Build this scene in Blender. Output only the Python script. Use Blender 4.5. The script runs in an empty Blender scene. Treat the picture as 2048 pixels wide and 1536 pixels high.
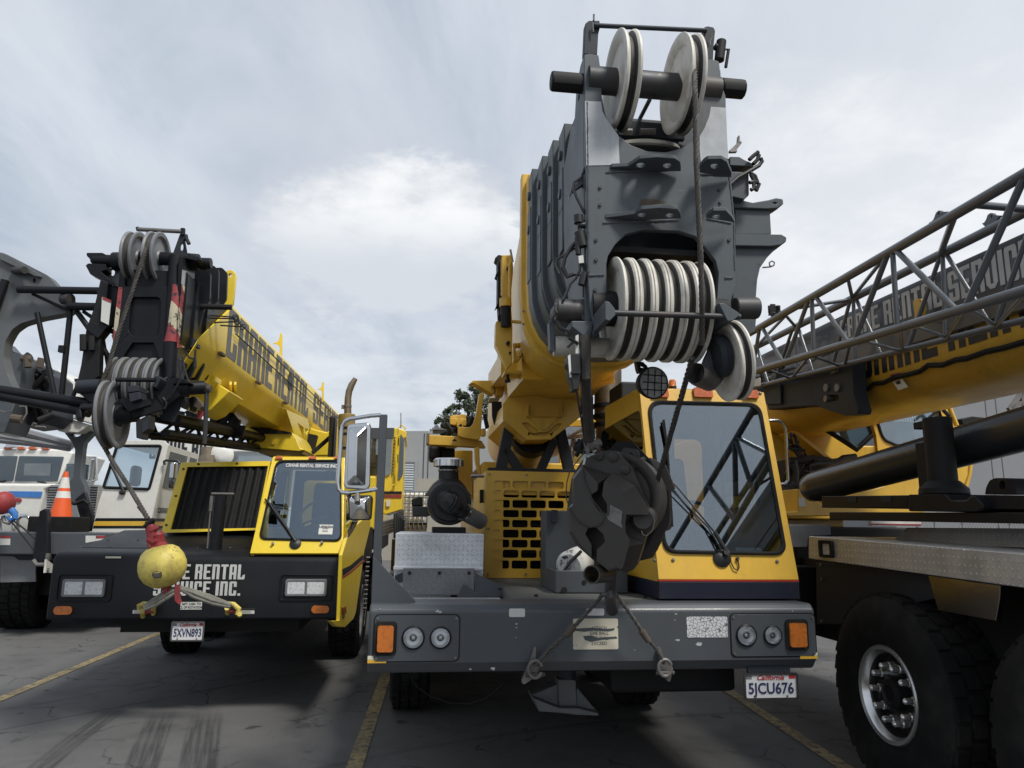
import bpy, bmesh, math, random
from mathutils import Vector, Matrix
from mathutils.geometry import delaunay_2d_cdt
random.seed(7)
S = bpy.context.scene
COL = S.collection
R = math.radians
# ------------------------------------------------------------------ camera model
FPX, CH = 1480.0, 1.6
PITCH, ROLL = R(10.8), R(0.7)
_F = Vector((0, math.cos(PITCH), math.sin(PITCH)))
_U0 = Vector((0, -math.sin(PITCH), math.cos(PITCH)))
_X0 = Vector((1, 0, 0))
_R = _X0 * math.cos(ROLL) + _U0 * math.sin(ROLL)
_U = _U0 * math.cos(ROLL) - _X0 * math.sin(ROLL)
EYE = Vector((0, 0, CH))
cam_d = bpy.data.cameras.new('camera')
cam_d.sensor_width = 36.0
cam_d.lens = 36.0 * FPX / 2048.0
cam_d.clip_end = 3000
cam = bpy.data.objects.new('camera', cam_d)
COL.objects.link(cam)
cam.matrix_world = Matrix(((_R.x, _U.x, -_F.x, EYE.x), (_R.y, _U.y, -_F.y, EYE.y), (_R.z, _U.z, -_F.z, EYE.z), (0, 0, 0, 1)))
S.camera = cam


def ray(x, y):
    return _F + _R * ((x - 1024) / FPX) + _U * ((768 - y) / FPX)


class Fr:
    """local frame of one machine: u to its right, v away from the viewer along its length, z up"""
    def __init__(s, px, py, Y, yaw=7.0):
        d = ray(px, py)
        p = EYE + d * (Y / d.y)
        s.o = Vector((p.x, p.y, 0)); s.a = R(yaw)
        s.U = Vector((math.cos(s.a), math.sin(s.a), 0)); s.V = Vector((-math.sin(s.a), math.cos(s.a), 0))

    def _x(s, x, y, n, c):
        d = ray(x, y)
        t = (c - (EYE - s.o).dot(n)) / d.dot(n)
        p = EYE + d * t - s.o
        return Vector((p.dot(s.U), p.dot(s.V), p.z))

    def p(s, x, y, v): return s._x(x, y, s.V, v)
    def pu(s, x, y, u): return s._x(x, y, s.U, u)
    def pz(s, x, y, z): return s._x(x, y, Vector((0, 0, 1)), z)
    def P(s, pts, v): return [s.p(x, y, v) for x, y in pts]
    def PU(s, pts, u): return [s.pu(x, y, u) for x, y in pts]
    def PZ(s, pts, z): return [s.pz(x, y, z) for x, y in pts]


def crop(ox, oy, sc):
    def f(*pts): return [(ox + x / sc, oy + y / sc) for x, y in pts]
    return f


cA = crop(1060, 0, 3.657); cB = crop(980, 400, 3.303); cC = crop(940, 700, 2.898); cD = crop(700, 1100, 2.048)
cE = crop(0, 420, 3.071); cG = crop(380, 580, 3.656); cH = crop(0, 840, 3.338); cI = crop(300, 840, 3.268)
cJ = crop(1440, 300, 3.072); cK = crop(1500, 720, 3.737); cL = crop(1560, 1000, 2.865); cN = crop(740, 740, 3.135)
cO = crop(370, 520, 5.12); cQ = crop(150, 440, 6.0235); cR = crop(150, 690, 6.0235); cT = crop(0, 490, 3.84)
cV = crop(1060, 220, 5.12); cW = crop(960, 480, 3.657); cX = crop(1120, 860, 4.15); cY = crop(1190, 740, 3.268)
cZ1 = crop(1490, 560, 5.121); cZ2 = crop(1760, 330, 3.573); cZ3 = crop(840, 740, 6.98); cZ4 = crop(660, 740, 4.8)

# ------------------------------------------------------------------ materials
MATS = {}


def _new(name):
    m = bpy.data.materials.new(name); m.use_nodes = True
    nt = m.node_tree; b = nt.nodes['Principled BSDF']
    return m, nt, b


class NT:
    def __init__(s, nt): s.nt = nt; s.n = nt.nodes; s.l = nt.links
    def node(s, t, **kw):
        n = s.n.new(t)
        for k, v in kw.items(): setattr(n, k, v)
        return n
    def link(s, a, b): s.l.new(a, b)
    def val(s, sock, v):
        if isinstance(v, bpy.types.NodeSocket): s.l.new(v, sock)
        else: sock.default_value = v
    def math(s, op, a, b=0.0, c=None, clamp=False):
        n = s.node('ShaderNodeMath', operation=op, use_clamp=clamp)
        s.val(n.inputs[0], a); s.val(n.inputs[1], b)
        if c is not None: s.val(n.inputs[2], c)
        return n.outputs[0]
    def mix(s, f, a, b, blend='MIX'):
        n = s.node('ShaderNodeMix', data_type='RGBA', blend_type=blend)
        s.val(n.inputs[0], f); s.val(n.inputs[6], a); s.val(n.inputs[7], b)
        return n.outputs[2]
    def noise(s, vec, scale, detail=6, rough=.6, dist=0.0):
        n = s.node('ShaderNodeTexNoise'); s.link(vec, n.inputs['Vector'])
        n.inputs['Scale'].default_value = scale; n.inputs['Detail'].default_value = detail
        n.inputs['Roughness'].default_value = rough; n.inputs['Distortion'].default_value = dist
        return n.outputs[0]
    def ramp(s, f, lo, hi, smooth=True):
        n = s.node('ShaderNodeMapRange'); n.interpolation_type = 'SMOOTHSTEP' if smooth else 'LINEAR'
        s.val(n.inputs[0], f); n.inputs[1].default_value = lo; n.inputs[2].default_value = hi
        n.inputs[3].default_value = 0; n.inputs[4].default_value = 1
        return n.outputs[0]
    def mapping(s, vec, scale=(1, 1, 1), loc=(0, 0, 0), rot=(0, 0, 0)):
        n = s.node('ShaderNodeMapping'); s.link(vec, n.inputs[0])
        n.inputs['Scale'].default_value = scale; n.inputs['Location'].default_value = loc; n.inputs['Rotation'].default_value = rot
        return n.outputs[0]
    def obj(s): return s.node('ShaderNodeTexCoord').outputs['Object']
    def bump(s, h, strength=.3, dist=.01, normal=None):
        n = s.node('ShaderNodeBump'); s.link(h, n.inputs['Height'])
        n.inputs['Strength'].default_value = strength; n.inputs['Distance'].default_value = dist
        if normal is not None: s.link(normal, n.inputs['Normal'])
        return n.outputs[0]


def rgb(c): return (c[0], c[1], c[2], 1)


def paint(name, col, rough=.42, dirt=(.05, .045, .038), da=.35, sc=2.5, streak=.3, metal=0.0, chips=0.0, chipcol=(.06, .035, .02),
          bump=.08, coat=0.0, var=.18, spec=.5):
    m, nt, b = _new(name); t = NT(nt); o = t.obj()
    n1 = t.noise(o, sc, 8, .65); n2 = t.noise(o, sc * 9, 6, .7)
    big = t.noise(o, .7, 3, .5)
    k = t.math('MULTIPLY', t.ramp(n1, .42, .74), da)
    n3 = t.noise(o, sc * 3.3, 7, .7, .8)
    base = t.mix(t.math('MULTIPLY', t.ramp(big, .3, .75), var), rgb(col), rgb([c * .62 for c in col]))
    base = t.mix(t.math('MULTIPLY', t.ramp(n3, .34, .66), var * 1.1), base, rgb([x * .72 for x in col]))
    c = t.mix(k, base, rgb(dirt))
    scr = t.noise(t.mapping(o, (3, 3, 60), (0, 0, 0), (.5, .9, .3)), 2.2, 3, .5)
    c = t.mix(t.math('MULTIPLY', t.math('MULTIPLY', t.ramp(scr, .70, .74), t.ramp(n3, .5, .6)), min(.5, da * 1.2)), c, rgb([min(.6, x * 1.6 + .04) for x in col]))
    st = t.noise(t.mapping(o, (16, 16, .9)), 1.6, 5, .6)
    ks = t.math('MULTIPLY', t.math('MULTIPLY', t.ramp(st, .52, .8), t.ramp(n1, .3, .7)), streak)
    c = t.mix(ks, c, rgb(dirt))
    c = t.mix(t.math('MULTIPLY', t.ramp(n2, .62, .75), da * .6), c, rgb([min(1, d * .7) for d in dirt]))
    if chips:
        ch = t.math('MULTIPLY', t.ramp(t.noise(o, 26, 8, .75), .70 - chips * .14, .715 - chips * .14), t.ramp(t.noise(o, 2.2, 4), .45, .62))
        c = t.mix(ch, c, rgb(chipcol))
    t.link(c, b.inputs['Base Color'])
    r = t.math('ADD', rough - .1, t.math('MULTIPLY', n1, .28))
    t.link(r, b.inputs['Roughness'])
    b.inputs['Metallic'].default_value = metal; b.inputs['Specular IOR Level'].default_value = spec
    if coat:
        b.inputs['Coat Weight'].default_value = coat; b.inputs['Coat Roughness'].default_value = .12
    if bump: t.link(t.bump(n2, bump, .004), b.inputs['Normal'])
    MATS[name] = m
    return m


def glass(name, tint=(.62, .68, .7), refl=.16, rcol=(.9, .93, .95), rough=.01, haze=.0):
    m, nt, b = _new(name); t = NT(nt)
    nt.nodes.remove(b)
    out = nt.nodes['Material Output']
    tr = t.node('ShaderNodeBsdfTransparent'); tr.inputs[0].default_value = rgb(tint)
    gl = t.node('ShaderNodeBsdfGlossy'); gl.inputs['Color'].default_value = rgb(rcol); gl.inputs['Roughness'].default_value = rough
    fr = t.node('ShaderNodeFresnel'); fr.inputs[0].default_value = 1.5
    f = t.math('ADD', t.math('MULTIPLY', fr.outputs[0], 1.3), refl, clamp=True)
    mx = t.node('ShaderNodeMixShader'); t.link(f, mx.inputs[0]); t.link(tr.outputs[0], mx.inputs[1]); t.link(gl.outputs[0], mx.inputs[2])
    res = mx.outputs[0]
    if haze:
        df = t.node('ShaderNodeBsdfDiffuse'); df.inputs[0].default_value = (.5, .48, .42, 1)
        h = t.math('MULTIPLY', t.ramp(t.noise(t.obj(), 3, 6), .35, .8), haze)
        m2 = t.node('ShaderNodeMixShader'); t.link(h, m2.inputs[0]); t.link(res, m2.inputs[1]); t.link(df.outputs[0], m2.inputs[2]); res = m2.outputs[0]
    t.link(res, out.inputs[0])
    MATS[name] = m
    return m


def lens(name, col, rough=.15, tr=.3):
    m, nt, b = _new(name); t = NT(nt); o = t.obj()
    b.inputs['Base Color'].default_value = rgb(col); b.inputs['Roughness'].default_value = rough
    b.inputs['Coat Weight'].default_value = .6
    sx = t.node('ShaderNodeSeparateXYZ'); t.link(o, sx.inputs[0])
    w = t.math('SINE', t.math('MULTIPLY', t.math('ADD', sx.outputs[0], sx.outputs[2]), 700))
    w2 = t.math('SINE', t.math('MULTIPLY', t.math('SUBTRACT', sx.outputs[0], sx.outputs[2]), 700))
    t.link(t.bump(t.math('MULTIPLY', w, w2), .5, .002), b.inputs['Normal'])
    t.link(t.mix(t.ramp(t.noise(o, 40, 4), .4, .8), rgb(col), rgb([c * .6 for c in col])), b.inputs['Base Color'])
    MATS[name] = m
    return m


def plain(name, col, rough=.5, metal=0.0):
    m, nt, b = _new(name); t = NT(nt); o = t.obj()
    n = t.noise(o, 12, 6, .65)
    t.link(t.mix(t.math('MULTIPLY', n, .5), rgb(col), rgb([c * .6 for c in col])), b.inputs['Base Color'])
    t.link(t.math('ADD', rough - .08, t.math('MULTIPLY', n, .18)), b.inputs['Roughness'])
    b.inputs['Metallic'].default_value = metal
    MATS[name] = m
    return m


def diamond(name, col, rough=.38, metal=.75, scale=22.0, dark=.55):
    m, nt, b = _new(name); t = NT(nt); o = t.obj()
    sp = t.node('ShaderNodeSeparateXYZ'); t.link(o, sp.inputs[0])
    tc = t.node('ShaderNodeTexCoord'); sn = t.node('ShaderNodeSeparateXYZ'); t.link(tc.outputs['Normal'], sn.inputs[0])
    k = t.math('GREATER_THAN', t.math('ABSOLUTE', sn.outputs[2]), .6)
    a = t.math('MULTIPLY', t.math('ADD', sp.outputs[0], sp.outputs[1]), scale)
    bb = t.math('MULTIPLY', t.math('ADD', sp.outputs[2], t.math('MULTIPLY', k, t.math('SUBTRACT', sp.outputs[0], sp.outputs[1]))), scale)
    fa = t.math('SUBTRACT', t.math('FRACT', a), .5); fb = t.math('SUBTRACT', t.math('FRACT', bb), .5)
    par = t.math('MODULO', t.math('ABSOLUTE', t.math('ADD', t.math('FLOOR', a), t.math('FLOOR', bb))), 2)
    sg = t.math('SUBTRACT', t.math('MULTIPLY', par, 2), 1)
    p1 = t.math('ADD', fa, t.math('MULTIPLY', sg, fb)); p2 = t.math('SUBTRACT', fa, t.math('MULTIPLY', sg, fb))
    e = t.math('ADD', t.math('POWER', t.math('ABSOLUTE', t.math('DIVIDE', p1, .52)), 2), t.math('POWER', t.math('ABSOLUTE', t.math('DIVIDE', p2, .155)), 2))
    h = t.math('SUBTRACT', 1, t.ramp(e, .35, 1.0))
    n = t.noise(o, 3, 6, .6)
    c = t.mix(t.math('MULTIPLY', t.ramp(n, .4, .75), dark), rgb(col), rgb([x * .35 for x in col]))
    c = t.mix(t.math('MULTIPLY', h, .6), c, rgb([min(1, x * 1.9) for x in col]))  # raised dashes coloured brighter to imitate their highlights
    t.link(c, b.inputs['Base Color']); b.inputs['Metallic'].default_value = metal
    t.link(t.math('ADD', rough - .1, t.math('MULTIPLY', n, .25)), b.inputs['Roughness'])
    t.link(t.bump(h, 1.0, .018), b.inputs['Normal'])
    MATS[name] = m
    return m


def sticker(name, col, under, wear=.5, crack=False, scale=9):
    m, nt, b = _new(name); t = NT(nt); o = t.obj()
    n = t.noise(o, scale, 8, .7)
    k = t.ramp(n, .62 - wear * .22, .64 - wear * .22)
    c = t.mix(t.math('MULTIPLY', t.ramp(t.noise(o, 5, 4), .3, .8), .35), rgb(col), rgb([x * .6 for x in col]))
    c = t.mix(k, rgb(under), c) if wear < 0 else t.mix(t.math('SUBTRACT', 1, t.ramp(n, .30 + wear * .1, .32 + wear * .1)), c, rgb(under))
    if crack:
        v = t.node('ShaderNodeTexVoronoi', feature='DISTANCE_TO_EDGE'); t.link(o, v.inputs['Vector']); v.inputs['Scale'].default_value = 55
        c = t.mix(t.math('SUBTRACT', 1, t.ramp(v.outputs['Distance'], .03, .07)), c, rgb([x * .9 for x in under]))
    t.link(c, b.inputs['Base Color']); b.inputs['Roughness'].default_value = .6
    MATS[name] = m
    return m


def stripes(name, c1, c2, period, ang, under=(.02, .022, .028), chips=.5, plane='yz'):
    m, nt, b = _new(name); t = NT(nt); o = t.obj()
    sp = t.node('ShaderNodeSeparateXYZ'); t.link(o, sp.inputs[0])
    h = t.math('ADD', sp.outputs[0], sp.outputs[1])
    w = t.math('ADD', t.math('MULTIPLY', h, math.cos(ang)), t.math('MULTIPLY', sp.outputs[2], math.sin(ang)))
    f = t.math('GREATER_THAN', t.math('FRACT', t.math('DIVIDE', w, period)), .5)
    c = t.mix(f, rgb(c1), rgb(c2))
    c = t.mix(t.ramp(t.noise(o, 14, 8, .75), .68 - chips * .16, .72 - chips * .16), c, rgb(under))
    c = t.mix(t.math('MULTIPLY', t.ramp(t.noise(o, 4, 6), .4, .8), .4), c, rgb((.1, .09, .07)))
    t.link(c, b.inputs['Base Color']); b.inputs['Roughness'].default_value = .55
    MATS[name] = m
    return m


GREYP = (.066, .076, .087)
paint('yellow', (.72, .43, .040), .38, da=.22, streak=.3, coat=.25, chips=.12, dirt=(.16, .10, .03))
paint('yellow_boom', (.68, .41, .045), .42, da=.22, streak=.3, coat=.2, chips=.08, dirt=(.17, .10, .03))
paint('lemon', (.82, .60, .035), .35, da=.12, streak=.18, coat=.3, chips=.06, dirt=(.3, .2, .04))
paint('grey', GREYP, .42, da=.3, streak=.3, chips=.16, chipcol=(.28, .29, .3), coat=.12)
paint('grey_head', (.090, .105, .117), .45, da=.5, streak=.7, chips=.4, chipcol=(.04, .03, .024), dirt=(.045, .042, .038), var=.3, spec=.35)
paint('grey_dark', (.030, .036, .046), .52, spec=.22, da=.35, chips=.12, chipcol=(.16, .16, .16))
paint('grey_right', (.055, .062, .072), .34, da=.2, coat=.35)
paint('deck', (.105, .108, .105), .6, da=.6, dirt=(.05, .045, .035), streak=0, chips=.3, chipcol=(.25, .24, .22))
paint('black', (.0085, .0095, .0125), .40, da=.3, dirt=(.024, .024, .024), spec=.25, chips=.08, chipcol=(.12, .12, .12), streak=.2)
paint('black_flat', (.0095, .0095, .0105), .6, spec=.3, da=.4, dirt=(.032, .030, .028), chips=.2, chipcol=(.12, .11, .1))
paint('black_shiny', (.030, .034, .038), .27, da=.2, dirt=(.05, .05, .05), coat=.25, bump=.0)
paint('pale_patch', (.47, .49, .51), .55, da=.4, dirt=(.1, .1, .1), chips=.5, chipcol=(.035, .035, .04))
paint('white_paint', (.72, .71, .66), .35, da=.15, dirt=(.3, .28, .24), coat=.3)
paint('sheave', (.68, .65, .58), .5, da=.55, sc=5, dirt=(.20, .17, .13), streak=.55, chips=.3, chipcol=(.03, .03, .03))
paint('sheave_groove', (.060, .055, .048), .6, da=.8, sc=6, dirt=(.02, .02, .02))
paint('sheave_grey', (.19, .197, .205), .42, da=.5, dirt=(.05, .05, .055), chips=.1)
paint('steel', (.22, .21, .2), .45, metal=.6, da=.6, sc=6, dirt=(.06, .045, .035), chips=.3)
paint('worn_pin', (.05, .053, .058), .5, metal=.3, da=.6, sc=7, dirt=(.10, .07, .05), chips=.5, chipcol=(.22, .2, .19))
paint('block', (.040, .0355, .031), .44, da=.5, sc=5, dirt=(.045, .036, .027), streak=.4, chips=.22, chipcol=(.10, .085, .07), bump=.3)
paint('rope', (.045, .04, .036), .6, da=.5, sc=20, dirt=(.10, .085, .065), bump=.6)
paint('sling', (.11, .105, .098), .55, metal=.4, da=.5, sc=20, dirt=(.05, .045, .04), bump=.8)
paint('web_sling', (.20, .195, .165), .8, da=.6, sc=14, dirt=(.07, .07, .06), bump=.6)
paint('ball', (.70, .58, .13), .5, da=.75, sc=7, dirt=(.26, .19, .07), chips=1.05, chipcol=(.06, .03, .02))
paint('red_paint', (.33, .035, .04), .5, da=.8, sc=8, dirt=(.1, .03, .03), chips=.5)
paint('blue_paint', (.05, .2, .55), .4, da=.3)
paint('navy', (.012, .0145, .03), .42, da=.3, dirt=(.035, .035, .04), spec=.3)
paint('gold', (.36, .26, .09), .5, metal=.3, da=.5, chips=.4)
paint('exhaust', (.30, .25, .18), .38, metal=.8, da=.6, sc=4, dirt=(.12, .08, .05), streak=.5)
paint('chrome', (.68, .68, .68), .14, metal=1.0, da=.15, dirt=(.25, .25, .24), streak=.1, bump=0)
paint('mirror_back', (.62, .63, .64), .16, metal=1.0, da=.25, dirt=(.3, .3, .29), streak=.2, bump=.03)
paint('chrome_dark', (.30, .29, .27), .22, metal=1.0, da=.3, dirt=(.1, .09, .08))
paint('lattice', (.105, .116, .13), .33, da=.2, coat=.25, dirt=(.05, .05, .055))
paint('reflector', (.85, .85, .86), .25, metal=.55, da=.1, dirt=(.5, .5, .5), bump=0)
paint('rim_chrome', (.78, .77, .75), .20, metal=.8, da=.2, dirt=(.3, .28, .25), bump=0)
paint('rubber', (.0085, .0085, .0088), .8, spec=.25, da=.8, sc=3, dirt=(.034, .032, .029), streak=0)
paint('plastic', (.010, .0105, .012), .45, da=.3, dirt=(.03, .03, .03))
paint('letter_dark', (.105, .105, .10), .45, da=.2, streak=.1)
paint('letter_black', (.014, .016, .022), .4, da=.15)
paint('letter_white', (.62, .63, .62), .5, da=.35, dirt=(.25, .25, .25), chips=.35, chipcol=(.02, .02, .025))
paint('letter_silver', (.60, .60, .59), .45, da=.25)
paint('tag', (.66, .66, .62), .5, da=.2, dirt=(.4, .4, .36))
paint('plate_white', (.70, .70, .71), .4, da=.35, dirt=(.35, .35, .36))
plain('ink', (.012, .012, .016), .5)
plain('ink_red', (.45, .03, .03), .5)
plain('ink_navy', (.02, .03, .10), .5)
paint('seat', (.035, .04, .048), .8, da=.2)
paint('cab_inside', (.075, .08, .085), .7, da=.2)
paint('concrete', (.34, .345, .34), .85, da=.25, dirt=(.22, .22, .21), sc=.25, streak=.2, bump=.2)
paint('concrete_right', (.25, .255, .265), .85, da=.25, dirt=(.16, .165, .17), sc=.25, streak=.2, bump=.2)
paint('concrete_tan', (.38, .35, .29), .85, da=.25, dirt=(.24, .22, .19), sc=.3, bump=.2)
paint('shutter', (.42, .45, .47), .5, da=.2)
paint('bark', (.10, .08, .06), .9, da=.5, sc=6)
paint('worn_white', (.62, .62, .6), .5, da=.3, sc=5, chips=1.1, chipcol=(.02, .02, .02))
paint('core', (.006, .006, .0065), .6, da=.5, sc=16, spec=.25, dirt=(.022, .020, .017), bump=.4)
paint('cone_orange', (.80, .11, .02), .5, da=.2, dirt=(.3, .06, .02))
paint('cone_white', (.75, .73, .70), .45, da=.25)
lens('amber', (.62, .17, .015)); lens('amber_red', (.55, .12, .03)); lens('red_lens', (.5, .03, .02)); lens('lamp_lens', (.55, .57, .58), .06); lens('head_lens', (.70, .72, .74), .08)
paint('jib_grey', (.125, .135, .14), .5, da=.5, streak=.5, dirt=(.06, .06, .06), chips=.2)
paint('label_steel', (.22, .215, .20), .5, metal=.4, da=.6, sc=9, dirt=(.04, .035, .03))
paint('dish', (.11, .11, .11), .22, metal=.9, da=.3, bump=0)  # chrome wheel centre; the dark reflection is painted into its colour
glass('glass', (.74, .80, .82), .10, (.84, .92, 1.0)); glass('glass_dark', (.30, .36, .38), .10, (.82, .90, .96)); glass('glass_hazy', (.5, .55, .56), .16, haze=.18)
glass('lamp_glass', (.92, .94, .95), .05)
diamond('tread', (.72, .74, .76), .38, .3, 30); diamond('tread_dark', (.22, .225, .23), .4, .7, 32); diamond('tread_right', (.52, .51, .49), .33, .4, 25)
sticker('sticker_cream', (.60, .56, .44), GREYP, .55); sticker('sticker_white', (.62, .63, .64), GREYP, .6, True, 7); sticker('sticker_small', (.62, .62, .6), GREYP, .5)
sticker('tape_white', (.68, .64, .5), GREYP, .35); sticker('tape_yellow', (.7, .40, .04), GREYP, .3)
sticker('sticker_clean', (.70, .70, .68), (.5, .5, .5), .0)
stripes('hazard', (.52, .47, .33), (.30, .045, .05), .27, R(52), chips=.9)
M_ = MATS

# ------------------------------------------------------------------ mesh builder


class MB:
    def __init__(s): s.bm = bmesh.new(); s.mi = 0
    def _f(s, vs):
        try:
            f = s.bm.faces.new(vs); f.material_index = s.mi
            return f
        except ValueError:
            return None
    def box(s, a, b):
        x0, x1 = sorted((a[0], b[0])); y0, y1 = sorted((a[1], b[1])); z0, z1 = sorted((a[2], b[2]))
        s.prism([Vector((x0, y0, z0)), Vector((x1, y0, z0)), Vector((x1, y0, z1)), Vector((x0, y0, z1))], Vector((0, y1 - y0, 0)))
        return s
    def prism(s, pts, vec):
        vec = Vector(vec)
        A = [s.bm.verts.new(Vector(p)) for p in pts]; B = [s.bm.verts.new(Vector(p) + vec) for p in pts]
        s._f(A); s._f(B[::-1])
        n = len(A)
        for i in range(n): s._f((A[i], B[i], B[(i + 1) % n], A[(i + 1) % n]))
        return s
    def loft(s, rings, cap=True, closed=True):
        Vs = [[s.bm.verts.new(Vector(p)) for p in r] for r in rings]
        for a, b in zip(Vs, Vs[1:]):
            n = len(a)
            for i in range(n if closed else n - 1): s._f((a[i], a[(i + 1) % n], b[(i + 1) % n], b[i]))
        if cap: s._f(Vs[0][::-1]); s._f(Vs[-1])
        return s
    def tube(s, pts, r, n=10, cap=True, rad=None):
        pts = [Vector(p) for p in pts]; rings = []
        up = None
        for i, p in enumerate(pts):
            d = (pts[min(i + 1, len(pts) - 1)] - pts[max(i - 1, 0)])
            if d.length < 1e-9: d = Vector((0, 0, 1))
            d.normalize()
            if up is None:
                up = d.orthogonal().normalized()
            else:
                up = (up - d * up.dot(d))
                if up.length < 1e-6: up = d.orthogonal()
                up.normalize()
            w = d.cross(up); rr = rad[i] if rad else r
            rings.append([p + (up * math.cos(2 * math.pi * k / n) + w * math.sin(2 * math.pi * k / n)) * rr for k in range(n)])
        return s.loft(rings, cap)
    def cyl(s, a, b, r, n=20, r2=None): return s.tube([a, b], r, n, True, [r, r if r2 is None else r2])
    def beam(s, a, b, w, h, up=(0, 0, 1)):
        a, b = Vector(a), Vector(b); d = (b - a).normalized(); up = Vector(up)
        x = d.cross(up)
        if x.length < 1e-4: x = d.cross(Vector((1, 0, 0)))
        x.normalize(); y = x.cross(d)
        q = lambda c: [c - x * w / 2 - y * h / 2, c + x * w / 2 - y * h / 2, c + x * w / 2 + y * h / 2, c - x * w / 2 + y * h / 2]
        return s.loft([q(a), q(b)])
    def lathe(s, prof, o, axis, n=40, mats=None, closed=False):
        o = Vector(o); ax = Vector(axis).normalized(); e = ax.orthogonal().normalized(); g = ax.cross(e)
        rings = []
        for r, h in prof:
            if r < 1e-6: rings.append([s.bm.verts.new(o + ax * h)])
            else: rings.append([s.bm.verts.new(o + ax * h + (e * math.cos(2 * math.pi * k / n) + g * math.sin(2 * math.pi * k / n)) * r) for k in range(n)])
        m0 = s.mi
        prs = list(zip(rings, rings[1:]))
        if closed: prs.append((rings[-1], rings[0]))
        for j, (a, b) in enumerate(prs):
            if mats: s.mi = mats[j]
            for k in range(n):
                k2 = (k + 1) % n
                if len(a) == 1 and len(b) == 1: continue
                if len(a) == 1: s._f((a[0], b[k], b[k2]))
                elif len(b) == 1: s._f((a[k], b[0], a[k2]))
                else: s._f((a[k], b[k], b[k2], a[k2]))
        s.mi = m0
        return s
    def sphere(s, c, r, n=20, sc=(1, 1, 1)):
        c = Vector(c)
        M = Matrix.Translation(c) @ Matrix.Diagonal((r * sc[0], r * sc[1], r * sc[2], 1))
        res = bmesh.ops.create_uvsphere(s.bm, u_segments=n, v_segments=n // 2 + 2, radius=1, matrix=M)
        for v in res['verts']:
            for f in v.link_faces: f.material_index = s.mi
        return s
    def plate(s, outer, holes, fn, vec):
        """2D outline with holes, mapped to 3D by fn(x, y), extruded by vec"""
        pts = []; loops = []
        for L in [outer] + list(holes):
            loops.append((len(pts), len(L))); pts += [Vector((p[0], p[1])) for p in L]
        edges = []
        for st, n in loops: edges += [(st + i, st + (i + 1) % n) for i in range(n)]
        vs, es, fs, ov, oe, of = delaunay_2d_cdt(pts, edges, [], 1, 1e-6)
        def inside(p, L):
            c = False; n = len(L); j = n - 1
            for i in range(n):
                if (L[i][1] > p[1]) != (L[j][1] > p[1]) and p[0] < (L[j][0] - L[i][0]) * (p[1] - L[i][1]) / (L[j][1] - L[i][1]) + L[i][0]: c = not c
                j = i
            return c
        vec = Vector(vec)
        A = [s.bm.verts.new(fn(v.x, v.y)) for v in vs]; B = [s.bm.verts.new(a.co + vec) for a in A]
        cnt = {}
        for f in fs:
            c = (sum(vs[i].x for i in f) / len(f), sum(vs[i].y for i in f) / len(f))
            if not inside(c, outer) or any(inside(c, h) for h in holes): continue
            s._f([A[i] for i in f]); s._f([B[i] for i in reversed(f)])
            for i in range(len(f)):
                e = (f[i], f[(i + 1) % len(f)])
                k = (min(e), max(e)); cnt.setdefault(k, []).append(e)
        for k, l in cnt.items():
            if len(l) == 1:
                i, j = l[0]; s._f((A[j], A[i], B[i], B[j]))
        return s
    def build(s, name, mat, parent=None, label=None, bevel=0.0, sharp=35, seg=2):
        bm = s.bm
        bmesh.ops.remove_doubles(bm, verts=bm.verts, dist=1e-6)
        loose = [v for v in bm.verts if not v.link_faces]
        if loose: bmesh.ops.delete(bm, geom=loose, context='VERTS')
        bmesh.ops.recalc_face_normals(bm, faces=bm.faces)
        me = bpy.data.meshes.new(name); bm.to_mesh(me); bm.free()
        for p in me.polygons: p.use_smooth = True
        me.set_sharp_from_angle(angle=R(sharp))
        for m in (mat if isinstance(mat, (list, tuple)) else [mat]): me.materials.append(M_[m] if isinstance(m, str) else m)
        o = bpy.data.objects.new(name, me); COL.objects.link(o)
        if parent is not None: o.parent = parent
        if label: o['label'] = label
        if bevel:
            md = o.modifiers.new('bevel', 'BEVEL'); md.width = bevel; md.segments = seg; md.limit_method = 'ANGLE'; md.angle_limit = R(40)
            md.harden_normals = True; md.use_clamp_overlap = True
        return o


def rrect(x0, y0, x1, y1, r, n=5):
    pts = []
    for cx, cy, a0 in ((x1 - r, y0 + r, -90), (x1 - r, y1 - r, 0), (x0 + r, y1 - r, 90), (x0 + r, y0 + r, 180)):
        for k in range(n + 1):
            a = R(a0 + 90 * k / n); pts.append((cx + r * math.cos(a), cy + r * math.sin(a)))
    return pts


def rpoly(pts, r, n=5):
    """round the corners of a 2D polygon"""
    out = []; N = len(pts)
    for i in range(N):
        p = Vector(pts[i]); a = Vector(pts[i - 1]) - p; b = Vector(pts[(i + 1) % N]) - p
        d = min(r, a.length * .45, b.length * .45)
        A = p + a.normalized() * d; B = p + b.normalized() * d
        for k in range(n + 1):
            t = k / n
            q = A * (1 - t) ** 2 + p * 2 * t * (1 - t) + B * t * t
            out.append((q.x, q.y))
    return out


def circ(cx, cy, r, n=20, ry=None): return [(cx + r * math.cos(2 * math.pi * k / n), cy + (ry or r) * math.sin(2 * math.pi * k / n)) for k in range(n)]


def tag(o, label, cat, group=None, kind=None):
    o['label'] = label; o['category'] = cat
    if group: o['group'] = group
    if kind: o['kind'] = kind
    return o


def structure(o):
    o['kind'] = 'structure'
    return o


def empty(name, F=None, loc=None):
    o = bpy.data.objects.new(name, None); COL.objects.link(o); o.empty_display_size = .2
    if F is not None:
        o.location = F.o; o.rotation_euler = (0, 0, F.a)
    if loc is not None: o.location = loc
    return o


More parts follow.
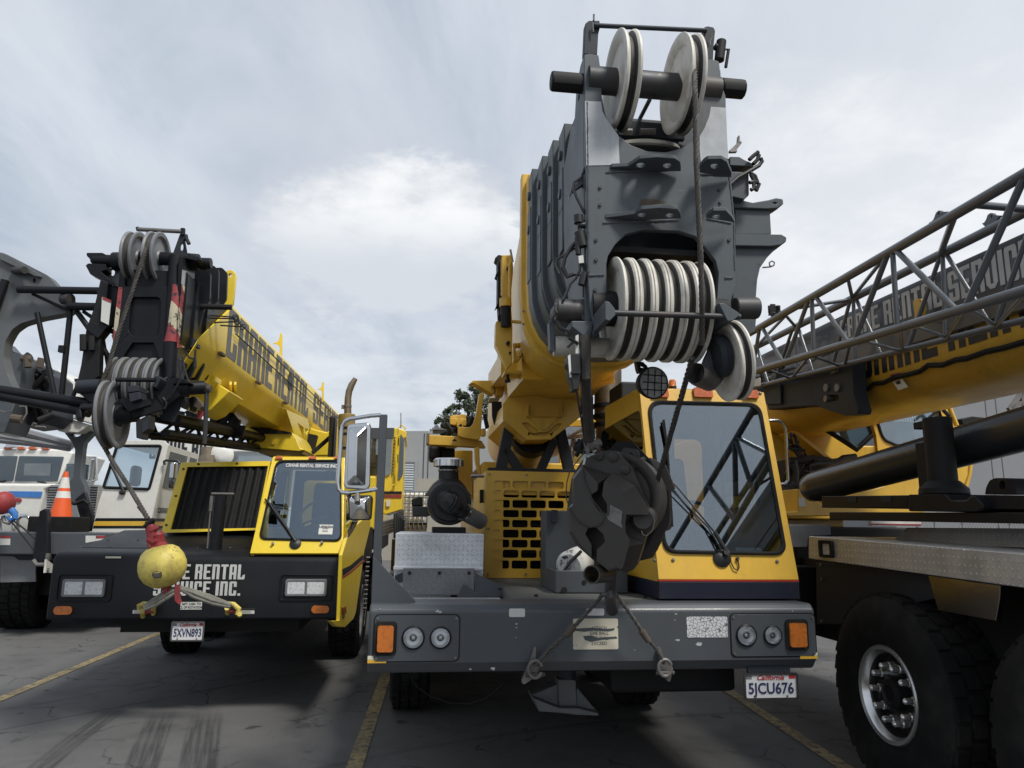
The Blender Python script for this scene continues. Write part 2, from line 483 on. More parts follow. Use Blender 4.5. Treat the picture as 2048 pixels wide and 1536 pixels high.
# block lettering -----------------------------------------------------------
GLY = {
    'C': [[(0, .08), (.1, 0), (.9, 0), (1, .08), (1, .36), (.62, .36), (.62, .14), (.38, .14), (.38, .86), (.62, .86), (.62, .62), (1, .62), (1, .92), (.9, 1), (.1, 1), (0, .92)]],
    'R': [[(0, 0), (.38, 0), (.38, 1), (0, 1)], [(.38, 1), (.38, .86), (.62, .86), (.62, .56), (.38, .56), (.38, .42), (.56, .42), (.62, .36), (.62, 0), (1, 0), (1, .42), (.92, .49), (1, .56), (1, .92), (.9, 1)]],
    'A': [[(0, 0), (.38, 0), (.38, 1), (.1, 1), (0, .92)], [(.62, 0), (1, 0), (1, .92), (.9, 1), (.38, 1), (.38, .86), (.62, .86), (.62, .46), (.38, .46), (.38, .32), (.62, .32)]],
    'N': [[(0, 0), (.38, 0), (.38, 1), (0, 1)], [(.62, 0), (1, 0), (1, .92), (.9, 1), (.38, 1), (.38, .86), (.62, .86)]],
    'E': [[(0, 0), (1, 0), (1, .14), (.38, .14), (.38, .43), (.86, .43), (.86, .57), (.38, .57), (.38, .86), (1, .86), (1, 1), (0, 1)]],
    'T': [[(.31, 0), (.69, 0), (.69, .85), (1, .85), (1, 1), (0, 1), (0, .85), (.31, .85)]],
    'L': [[(0, 0), (.9, 0), (1, .08), (1, .34), (.66, .26), (.66, .15), (.38, .15), (.38, 1), (0, 1)]],
    'S': [[(0, .08), (.1, 0), (.9, 0), (1, .08), (1, .5), (.9, .57), (.38, .57), (.38, .86), (.62, .86), (.62, .68), (1, .68), (1, .92), (.9, 1), (.1, 1), (0, .92), (0, .5), (.1, .43), (.62, .43), (.62, .14), (.38, .14), (.38, .32), (0, .32)]],
    'V': [[(0, 1), (0, .16), (.3, 0), (.7, 0), (1, .16), (1, 1), (.62, 1), (.62, .14), (.38, .14), (.38, 1)]],
    'I': [[(0, 0), (1, 0), (1, 1), (0, 1)]],
    '.': [[(0, 0), (1, 0), (1, .16), (0, .16)]],
    'B': [[(0, 0), (.38, 0), (.38, 1), (0, 1)], [(.38, 1), (.38, .86), (.62, .86), (.62, .57), (.38, .57), (.38, .43), (.62, .43), (.62, .14), (.38, .14), (.38, 0), (.9, 0), (1, .08), (1, .43), (.92, .5), (1, .57), (1, .92), (.9, 1)]],
    'U': [[(0, 1), (0, .08), (.1, 0), (.9, 0), (1, .08), (1, 1), (.62, 1), (.62, .14), (.38, .14), (.38, 1)]],
}
GW = {'I': .40, '.': .36}


def block_text(mb, text, fn, width, height, gap=.16, space=.55, vec=(0, 0, 0), letw=None):
    """fn(x, y) -> 3D point, text laid out over width x height"""
    tot = sum(space if ch == ' ' else GW.get(ch, 1.0) + gap for ch in text) - gap
    k = width / tot; x = 0
    for ch in text:
        if ch == ' ': x += space; continue
        w = GW.get(ch, 1.0)
        for poly in GLY[ch]:
            mb.plate([((x + px * w) * k, py * height) for px, py in poly], [], fn, vec)
        x += w + gap
    return mb


def font_mesh(name, body, o, U, V, size, mat, parent, ext=.0015, sx=1.0, shear=0.0, align='CENTER', label=None, bold=0.0, fit=None):
    cu = bpy.data.curves.new(name, 'FONT'); cu.body = body; cu.size = size; cu.align_x = align; cu.align_y = 'CENTER'; cu.extrude = ext; cu.shear = shear; cu.offset = bold
    cu.resolution_u = 3
    tmp = bpy.data.objects.new(name, cu); COL.objects.link(tmp)
    dg = bpy.context.evaluated_depsgraph_get()
    me = bpy.data.meshes.new_from_object(tmp.evaluated_get(dg))
    bpy.data.objects.remove(tmp); bpy.data.curves.remove(cu)
    U = Vector(U); V = Vector(V); W = U.cross(V)
    o = Vector(o)
    if fit:
        xs = [v.co.x for v in me.vertices]; k = fit / (max(xs) - min(xs)); sx = k; mid = (max(xs) + min(xs)) / 2
        for v in me.vertices: v.co.x -= mid
    for v in me.vertices: v.co = o + U * v.co.x * sx + V * v.co.y + W * v.co.z
    me.name = name; me.materials.clear(); me.materials.append(M_[mat])
    ob = bpy.data.objects.new(name, me); COL.objects.link(ob); ob.parent = parent
    if label: ob['label'] = label
    return ob


UX, UY, UZ = Vector((1, 0, 0)), Vector((0, 1, 0)), Vector((0, 0, 1))


def sheave_mb(mb, c, axis, Rr, w, n=48):
    prof = [(.0, -.42 * w), (.26 * Rr, -.42 * w), (.3 * Rr, -.26 * w), (.74 * Rr, -.22 * w), (.84 * Rr, -.46 * w), (.965 * Rr, -.5 * w), (Rr, -.45 * w), (Rr, -.34 * w), (.965 * Rr, -.22 * w), (.87 * Rr, -.10 * w), (.86 * Rr, 0)]
    m = [0] * 8 + [1, 1]
    full = prof + [(r, -h) for r, h in prof[-2::-1]]
    mats = m + m[::-1]
    mb.lathe(full, c, axis, n, mats)


def tyre(parent, c, axis, Rr, w, rimr, name='wheel', fancy=False, treadn=34, rimmat='rim_chrome'):
    """wheel > tyre, rim (> lug_nut ...)"""
    c = Vector(c); ax = Vector(axis).normalized()
    root = None
    mb = MB()
    h = w / 2
    prof = [(rimr, -h * .78), (rimr * 1.06, -h * .9), (rimr * 1.3, -h), (Rr * .86, -h), (Rr * .955, -h * .86), (Rr * .965, -h * .8), (Rr * .965, h * .8), (Rr * .955, h * .86), (Rr * .86, h), (rimr * 1.3, h), (rimr * 1.06, h * .9), (rimr, h * .78)]
    mb.lathe(prof, c, ax, 56, closed=True)
    e = ax.orthogonal().normalized(); g = ax.cross(e)
    rows = [(-.84, -.5), (-.44, -.04), (.04, .44), (.5, .84)]
    for i in range(treadn):
        for j, (a, b) in enumerate(rows):
            an = 2 * math.pi * (i + (.5 if j in (1, 2) else 0) + (.2 if j % 2 else 0)) / treadn
            da = 2 * math.pi / treadn * .40
            def pt(t, r, hh): return c + ax * (hh * h) + (e * math.cos(t) + g * math.sin(t)) * r
            ring = lambda r, k: [pt(an - da * k, r, a), pt(an + da * k, r, a + .03), pt(an + da * k, r, b), pt(an - da * k, r, b - .03)]
            mb.loft([ring(Rr * .955, 1), ring(Rr, .93)])
    ty = mb.build(name, 'rubber', parent)
    mb = MB()
    hh = h * .8
    mb.lathe([(rimr * 1.0, -hh * .6), (rimr * 1.06, -hh - .012), (rimr * 1.03, -hh - .03), (rimr * .95, -hh - .024), (rimr * .88, -hh * .90), (rimr * .84, -hh * .66), (rimr * .60, -hh * .62), (rimr * .46, -hh * .66), (rimr * .34, -hh * .66), (rimr * .32, -hh * .98), (rimr * .2, -hh * 1.06), (rimr * .17, -hh * 1.0), (0, -hh * 1.0)], c, ax, 48, [0, 0, 0, 0, 1, 1, 1, 1, 2, 2, 2, 2])
    for k in range(10):
        t = 2 * math.pi * (k + .3) / 10
        p = c + (e * math.cos(t) + g * math.sin(t)) * rimr * .68
        mb.mi = 2; mb.cyl(p - ax * hh * .62, p - ax * hh * .66, rimr * .06, 12)
    rim = mb.build('rim', [rimmat, 'dish', 'black_flat'], ty)
    if fancy:
        for k in range(10):
            t = 2 * math.pi * (k + .8) / 10
            p = c + (e * math.cos(t) + g * math.sin(t)) * rimr * .60 - ax * hh * .62
            m2 = MB()
            m2.tube([p, p - ax * .035, p - ax * .04, p - ax * .085, p - ax * .097], .02, 10, True, [.026, .026, .020, .018, .007])
            m2.build('lug_nut', 'rim_chrome', rim)
    return ty


def laid_rope(pts, r, pitch=.11, step=.012, strands=4):
    """twisted wire rope: strands winding round a path"""
    path = [Vector(pts[0])]
    for a, b in zip(pts, pts[1:]):
        a, b = Vector(a), Vector(b); n = max(1, int((b - a).length / step))
        for k in range(1, n + 1): path.append(a.lerp(b, k / n))
    for _ in range(6):
        path = [path[0]] + [(path[i - 1] + path[i] * 2 + path[i + 1]) / 4 for i in range(1, len(path) - 1)] + [path[-1]]
    mb = MB(); up = None; fr = []; L_ = 0
    for i, p in enumerate(path):
        d = (path[min(i + 1, len(path) - 1)] - path[max(i - 1, 0)]).normalized()
        up = d.orthogonal().normalized() if up is None else (up - d * up.dot(d)).normalized()
        if i: L_ += (p - path[i - 1]).length
        fr.append((p, up.copy(), d.cross(up), L_))
    for s_ in range(strands):
        mb.tube([p + (u * math.cos(2 * math.pi * (l / pitch + s_ / strands)) + w * math.sin(2 * math.pi * (l / pitch + s_ / strands))) * r * .52 for p, u, w, l in fr], r * .52, 5)
    mb.tube([f[0] for f in fr], r * .45, 5)
    return mb
# ================================================================== daylight
SUN_EL, SUN_AZ = R(56), R(137)          # azimuth measured from +Y towards +X
w = bpy.data.worlds.new('World'); S.world = w; w.use_nodes = True
t = NT(w.node_tree); bg = w.node_tree.nodes['Background']
sky = t.node('ShaderNodeTexSky', sky_type='NISHITA'); sky.sun_disc = False
sky.sun_elevation = SUN_EL; sky.sun_rotation = SUN_AZ; sky.air_density = 1.2; sky.dust_density = 2.0
d = t.node('ShaderNodeTexCoord').outputs['Generated']
sp = t.node('ShaderNodeSeparateXYZ'); t.link(d, sp.inputs[0])
zz = t.math('ADD', t.math('MAXIMUM', sp.outputs[2], 0.0), .16)
cv = t.node('ShaderNodeCombineXYZ'); t.link(t.math('DIVIDE', sp.outputs[0], zz), cv.inputs[0]); t.link(t.math('DIVIDE', sp.outputs[1], zz), cv.inputs[1])
pl = cv.outputs[0]
n1 = t.noise(t.mapping(pl, (1, 1, 1), (3.1, 1.7, 0)), 1.3, 9, .56, .3)
n2 = t.noise(t.mapping(pl, (1.6, .55, 1), (.3, 5, 0), (0, 0, R(-32))), 1.1, 7, .6, .5)      # long cirrus streaks
n3 = t.noise(t.mapping(pl, (1, 1, 1), (9, 2, 0)), 4.2, 9, .62, .2)
veil = t.mix(t.ramp(n2, .30, .72), (3.1, 3.65, 4.5, 1), (5.6, 6.0, 6.5, 1))


def blob(px, py, rx, ry):
    """cloud bank centred on a compass direction"""
    c = ray(px, py).normalized()
    az, el = math.atan2(c.x, c.y), math.asin(c.z)
    A = t.math('ARCTAN2', sp.outputs[0], sp.outputs[1]); E_ = t.math('ARCSINE', sp.outputs[2])
    x = t.math('DIVIDE', t.math('SUBTRACT', A, az), rx); y = t.math('DIVIDE', t.math('SUBTRACT', E_, el), ry)
    return t.math('SUBTRACT', 1, t.math('ADD', t.math('MULTIPLY', x, x), t.math('MULTIPLY', y, y)))


edge = t.math('MULTIPLY', t.math('SUBTRACT', n3, .5), 2.6)
c1 = t.ramp(t.math('ADD', blob(800, 480, .20, .115), edge), -.05, .45)
c2 = t.ramp(t.math('ADD', blob(1720, 430, .34, .17), edge), -.3, .7)
c3 = t.ramp(t.math('ADD', blob(640, 780, .55, .10), t.math('MULTIPLY', edge, 1.5)), -.2, 1.4)
right = t.ramp(sp.outputs[0], -.15, .55)
col = t.mix(t.math('MULTIPLY', right, .62), veil, (7.2, 7.35, 7.6, 1))
col = t.mix(t.math('MULTIPLY', t.ramp(n1, .36, .66), .5), col, (5.2, 5.45, 5.85, 1))
shade = t.mix(t.ramp(t.noise(t.mapping(pl, (1, 1, 1), (9.1, 2.12, 0)), 3.0, 7, .6), .35, .65), (5.3, 5.5, 5.9, 1), (8.3, 8.3, 8.2, 1))
lowc = ray(800, 560).normalized(); hi_ = ray(800, 400).normalized()
base_shade = t.ramp(sp.outputs[2], lowc.z, hi_.z)
cum = t.mix(base_shade, (5.6, 5.85, 6.2, 1), shade)
col = t.mix(t.math('MULTIPLY', c1, .85), col, cum)
col = t.mix(t.math('MULTIPLY', c2, .6), col, t.mix(.4, shade, (8.0, 8.05, 8.1, 1)))
col = t.mix(t.math('MULTIPLY', c3, .55), col, t.mix(.5, shade, (5.6, 5.9, 6.3, 1)))
col = t.mix(.90, sky.outputs[0], col)
t.link(col, bg.inputs[0]); bg.inputs[1].default_value = .12
sd = bpy.data.lights.new('sun', 'SUN'); sd.energy = 3.0; sd.angle = R(12); sd.color = (1, .97, .91)
so = bpy.data.objects.new('sun', sd); COL.objects.link(so)
sv = Vector((math.sin(SUN_AZ) * math.cos(SUN_EL), math.cos(SUN_AZ) * math.cos(SUN_EL), math.sin(SUN_EL)))
so.rotation_euler = sv.to_track_quat('Z', 'Y').to_euler(); so.location = (8, -4, 14)
S.view_settings.view_transform = 'Standard'; S.view_settings.look = 'None'; S.view_settings.exposure = .15; S.view_settings.gamma = 1

# ================================================================== ground
m, nt, b = _new('asphalt'); t = NT(nt); o = t.obj()
fine = t.noise(o, 120, 3, .8); mid = t.noise(o, 9, 8, .7); big = t.noise(o, .55, 6, .6, .5); st = t.noise(o, 2.1, 7, .65, .6)
c = t.mix(t.ramp(fine, .3, .7), (.086, .085, .085, 1), (.165, .162, .158, 1))
c = t.mix(t.math('MULTIPLY', t.ramp(big, .35, .7), .45), c, (.062, .062, .064, 1))
c = t.mix(t.math('MULTIPLY', t.ramp(st, .5, .72), .4), c, (.046, .046, .047, 1))
c = t.mix(t.math('MULTIPLY', t.ramp(mid, .58, .8), .35), c, (.125, .122, .115, 1))
vo = t.node('ShaderNodeTexVoronoi', feature='DISTANCE_TO_EDGE')
wv = t.node('ShaderNodeVectorMath', operation='ADD'); t.link(o, wv.inputs[0])
wn = t.node('ShaderNodeTexNoise'); t.link(o, wn.inputs['Vector']); wn.inputs['Scale'].default_value = 1.6; wn.inputs['Detail'].default_value = 7
vs = t.node('ShaderNodeVectorMath', operation='SCALE'); t.link(wn.outputs['Color'], vs.inputs[0]); vs.inputs['Scale'].default_value = 1.1
t.link(vs.outputs[0], wv.inputs[1]); t.link(wv.outputs[0], vo.inputs['Vector']); vo.inputs['Scale'].default_value = .8
crack = t.math('MULTIPLY', t.math('SUBTRACT', 1, t.ramp(vo.outputs['Distance'], .004, .012)), t.ramp(t.noise(o, .8, 4), .44, .54))
c = t.mix(t.math('MULTIPLY', crack, .6), c, (.016, .016, .016, 1))
# oil drips and pale grit
oil = t.noise(t.mapping(o, (1, 1, 1), (4, 8, 0)), 3.4, 3, .5)
c = t.mix(t.math('MULTIPLY', t.ramp(oil, .66, .72), .7), c, (.022, .022, .023, 1))
gv = t.node('ShaderNodeTexVoronoi'); t.link(o, gv.inputs['Vector']); gv.inputs['Scale'].default_value = 60
c = t.mix(t.math('MULTIPLY', t.math('SUBTRACT', 1, t.ramp(gv.outputs['Distance'], .12, .3)), t.math('MULTIPLY', t.ramp(gv.outputs['Color'], .6, .95), .3)), c, (.24, .235, .22, 1))
# curved tyre scrubs on the left
sp = t.node('ShaderNodeSeparateXYZ'); t.link(o, sp.inputs[0])
X, Yc = sp.outputs[0], sp.outputs[1]
W0 = Fr(1024, 1050, 1.0, 0); W0.o = Vector((0, 0, 0))


def quad3(p):
    (x0, y0), (x1, y1), (x2, y2) = p
    d1 = (y1 - y0) / (x1 - x0); d2 = ((y2 - y1) / (x2 - x1) - d1) / (x2 - x0)
    return lambda X: t.math('ADD', t.math('ADD', y0, t.math('MULTIPLY', t.math('SUBTRACT', X, x0), d1)), t.math('MULTIPLY', t.math('MULTIPLY', t.math('SUBTRACT', X, x0), t.math('SUBTRACT', X, x1)), d2))


soft = t.ramp(t.noise(o, 1.3, 5), .30, .62)
for pxs, hw_ in ((((354, 1375), (314, 1451), (284, 1531)), .13), (((430, 1375), (410, 1451), (397, 1531)), .15), (((205, 1440), (150, 1480), (80, 1536)), .10)):
    g_ = [W0.pz(x, y, 0) for x, y in pxs]
    off = t.math('SUBTRACT', X, quad3([(q.y, q.x) for q in g_])(Yc))
    band = t.math('SUBTRACT', 1, t.ramp(t.math('ABSOLUTE', off), hw_ * .75, hw_))
    sv_ = t.node('ShaderNodeCombineXYZ'); t.link(t.math('MULTIPLY', off, 34), sv_.inputs[0]); t.link(t.math('MULTIPLY', Yc, .9), sv_.inputs[1])
    rib = t.ramp(t.noise(sv_.outputs[0], 1.0, 4, .6), .36, .58)
    fade = t.math('MULTIPLY', t.ramp(Yc, 7.0, 6.2), 1.0)
    k = t.math('MULTIPLY', t.math('MULTIPLY', band, t.math('ADD', .25, t.math('MULTIPLY', rib, .75))), t.math('MULTIPLY', t.math('MULTIPLY', t.math('ADD', .45, t.math('MULTIPLY', soft, .55)), fade), .78))
    c = t.mix(k, c, (.026, .026, .027, 1))
for pxs, hw_, am in ((((0, 1460), (310, 1400), (730, 1323)), .035, .75), (((0, 1420), (200, 1385), (420, 1335)), .09, .3), (((820, 1500), (1000, 1470), (1250, 1440)), .05, .4)):
    g_ = [W0.pz(x, y, 0) for x, y in pxs]
    off = t.math('ABSOLUTE', t.math('SUBTRACT', Yc, quad3([(q.x, q.y) for q in g_])(X)))
    k = t.math('MULTIPLY', t.math('MULTIPLY', t.math('SUBTRACT', 1, t.ramp(off, hw_ * .5, hw_)), t.ramp(X, .5, -.3) if am > .5 else 1.0), t.math('MULTIPLY', t.math('ADD', .35, t.math('MULTIPLY', soft, .65)), am))
    c = t.mix(k, c, (.024, .024, .025, 1))
t.link(c, b.inputs['Base Color']); t.link(t.math('ADD', .62, t.math('MULTIPLY', st, .25)), b.inputs['Roughness'])
b.inputs['Specular IOR Level'].default_value = .35
t.link(t.bump(t.math('ADD', t.math('MULTIPLY', fine, .6), t.math('MULTIPLY', crack, -1.2)), .5, .01), b.inputs['Normal'])
M_['asphalt'] = m
mb = MB(); mb.plate([(-400, -400), (400, -400), (400, 600), (-400, 600)], [], lambda x, y: Vector((x, y, 0)), (0, 0, -.3)); structure(mb.build('ground', 'asphalt'))
m, nt, b = _new('road_paint'); t = NT(nt); o = t.obj()
n = t.noise(o, 16, 9, .75); n2 = t.noise(o, 2.2, 5, .6)
k = t.math('MULTIPLY', t.ramp(n, .38, .53), t.math('ADD', .45, t.math('MULTIPLY', t.ramp(n2, .3, .6), .55)))
c = t.mix(k, (.06, .06, .06, 1), (.37, .285, .14, 1)); c = t.mix(t.math('MULTIPLY', t.ramp(t.noise(o, 70, 4), .5, .7), .3), c, (.09, .085, .07, 1))
t.link(c, b.inputs['Base Color']); b.inputs['Roughness'].default_value = .8
M_['road_paint'] = m
W0 = Fr(1024, 1050, 1.0, 0); W0.o = Vector((0, 0, 0))
for (xa, ya, xb, yb, wd) in ((765, 1370, 708, 1536, .11), (1455, 1380, 1692, 1536, .11), (282, 1281, 0, 1398, .11), (-200, 1290, -900, 1420, .11)):
    A = W0.pz(xa, ya, .004); B = W0.pz(xb, yb, .004); dd = (B - A).normalized(); nn = Vector((-dd.y, dd.x, 0)) * wd / 2
    A -= dd * 3.5; B += dd * 3.0
    mb = MB(); mb.prism([A - nn, B - nn, B + nn, A + nn], (0, 0, .002)); structure(mb.build('road_marking', 'road_paint'))

# ================================================================== sheds behind
bd = empty('warehouse', None, (0, 0, 0)); tag(bd, 'grey concrete tilt-up warehouse with roller door behind the cranes', 'warehouse')
Yb = 34.0
q = lambda x, y, Y=Yb: W0.p(x, y, Y)
a, b2 = q(806, 862), q(905, 852)
mb = MB(); A = q(560, 875); Bq = q(1240, 838)
mb.prism([Vector((A.x, Yb, 0)), Vector((Bq.x + 8, Yb, 0)), Vector((Bq.x + 8, Yb, a.z + (Bq.x + 8 - a.x) * .012)), Vector((a.x, Yb, a.z)), Vector((A.x, Yb, a.z - .2))], (0, 25, 0)); mb.build('wall', 'concrete', bd)
zt_ = q(850, 957).z
mb = MB(); mb.box((A.x, Yb - .02, 0), (Bq.x + 8, Yb - .002, zt_)); mb.build('painted_base', 'concrete_tan', bd)
d0, d1 = q(797, 1015), q(830, 925)
mb = MB()
k = 0
while k * .11 < d1.z:
    mb.prism([Vector((d0.x, Yb - .03, k * .11)), Vector((d0.x, Yb - .06, k * .11 + .055)), Vector((d0.x, Yb - .03, k * .11 + .11))], (d1.x - d0.x, 0, 0)); k += 1
dr_ = mb.build('roller_door', 'shutter', bd)
mb = MB(); mb.box((d0.x - .12, Yb - .08, 0), (d0.x, Yb - .021, d1.z + .12)); mb.box((d1.x, Yb - .08, 0), (d1.x + .12, Yb - .021, d1.z + .12)); mb.box((d0.x + .001, Yb - .08, d1.z), (d1.x - .001, Yb - .021, d1.z + .12)); mb.build('door_frame', 'concrete', bd)
mb = MB()
for x in (848, 857, 888, 893): 
    X_ = q(x, 900).x; mb.box((X_ - .02, Yb - .024, zt_), (X_ + .02, Yb - .001, a.z - .1))
mb.build('panel_joint', 'grey_right', bd)
br_ = empty('warehouse', None, (0, 0, 0)); tag(br_, 'grey panelled warehouse wall on the right behind the grey lettered boom', 'warehouse')
Yr = 19.0
xa = W0.p(1780, 900, Yr).x
mb = MB(); mb.box((xa, Yr, 0), (xa + 40, Yr + 25, 6.0)); mb.build('wall', 'concrete_right', br_)
mb = MB()
for x in (1850, 1904, 1975, 1996): 
    X_ = W0.p(x, 850, Yr).x; mb.box((X_ - .012, Yr - .004, 0), (X_ + .012, Yr + .01, 5.98))
mb.build('panel_joint', 'grey_right', br_)
# fence with barbed wire in front of it
fe = empty('chain_link_fence', None, (0, 0, 0)); tag(fe, 'chain link fence in front of the right hand warehouse wall', 'fence')
Yf = 15.0
mb = MB(); x0 = W0.p(1830, 1000, Yf).x
for k in range(5): mb.cyl((x0 + k * 2.5, Yf, 0), (x0 + k * 2.5, Yf, 2.0), .03, 8)
mb.cyl((x0, Yf, 1.95), (x0 + 10, Yf, 1.95), .022, 8); mb.build('fence_post', 'steel', fe)
mb = MB()
for k in range(160):
    x = x0 + k * .0625
    mb.tube([(x, Yf - .02, .05), (x + .95, Yf - .02, 1.93)], .003, 4); mb.tube([(x, Yf - .028, 1.93), (x + .95, Yf - .028, .05)], .003, 4)
mb.build('fence_mesh', 'steel', fe)
mb = MB(); mb.tube([(x0, Yf, 2.2), (x0 + 10, Yf, 2.2)], .006, 5)
for k in range(60): mb.cyl((x0 + k * .16, Yf - .03, 2.17), (x0 + k * .16 + .02, Yf + .03, 2.23), .004, 4)
mb.build('barbed_wire', 'steel', fe)

# ================================================================== tree behind the shed
m, nt, b = _new('leaf'); t = NT(nt); o = t.obj()
t.link(t.mix(t.noise(o, 2.2, 4, .7), (.022, .034, .014, 1), (.075, .095, .05, 1)), b.inputs['Base Color']); b.inputs['Roughness'].default_value = .6
M_['leaf'] = m
tr = empty('eucalyptus_tree', None, (0, 0, 0)); tag(tr, 'tall loose eucalyptus tree standing behind the grey warehouse', 'tree')
Yt = 66.0
random.seed(5)
tc = W0.p(925, 860, Yt); base_ = Vector((tc.x, Yt, 0))
mb = MB(); mb.tube([base_, base_ + Vector((.2, 0, 4)), base_ + Vector((.1, 0, 8)), base_ + Vector((.6, 0, 12.5))], .4, 10, True, [.45, .36, .28, .08])
limbs = []
for k in range(11):
    z0 = random.uniform(5, 10); an = random.uniform(0, 6.28); L_ = random.uniform(1.8, 3.6)
    p0 = base_ + Vector((.1, 0, z0)); p2 = p0 + Vector((math.cos(an) * L_, math.sin(an) * L_, random.uniform(1, 3))); limbs.append(p2)
    mb.tube([p0, p0.lerp(p2, .5) + Vector((0, 0, .3)), p2], .1, 6, True, [.14, .09, .03])
mb.build('trunk', 'bark', tr)
mb = MB()
cl = [(895, 840, 24), (885, 865, 22), (918, 838, 26), (945, 815, 26), (930, 795, 18), (945, 786, 16), (965, 800, 26), (905, 822, 14), (958, 842, 34), (925, 860, 30), (990, 815, 30), (1000, 850, 40), (880, 842, 12), (1020, 880, 50), (925, 792, 10), (958, 782, 9)]
for x, y, r in cl:
    c = W0.p(x, y, Yt + random.uniform(-1, 1)); rr = r / FPX * Yt
    for s_ in range(5):
        sc2 = c + Vector((random.gauss(0, .5), random.gauss(0, .5), random.gauss(0, .45))) * rr
        for k in range(int(80 + r * 3)):
            dv = Vector((random.gauss(0, 1), random.gauss(0, 1), random.gauss(0, 1))).normalized() * rr * .5 * random.random() ** .5
            p = sc2 + dv; s1 = random.uniform(.06, .14)
            a1 = Vector((random.gauss(0, 1), random.gauss(0, 1), random.gauss(0, .6) - .5)).normalized(); b1 = a1.orthogonal().normalized()
            mb._f([mb.bm.verts.new(p - a1 * s1 * 1.6), mb.bm.verts.new(p + b1 * s1 * .5), mb.bm.verts.new(p + a1 * s1 * 1.6), mb.bm.verts.new(p - b1 * s1 * .5)])
bmesh.ops.recalc_face_normals
me = bpy.data.meshes.new('crown'); mb.bm.to_mesh(me); mb.bm.free(); me.materials.append(M_['leaf'])
ob = bpy.data.objects.new('crown', me); COL.objects.link(ob); ob.parent = tr
# ================================================================== MAIN CRANE (grey bumper, white pulleys)
M = Fr(1183, 1275, 4.4)
mc = empty('mobile_crane', M)
tag(mc, 'yellow mobile crane with dark grey bumper and boom tip of big white pulleys', 'crane', 'mobile cranes parked side by side')


def px_plate(F, pts, v, t, name, mat, parent, bevel=0.0, holes=(), label=None):
    """outline in picture units on the plane v, thickness t along v"""
    return MB().plate(pts, holes, lambda x, y: F.p(x, y, v), (0, t, 0)).build(name, mat, parent, label, bevel)


# ---- bumper
UB0, UB1, ZB0, ZB1 = -1.25, 1.355, .79, 1.168
mb = MB()
mb.prism([Vector((UB0, v, z)) for v, z in ((0, .85), (.05, ZB0), (.30, ZB0), (.30, ZB1 - .006), (.035, ZB1 - .006), (0, ZB1 - .04))], (UB1 - UB0, 0, 0))
bumper = mb.build('bumper', 'grey', mc, bevel=.016, seg=3)
for (x0, y0, x1, y1), sx in (((744, 1228, 921, 1325), 0), ((1462, 1226, 1629, 1315), 1)):
    a, b = M.p(x0, y1, 0), M.p(x1, y0, 0)
    ln = rrect(a.x, a.z, b.x, b.z, .03)
    li = rrect(a.x + .006, a.z + .006, b.x - .006, b.z - .006, .026)
    MB().plate(ln, [], lambda x, z: Vector((x, .002, z)), (0, -.005, 0)).build('lamp_panel_gap', 'black', bumper)
    pn = MB().plate(li, [], lambda x, z: Vector((x, -.002, z)), (0, -.0045, 0)).build('lamp_panel', 'grey', bumper, bevel=.002)
    m2 = MB()
    for bx in (a.x + .022, b.x - .022):
        for bz in (a.z + .022, b.z - .022): m2.cyl((bx, -.006, bz), (bx, -.012, bz), .007, 8)
    m2.build('bolt', 'steel', bumper)
for x0, y0, x1, y1 in ((754, 1250, 788, 1303), (1576.5, 1245, 1607, 1293)):
    a, b = M.p(x0, y1, 0), M.p(x1, y0, 0)
    bz = MB().plate(rrect(a.x - .018, a.z - .02, b.x + .018, b.z + .02, .022), [], lambda x, z: Vector((x, -.006, z)), (0, -.012, 0)).build('turn_signal', 'rubber', mc, bevel=.004)
    MB().plate(rrect(a.x, a.z, b.x, b.z, .014), [], lambda x, z: Vector((x, -.017, z)), (0, -.016, 0)).build('signal_lens', 'amber', bz, bevel=.006)
for (x, y, r) in ((826.5, 1275, 19), (881, 1275, 18), (1491.5, 1270, 19), (1544, 1270, 17)):
    c = M.p(x, y, 0); rr = r * 4.4 / FPX
    m2 = MB(); m2.lathe([(rr * 1.12, .0), (rr * 1.12, -.014), (rr * 1.0, -.02), (rr * .96, -.016)], c, (0, 1, 0), 32)
    hl = m2.build('headlight', 'black', mc)
    m2 = MB(); m2.lathe([(rr * .96, -.016), (rr * .8, -.010), (rr * .62, -.0075), (rr * .3, -.0062), (0, -.0062)], c, (0, 1, 0), 32)
    m2.build('reflector', 'reflector', hl)
    m2 = MB(); m2.lathe([(rr * .2, -.0065), (rr * .2, -.013), (rr * .12, -.017), (0, -.018)], c, (0, 1, 0), 24); m2.build('bulb_shield', 'chrome', hl)
    m2 = MB(); m2.lathe([(rr * .95, -.019), (rr * .7, -.025), (0, -.028)], c, (0, 1, 0), 32); m2.build('headlight_glass', 'lamp_glass', hl)
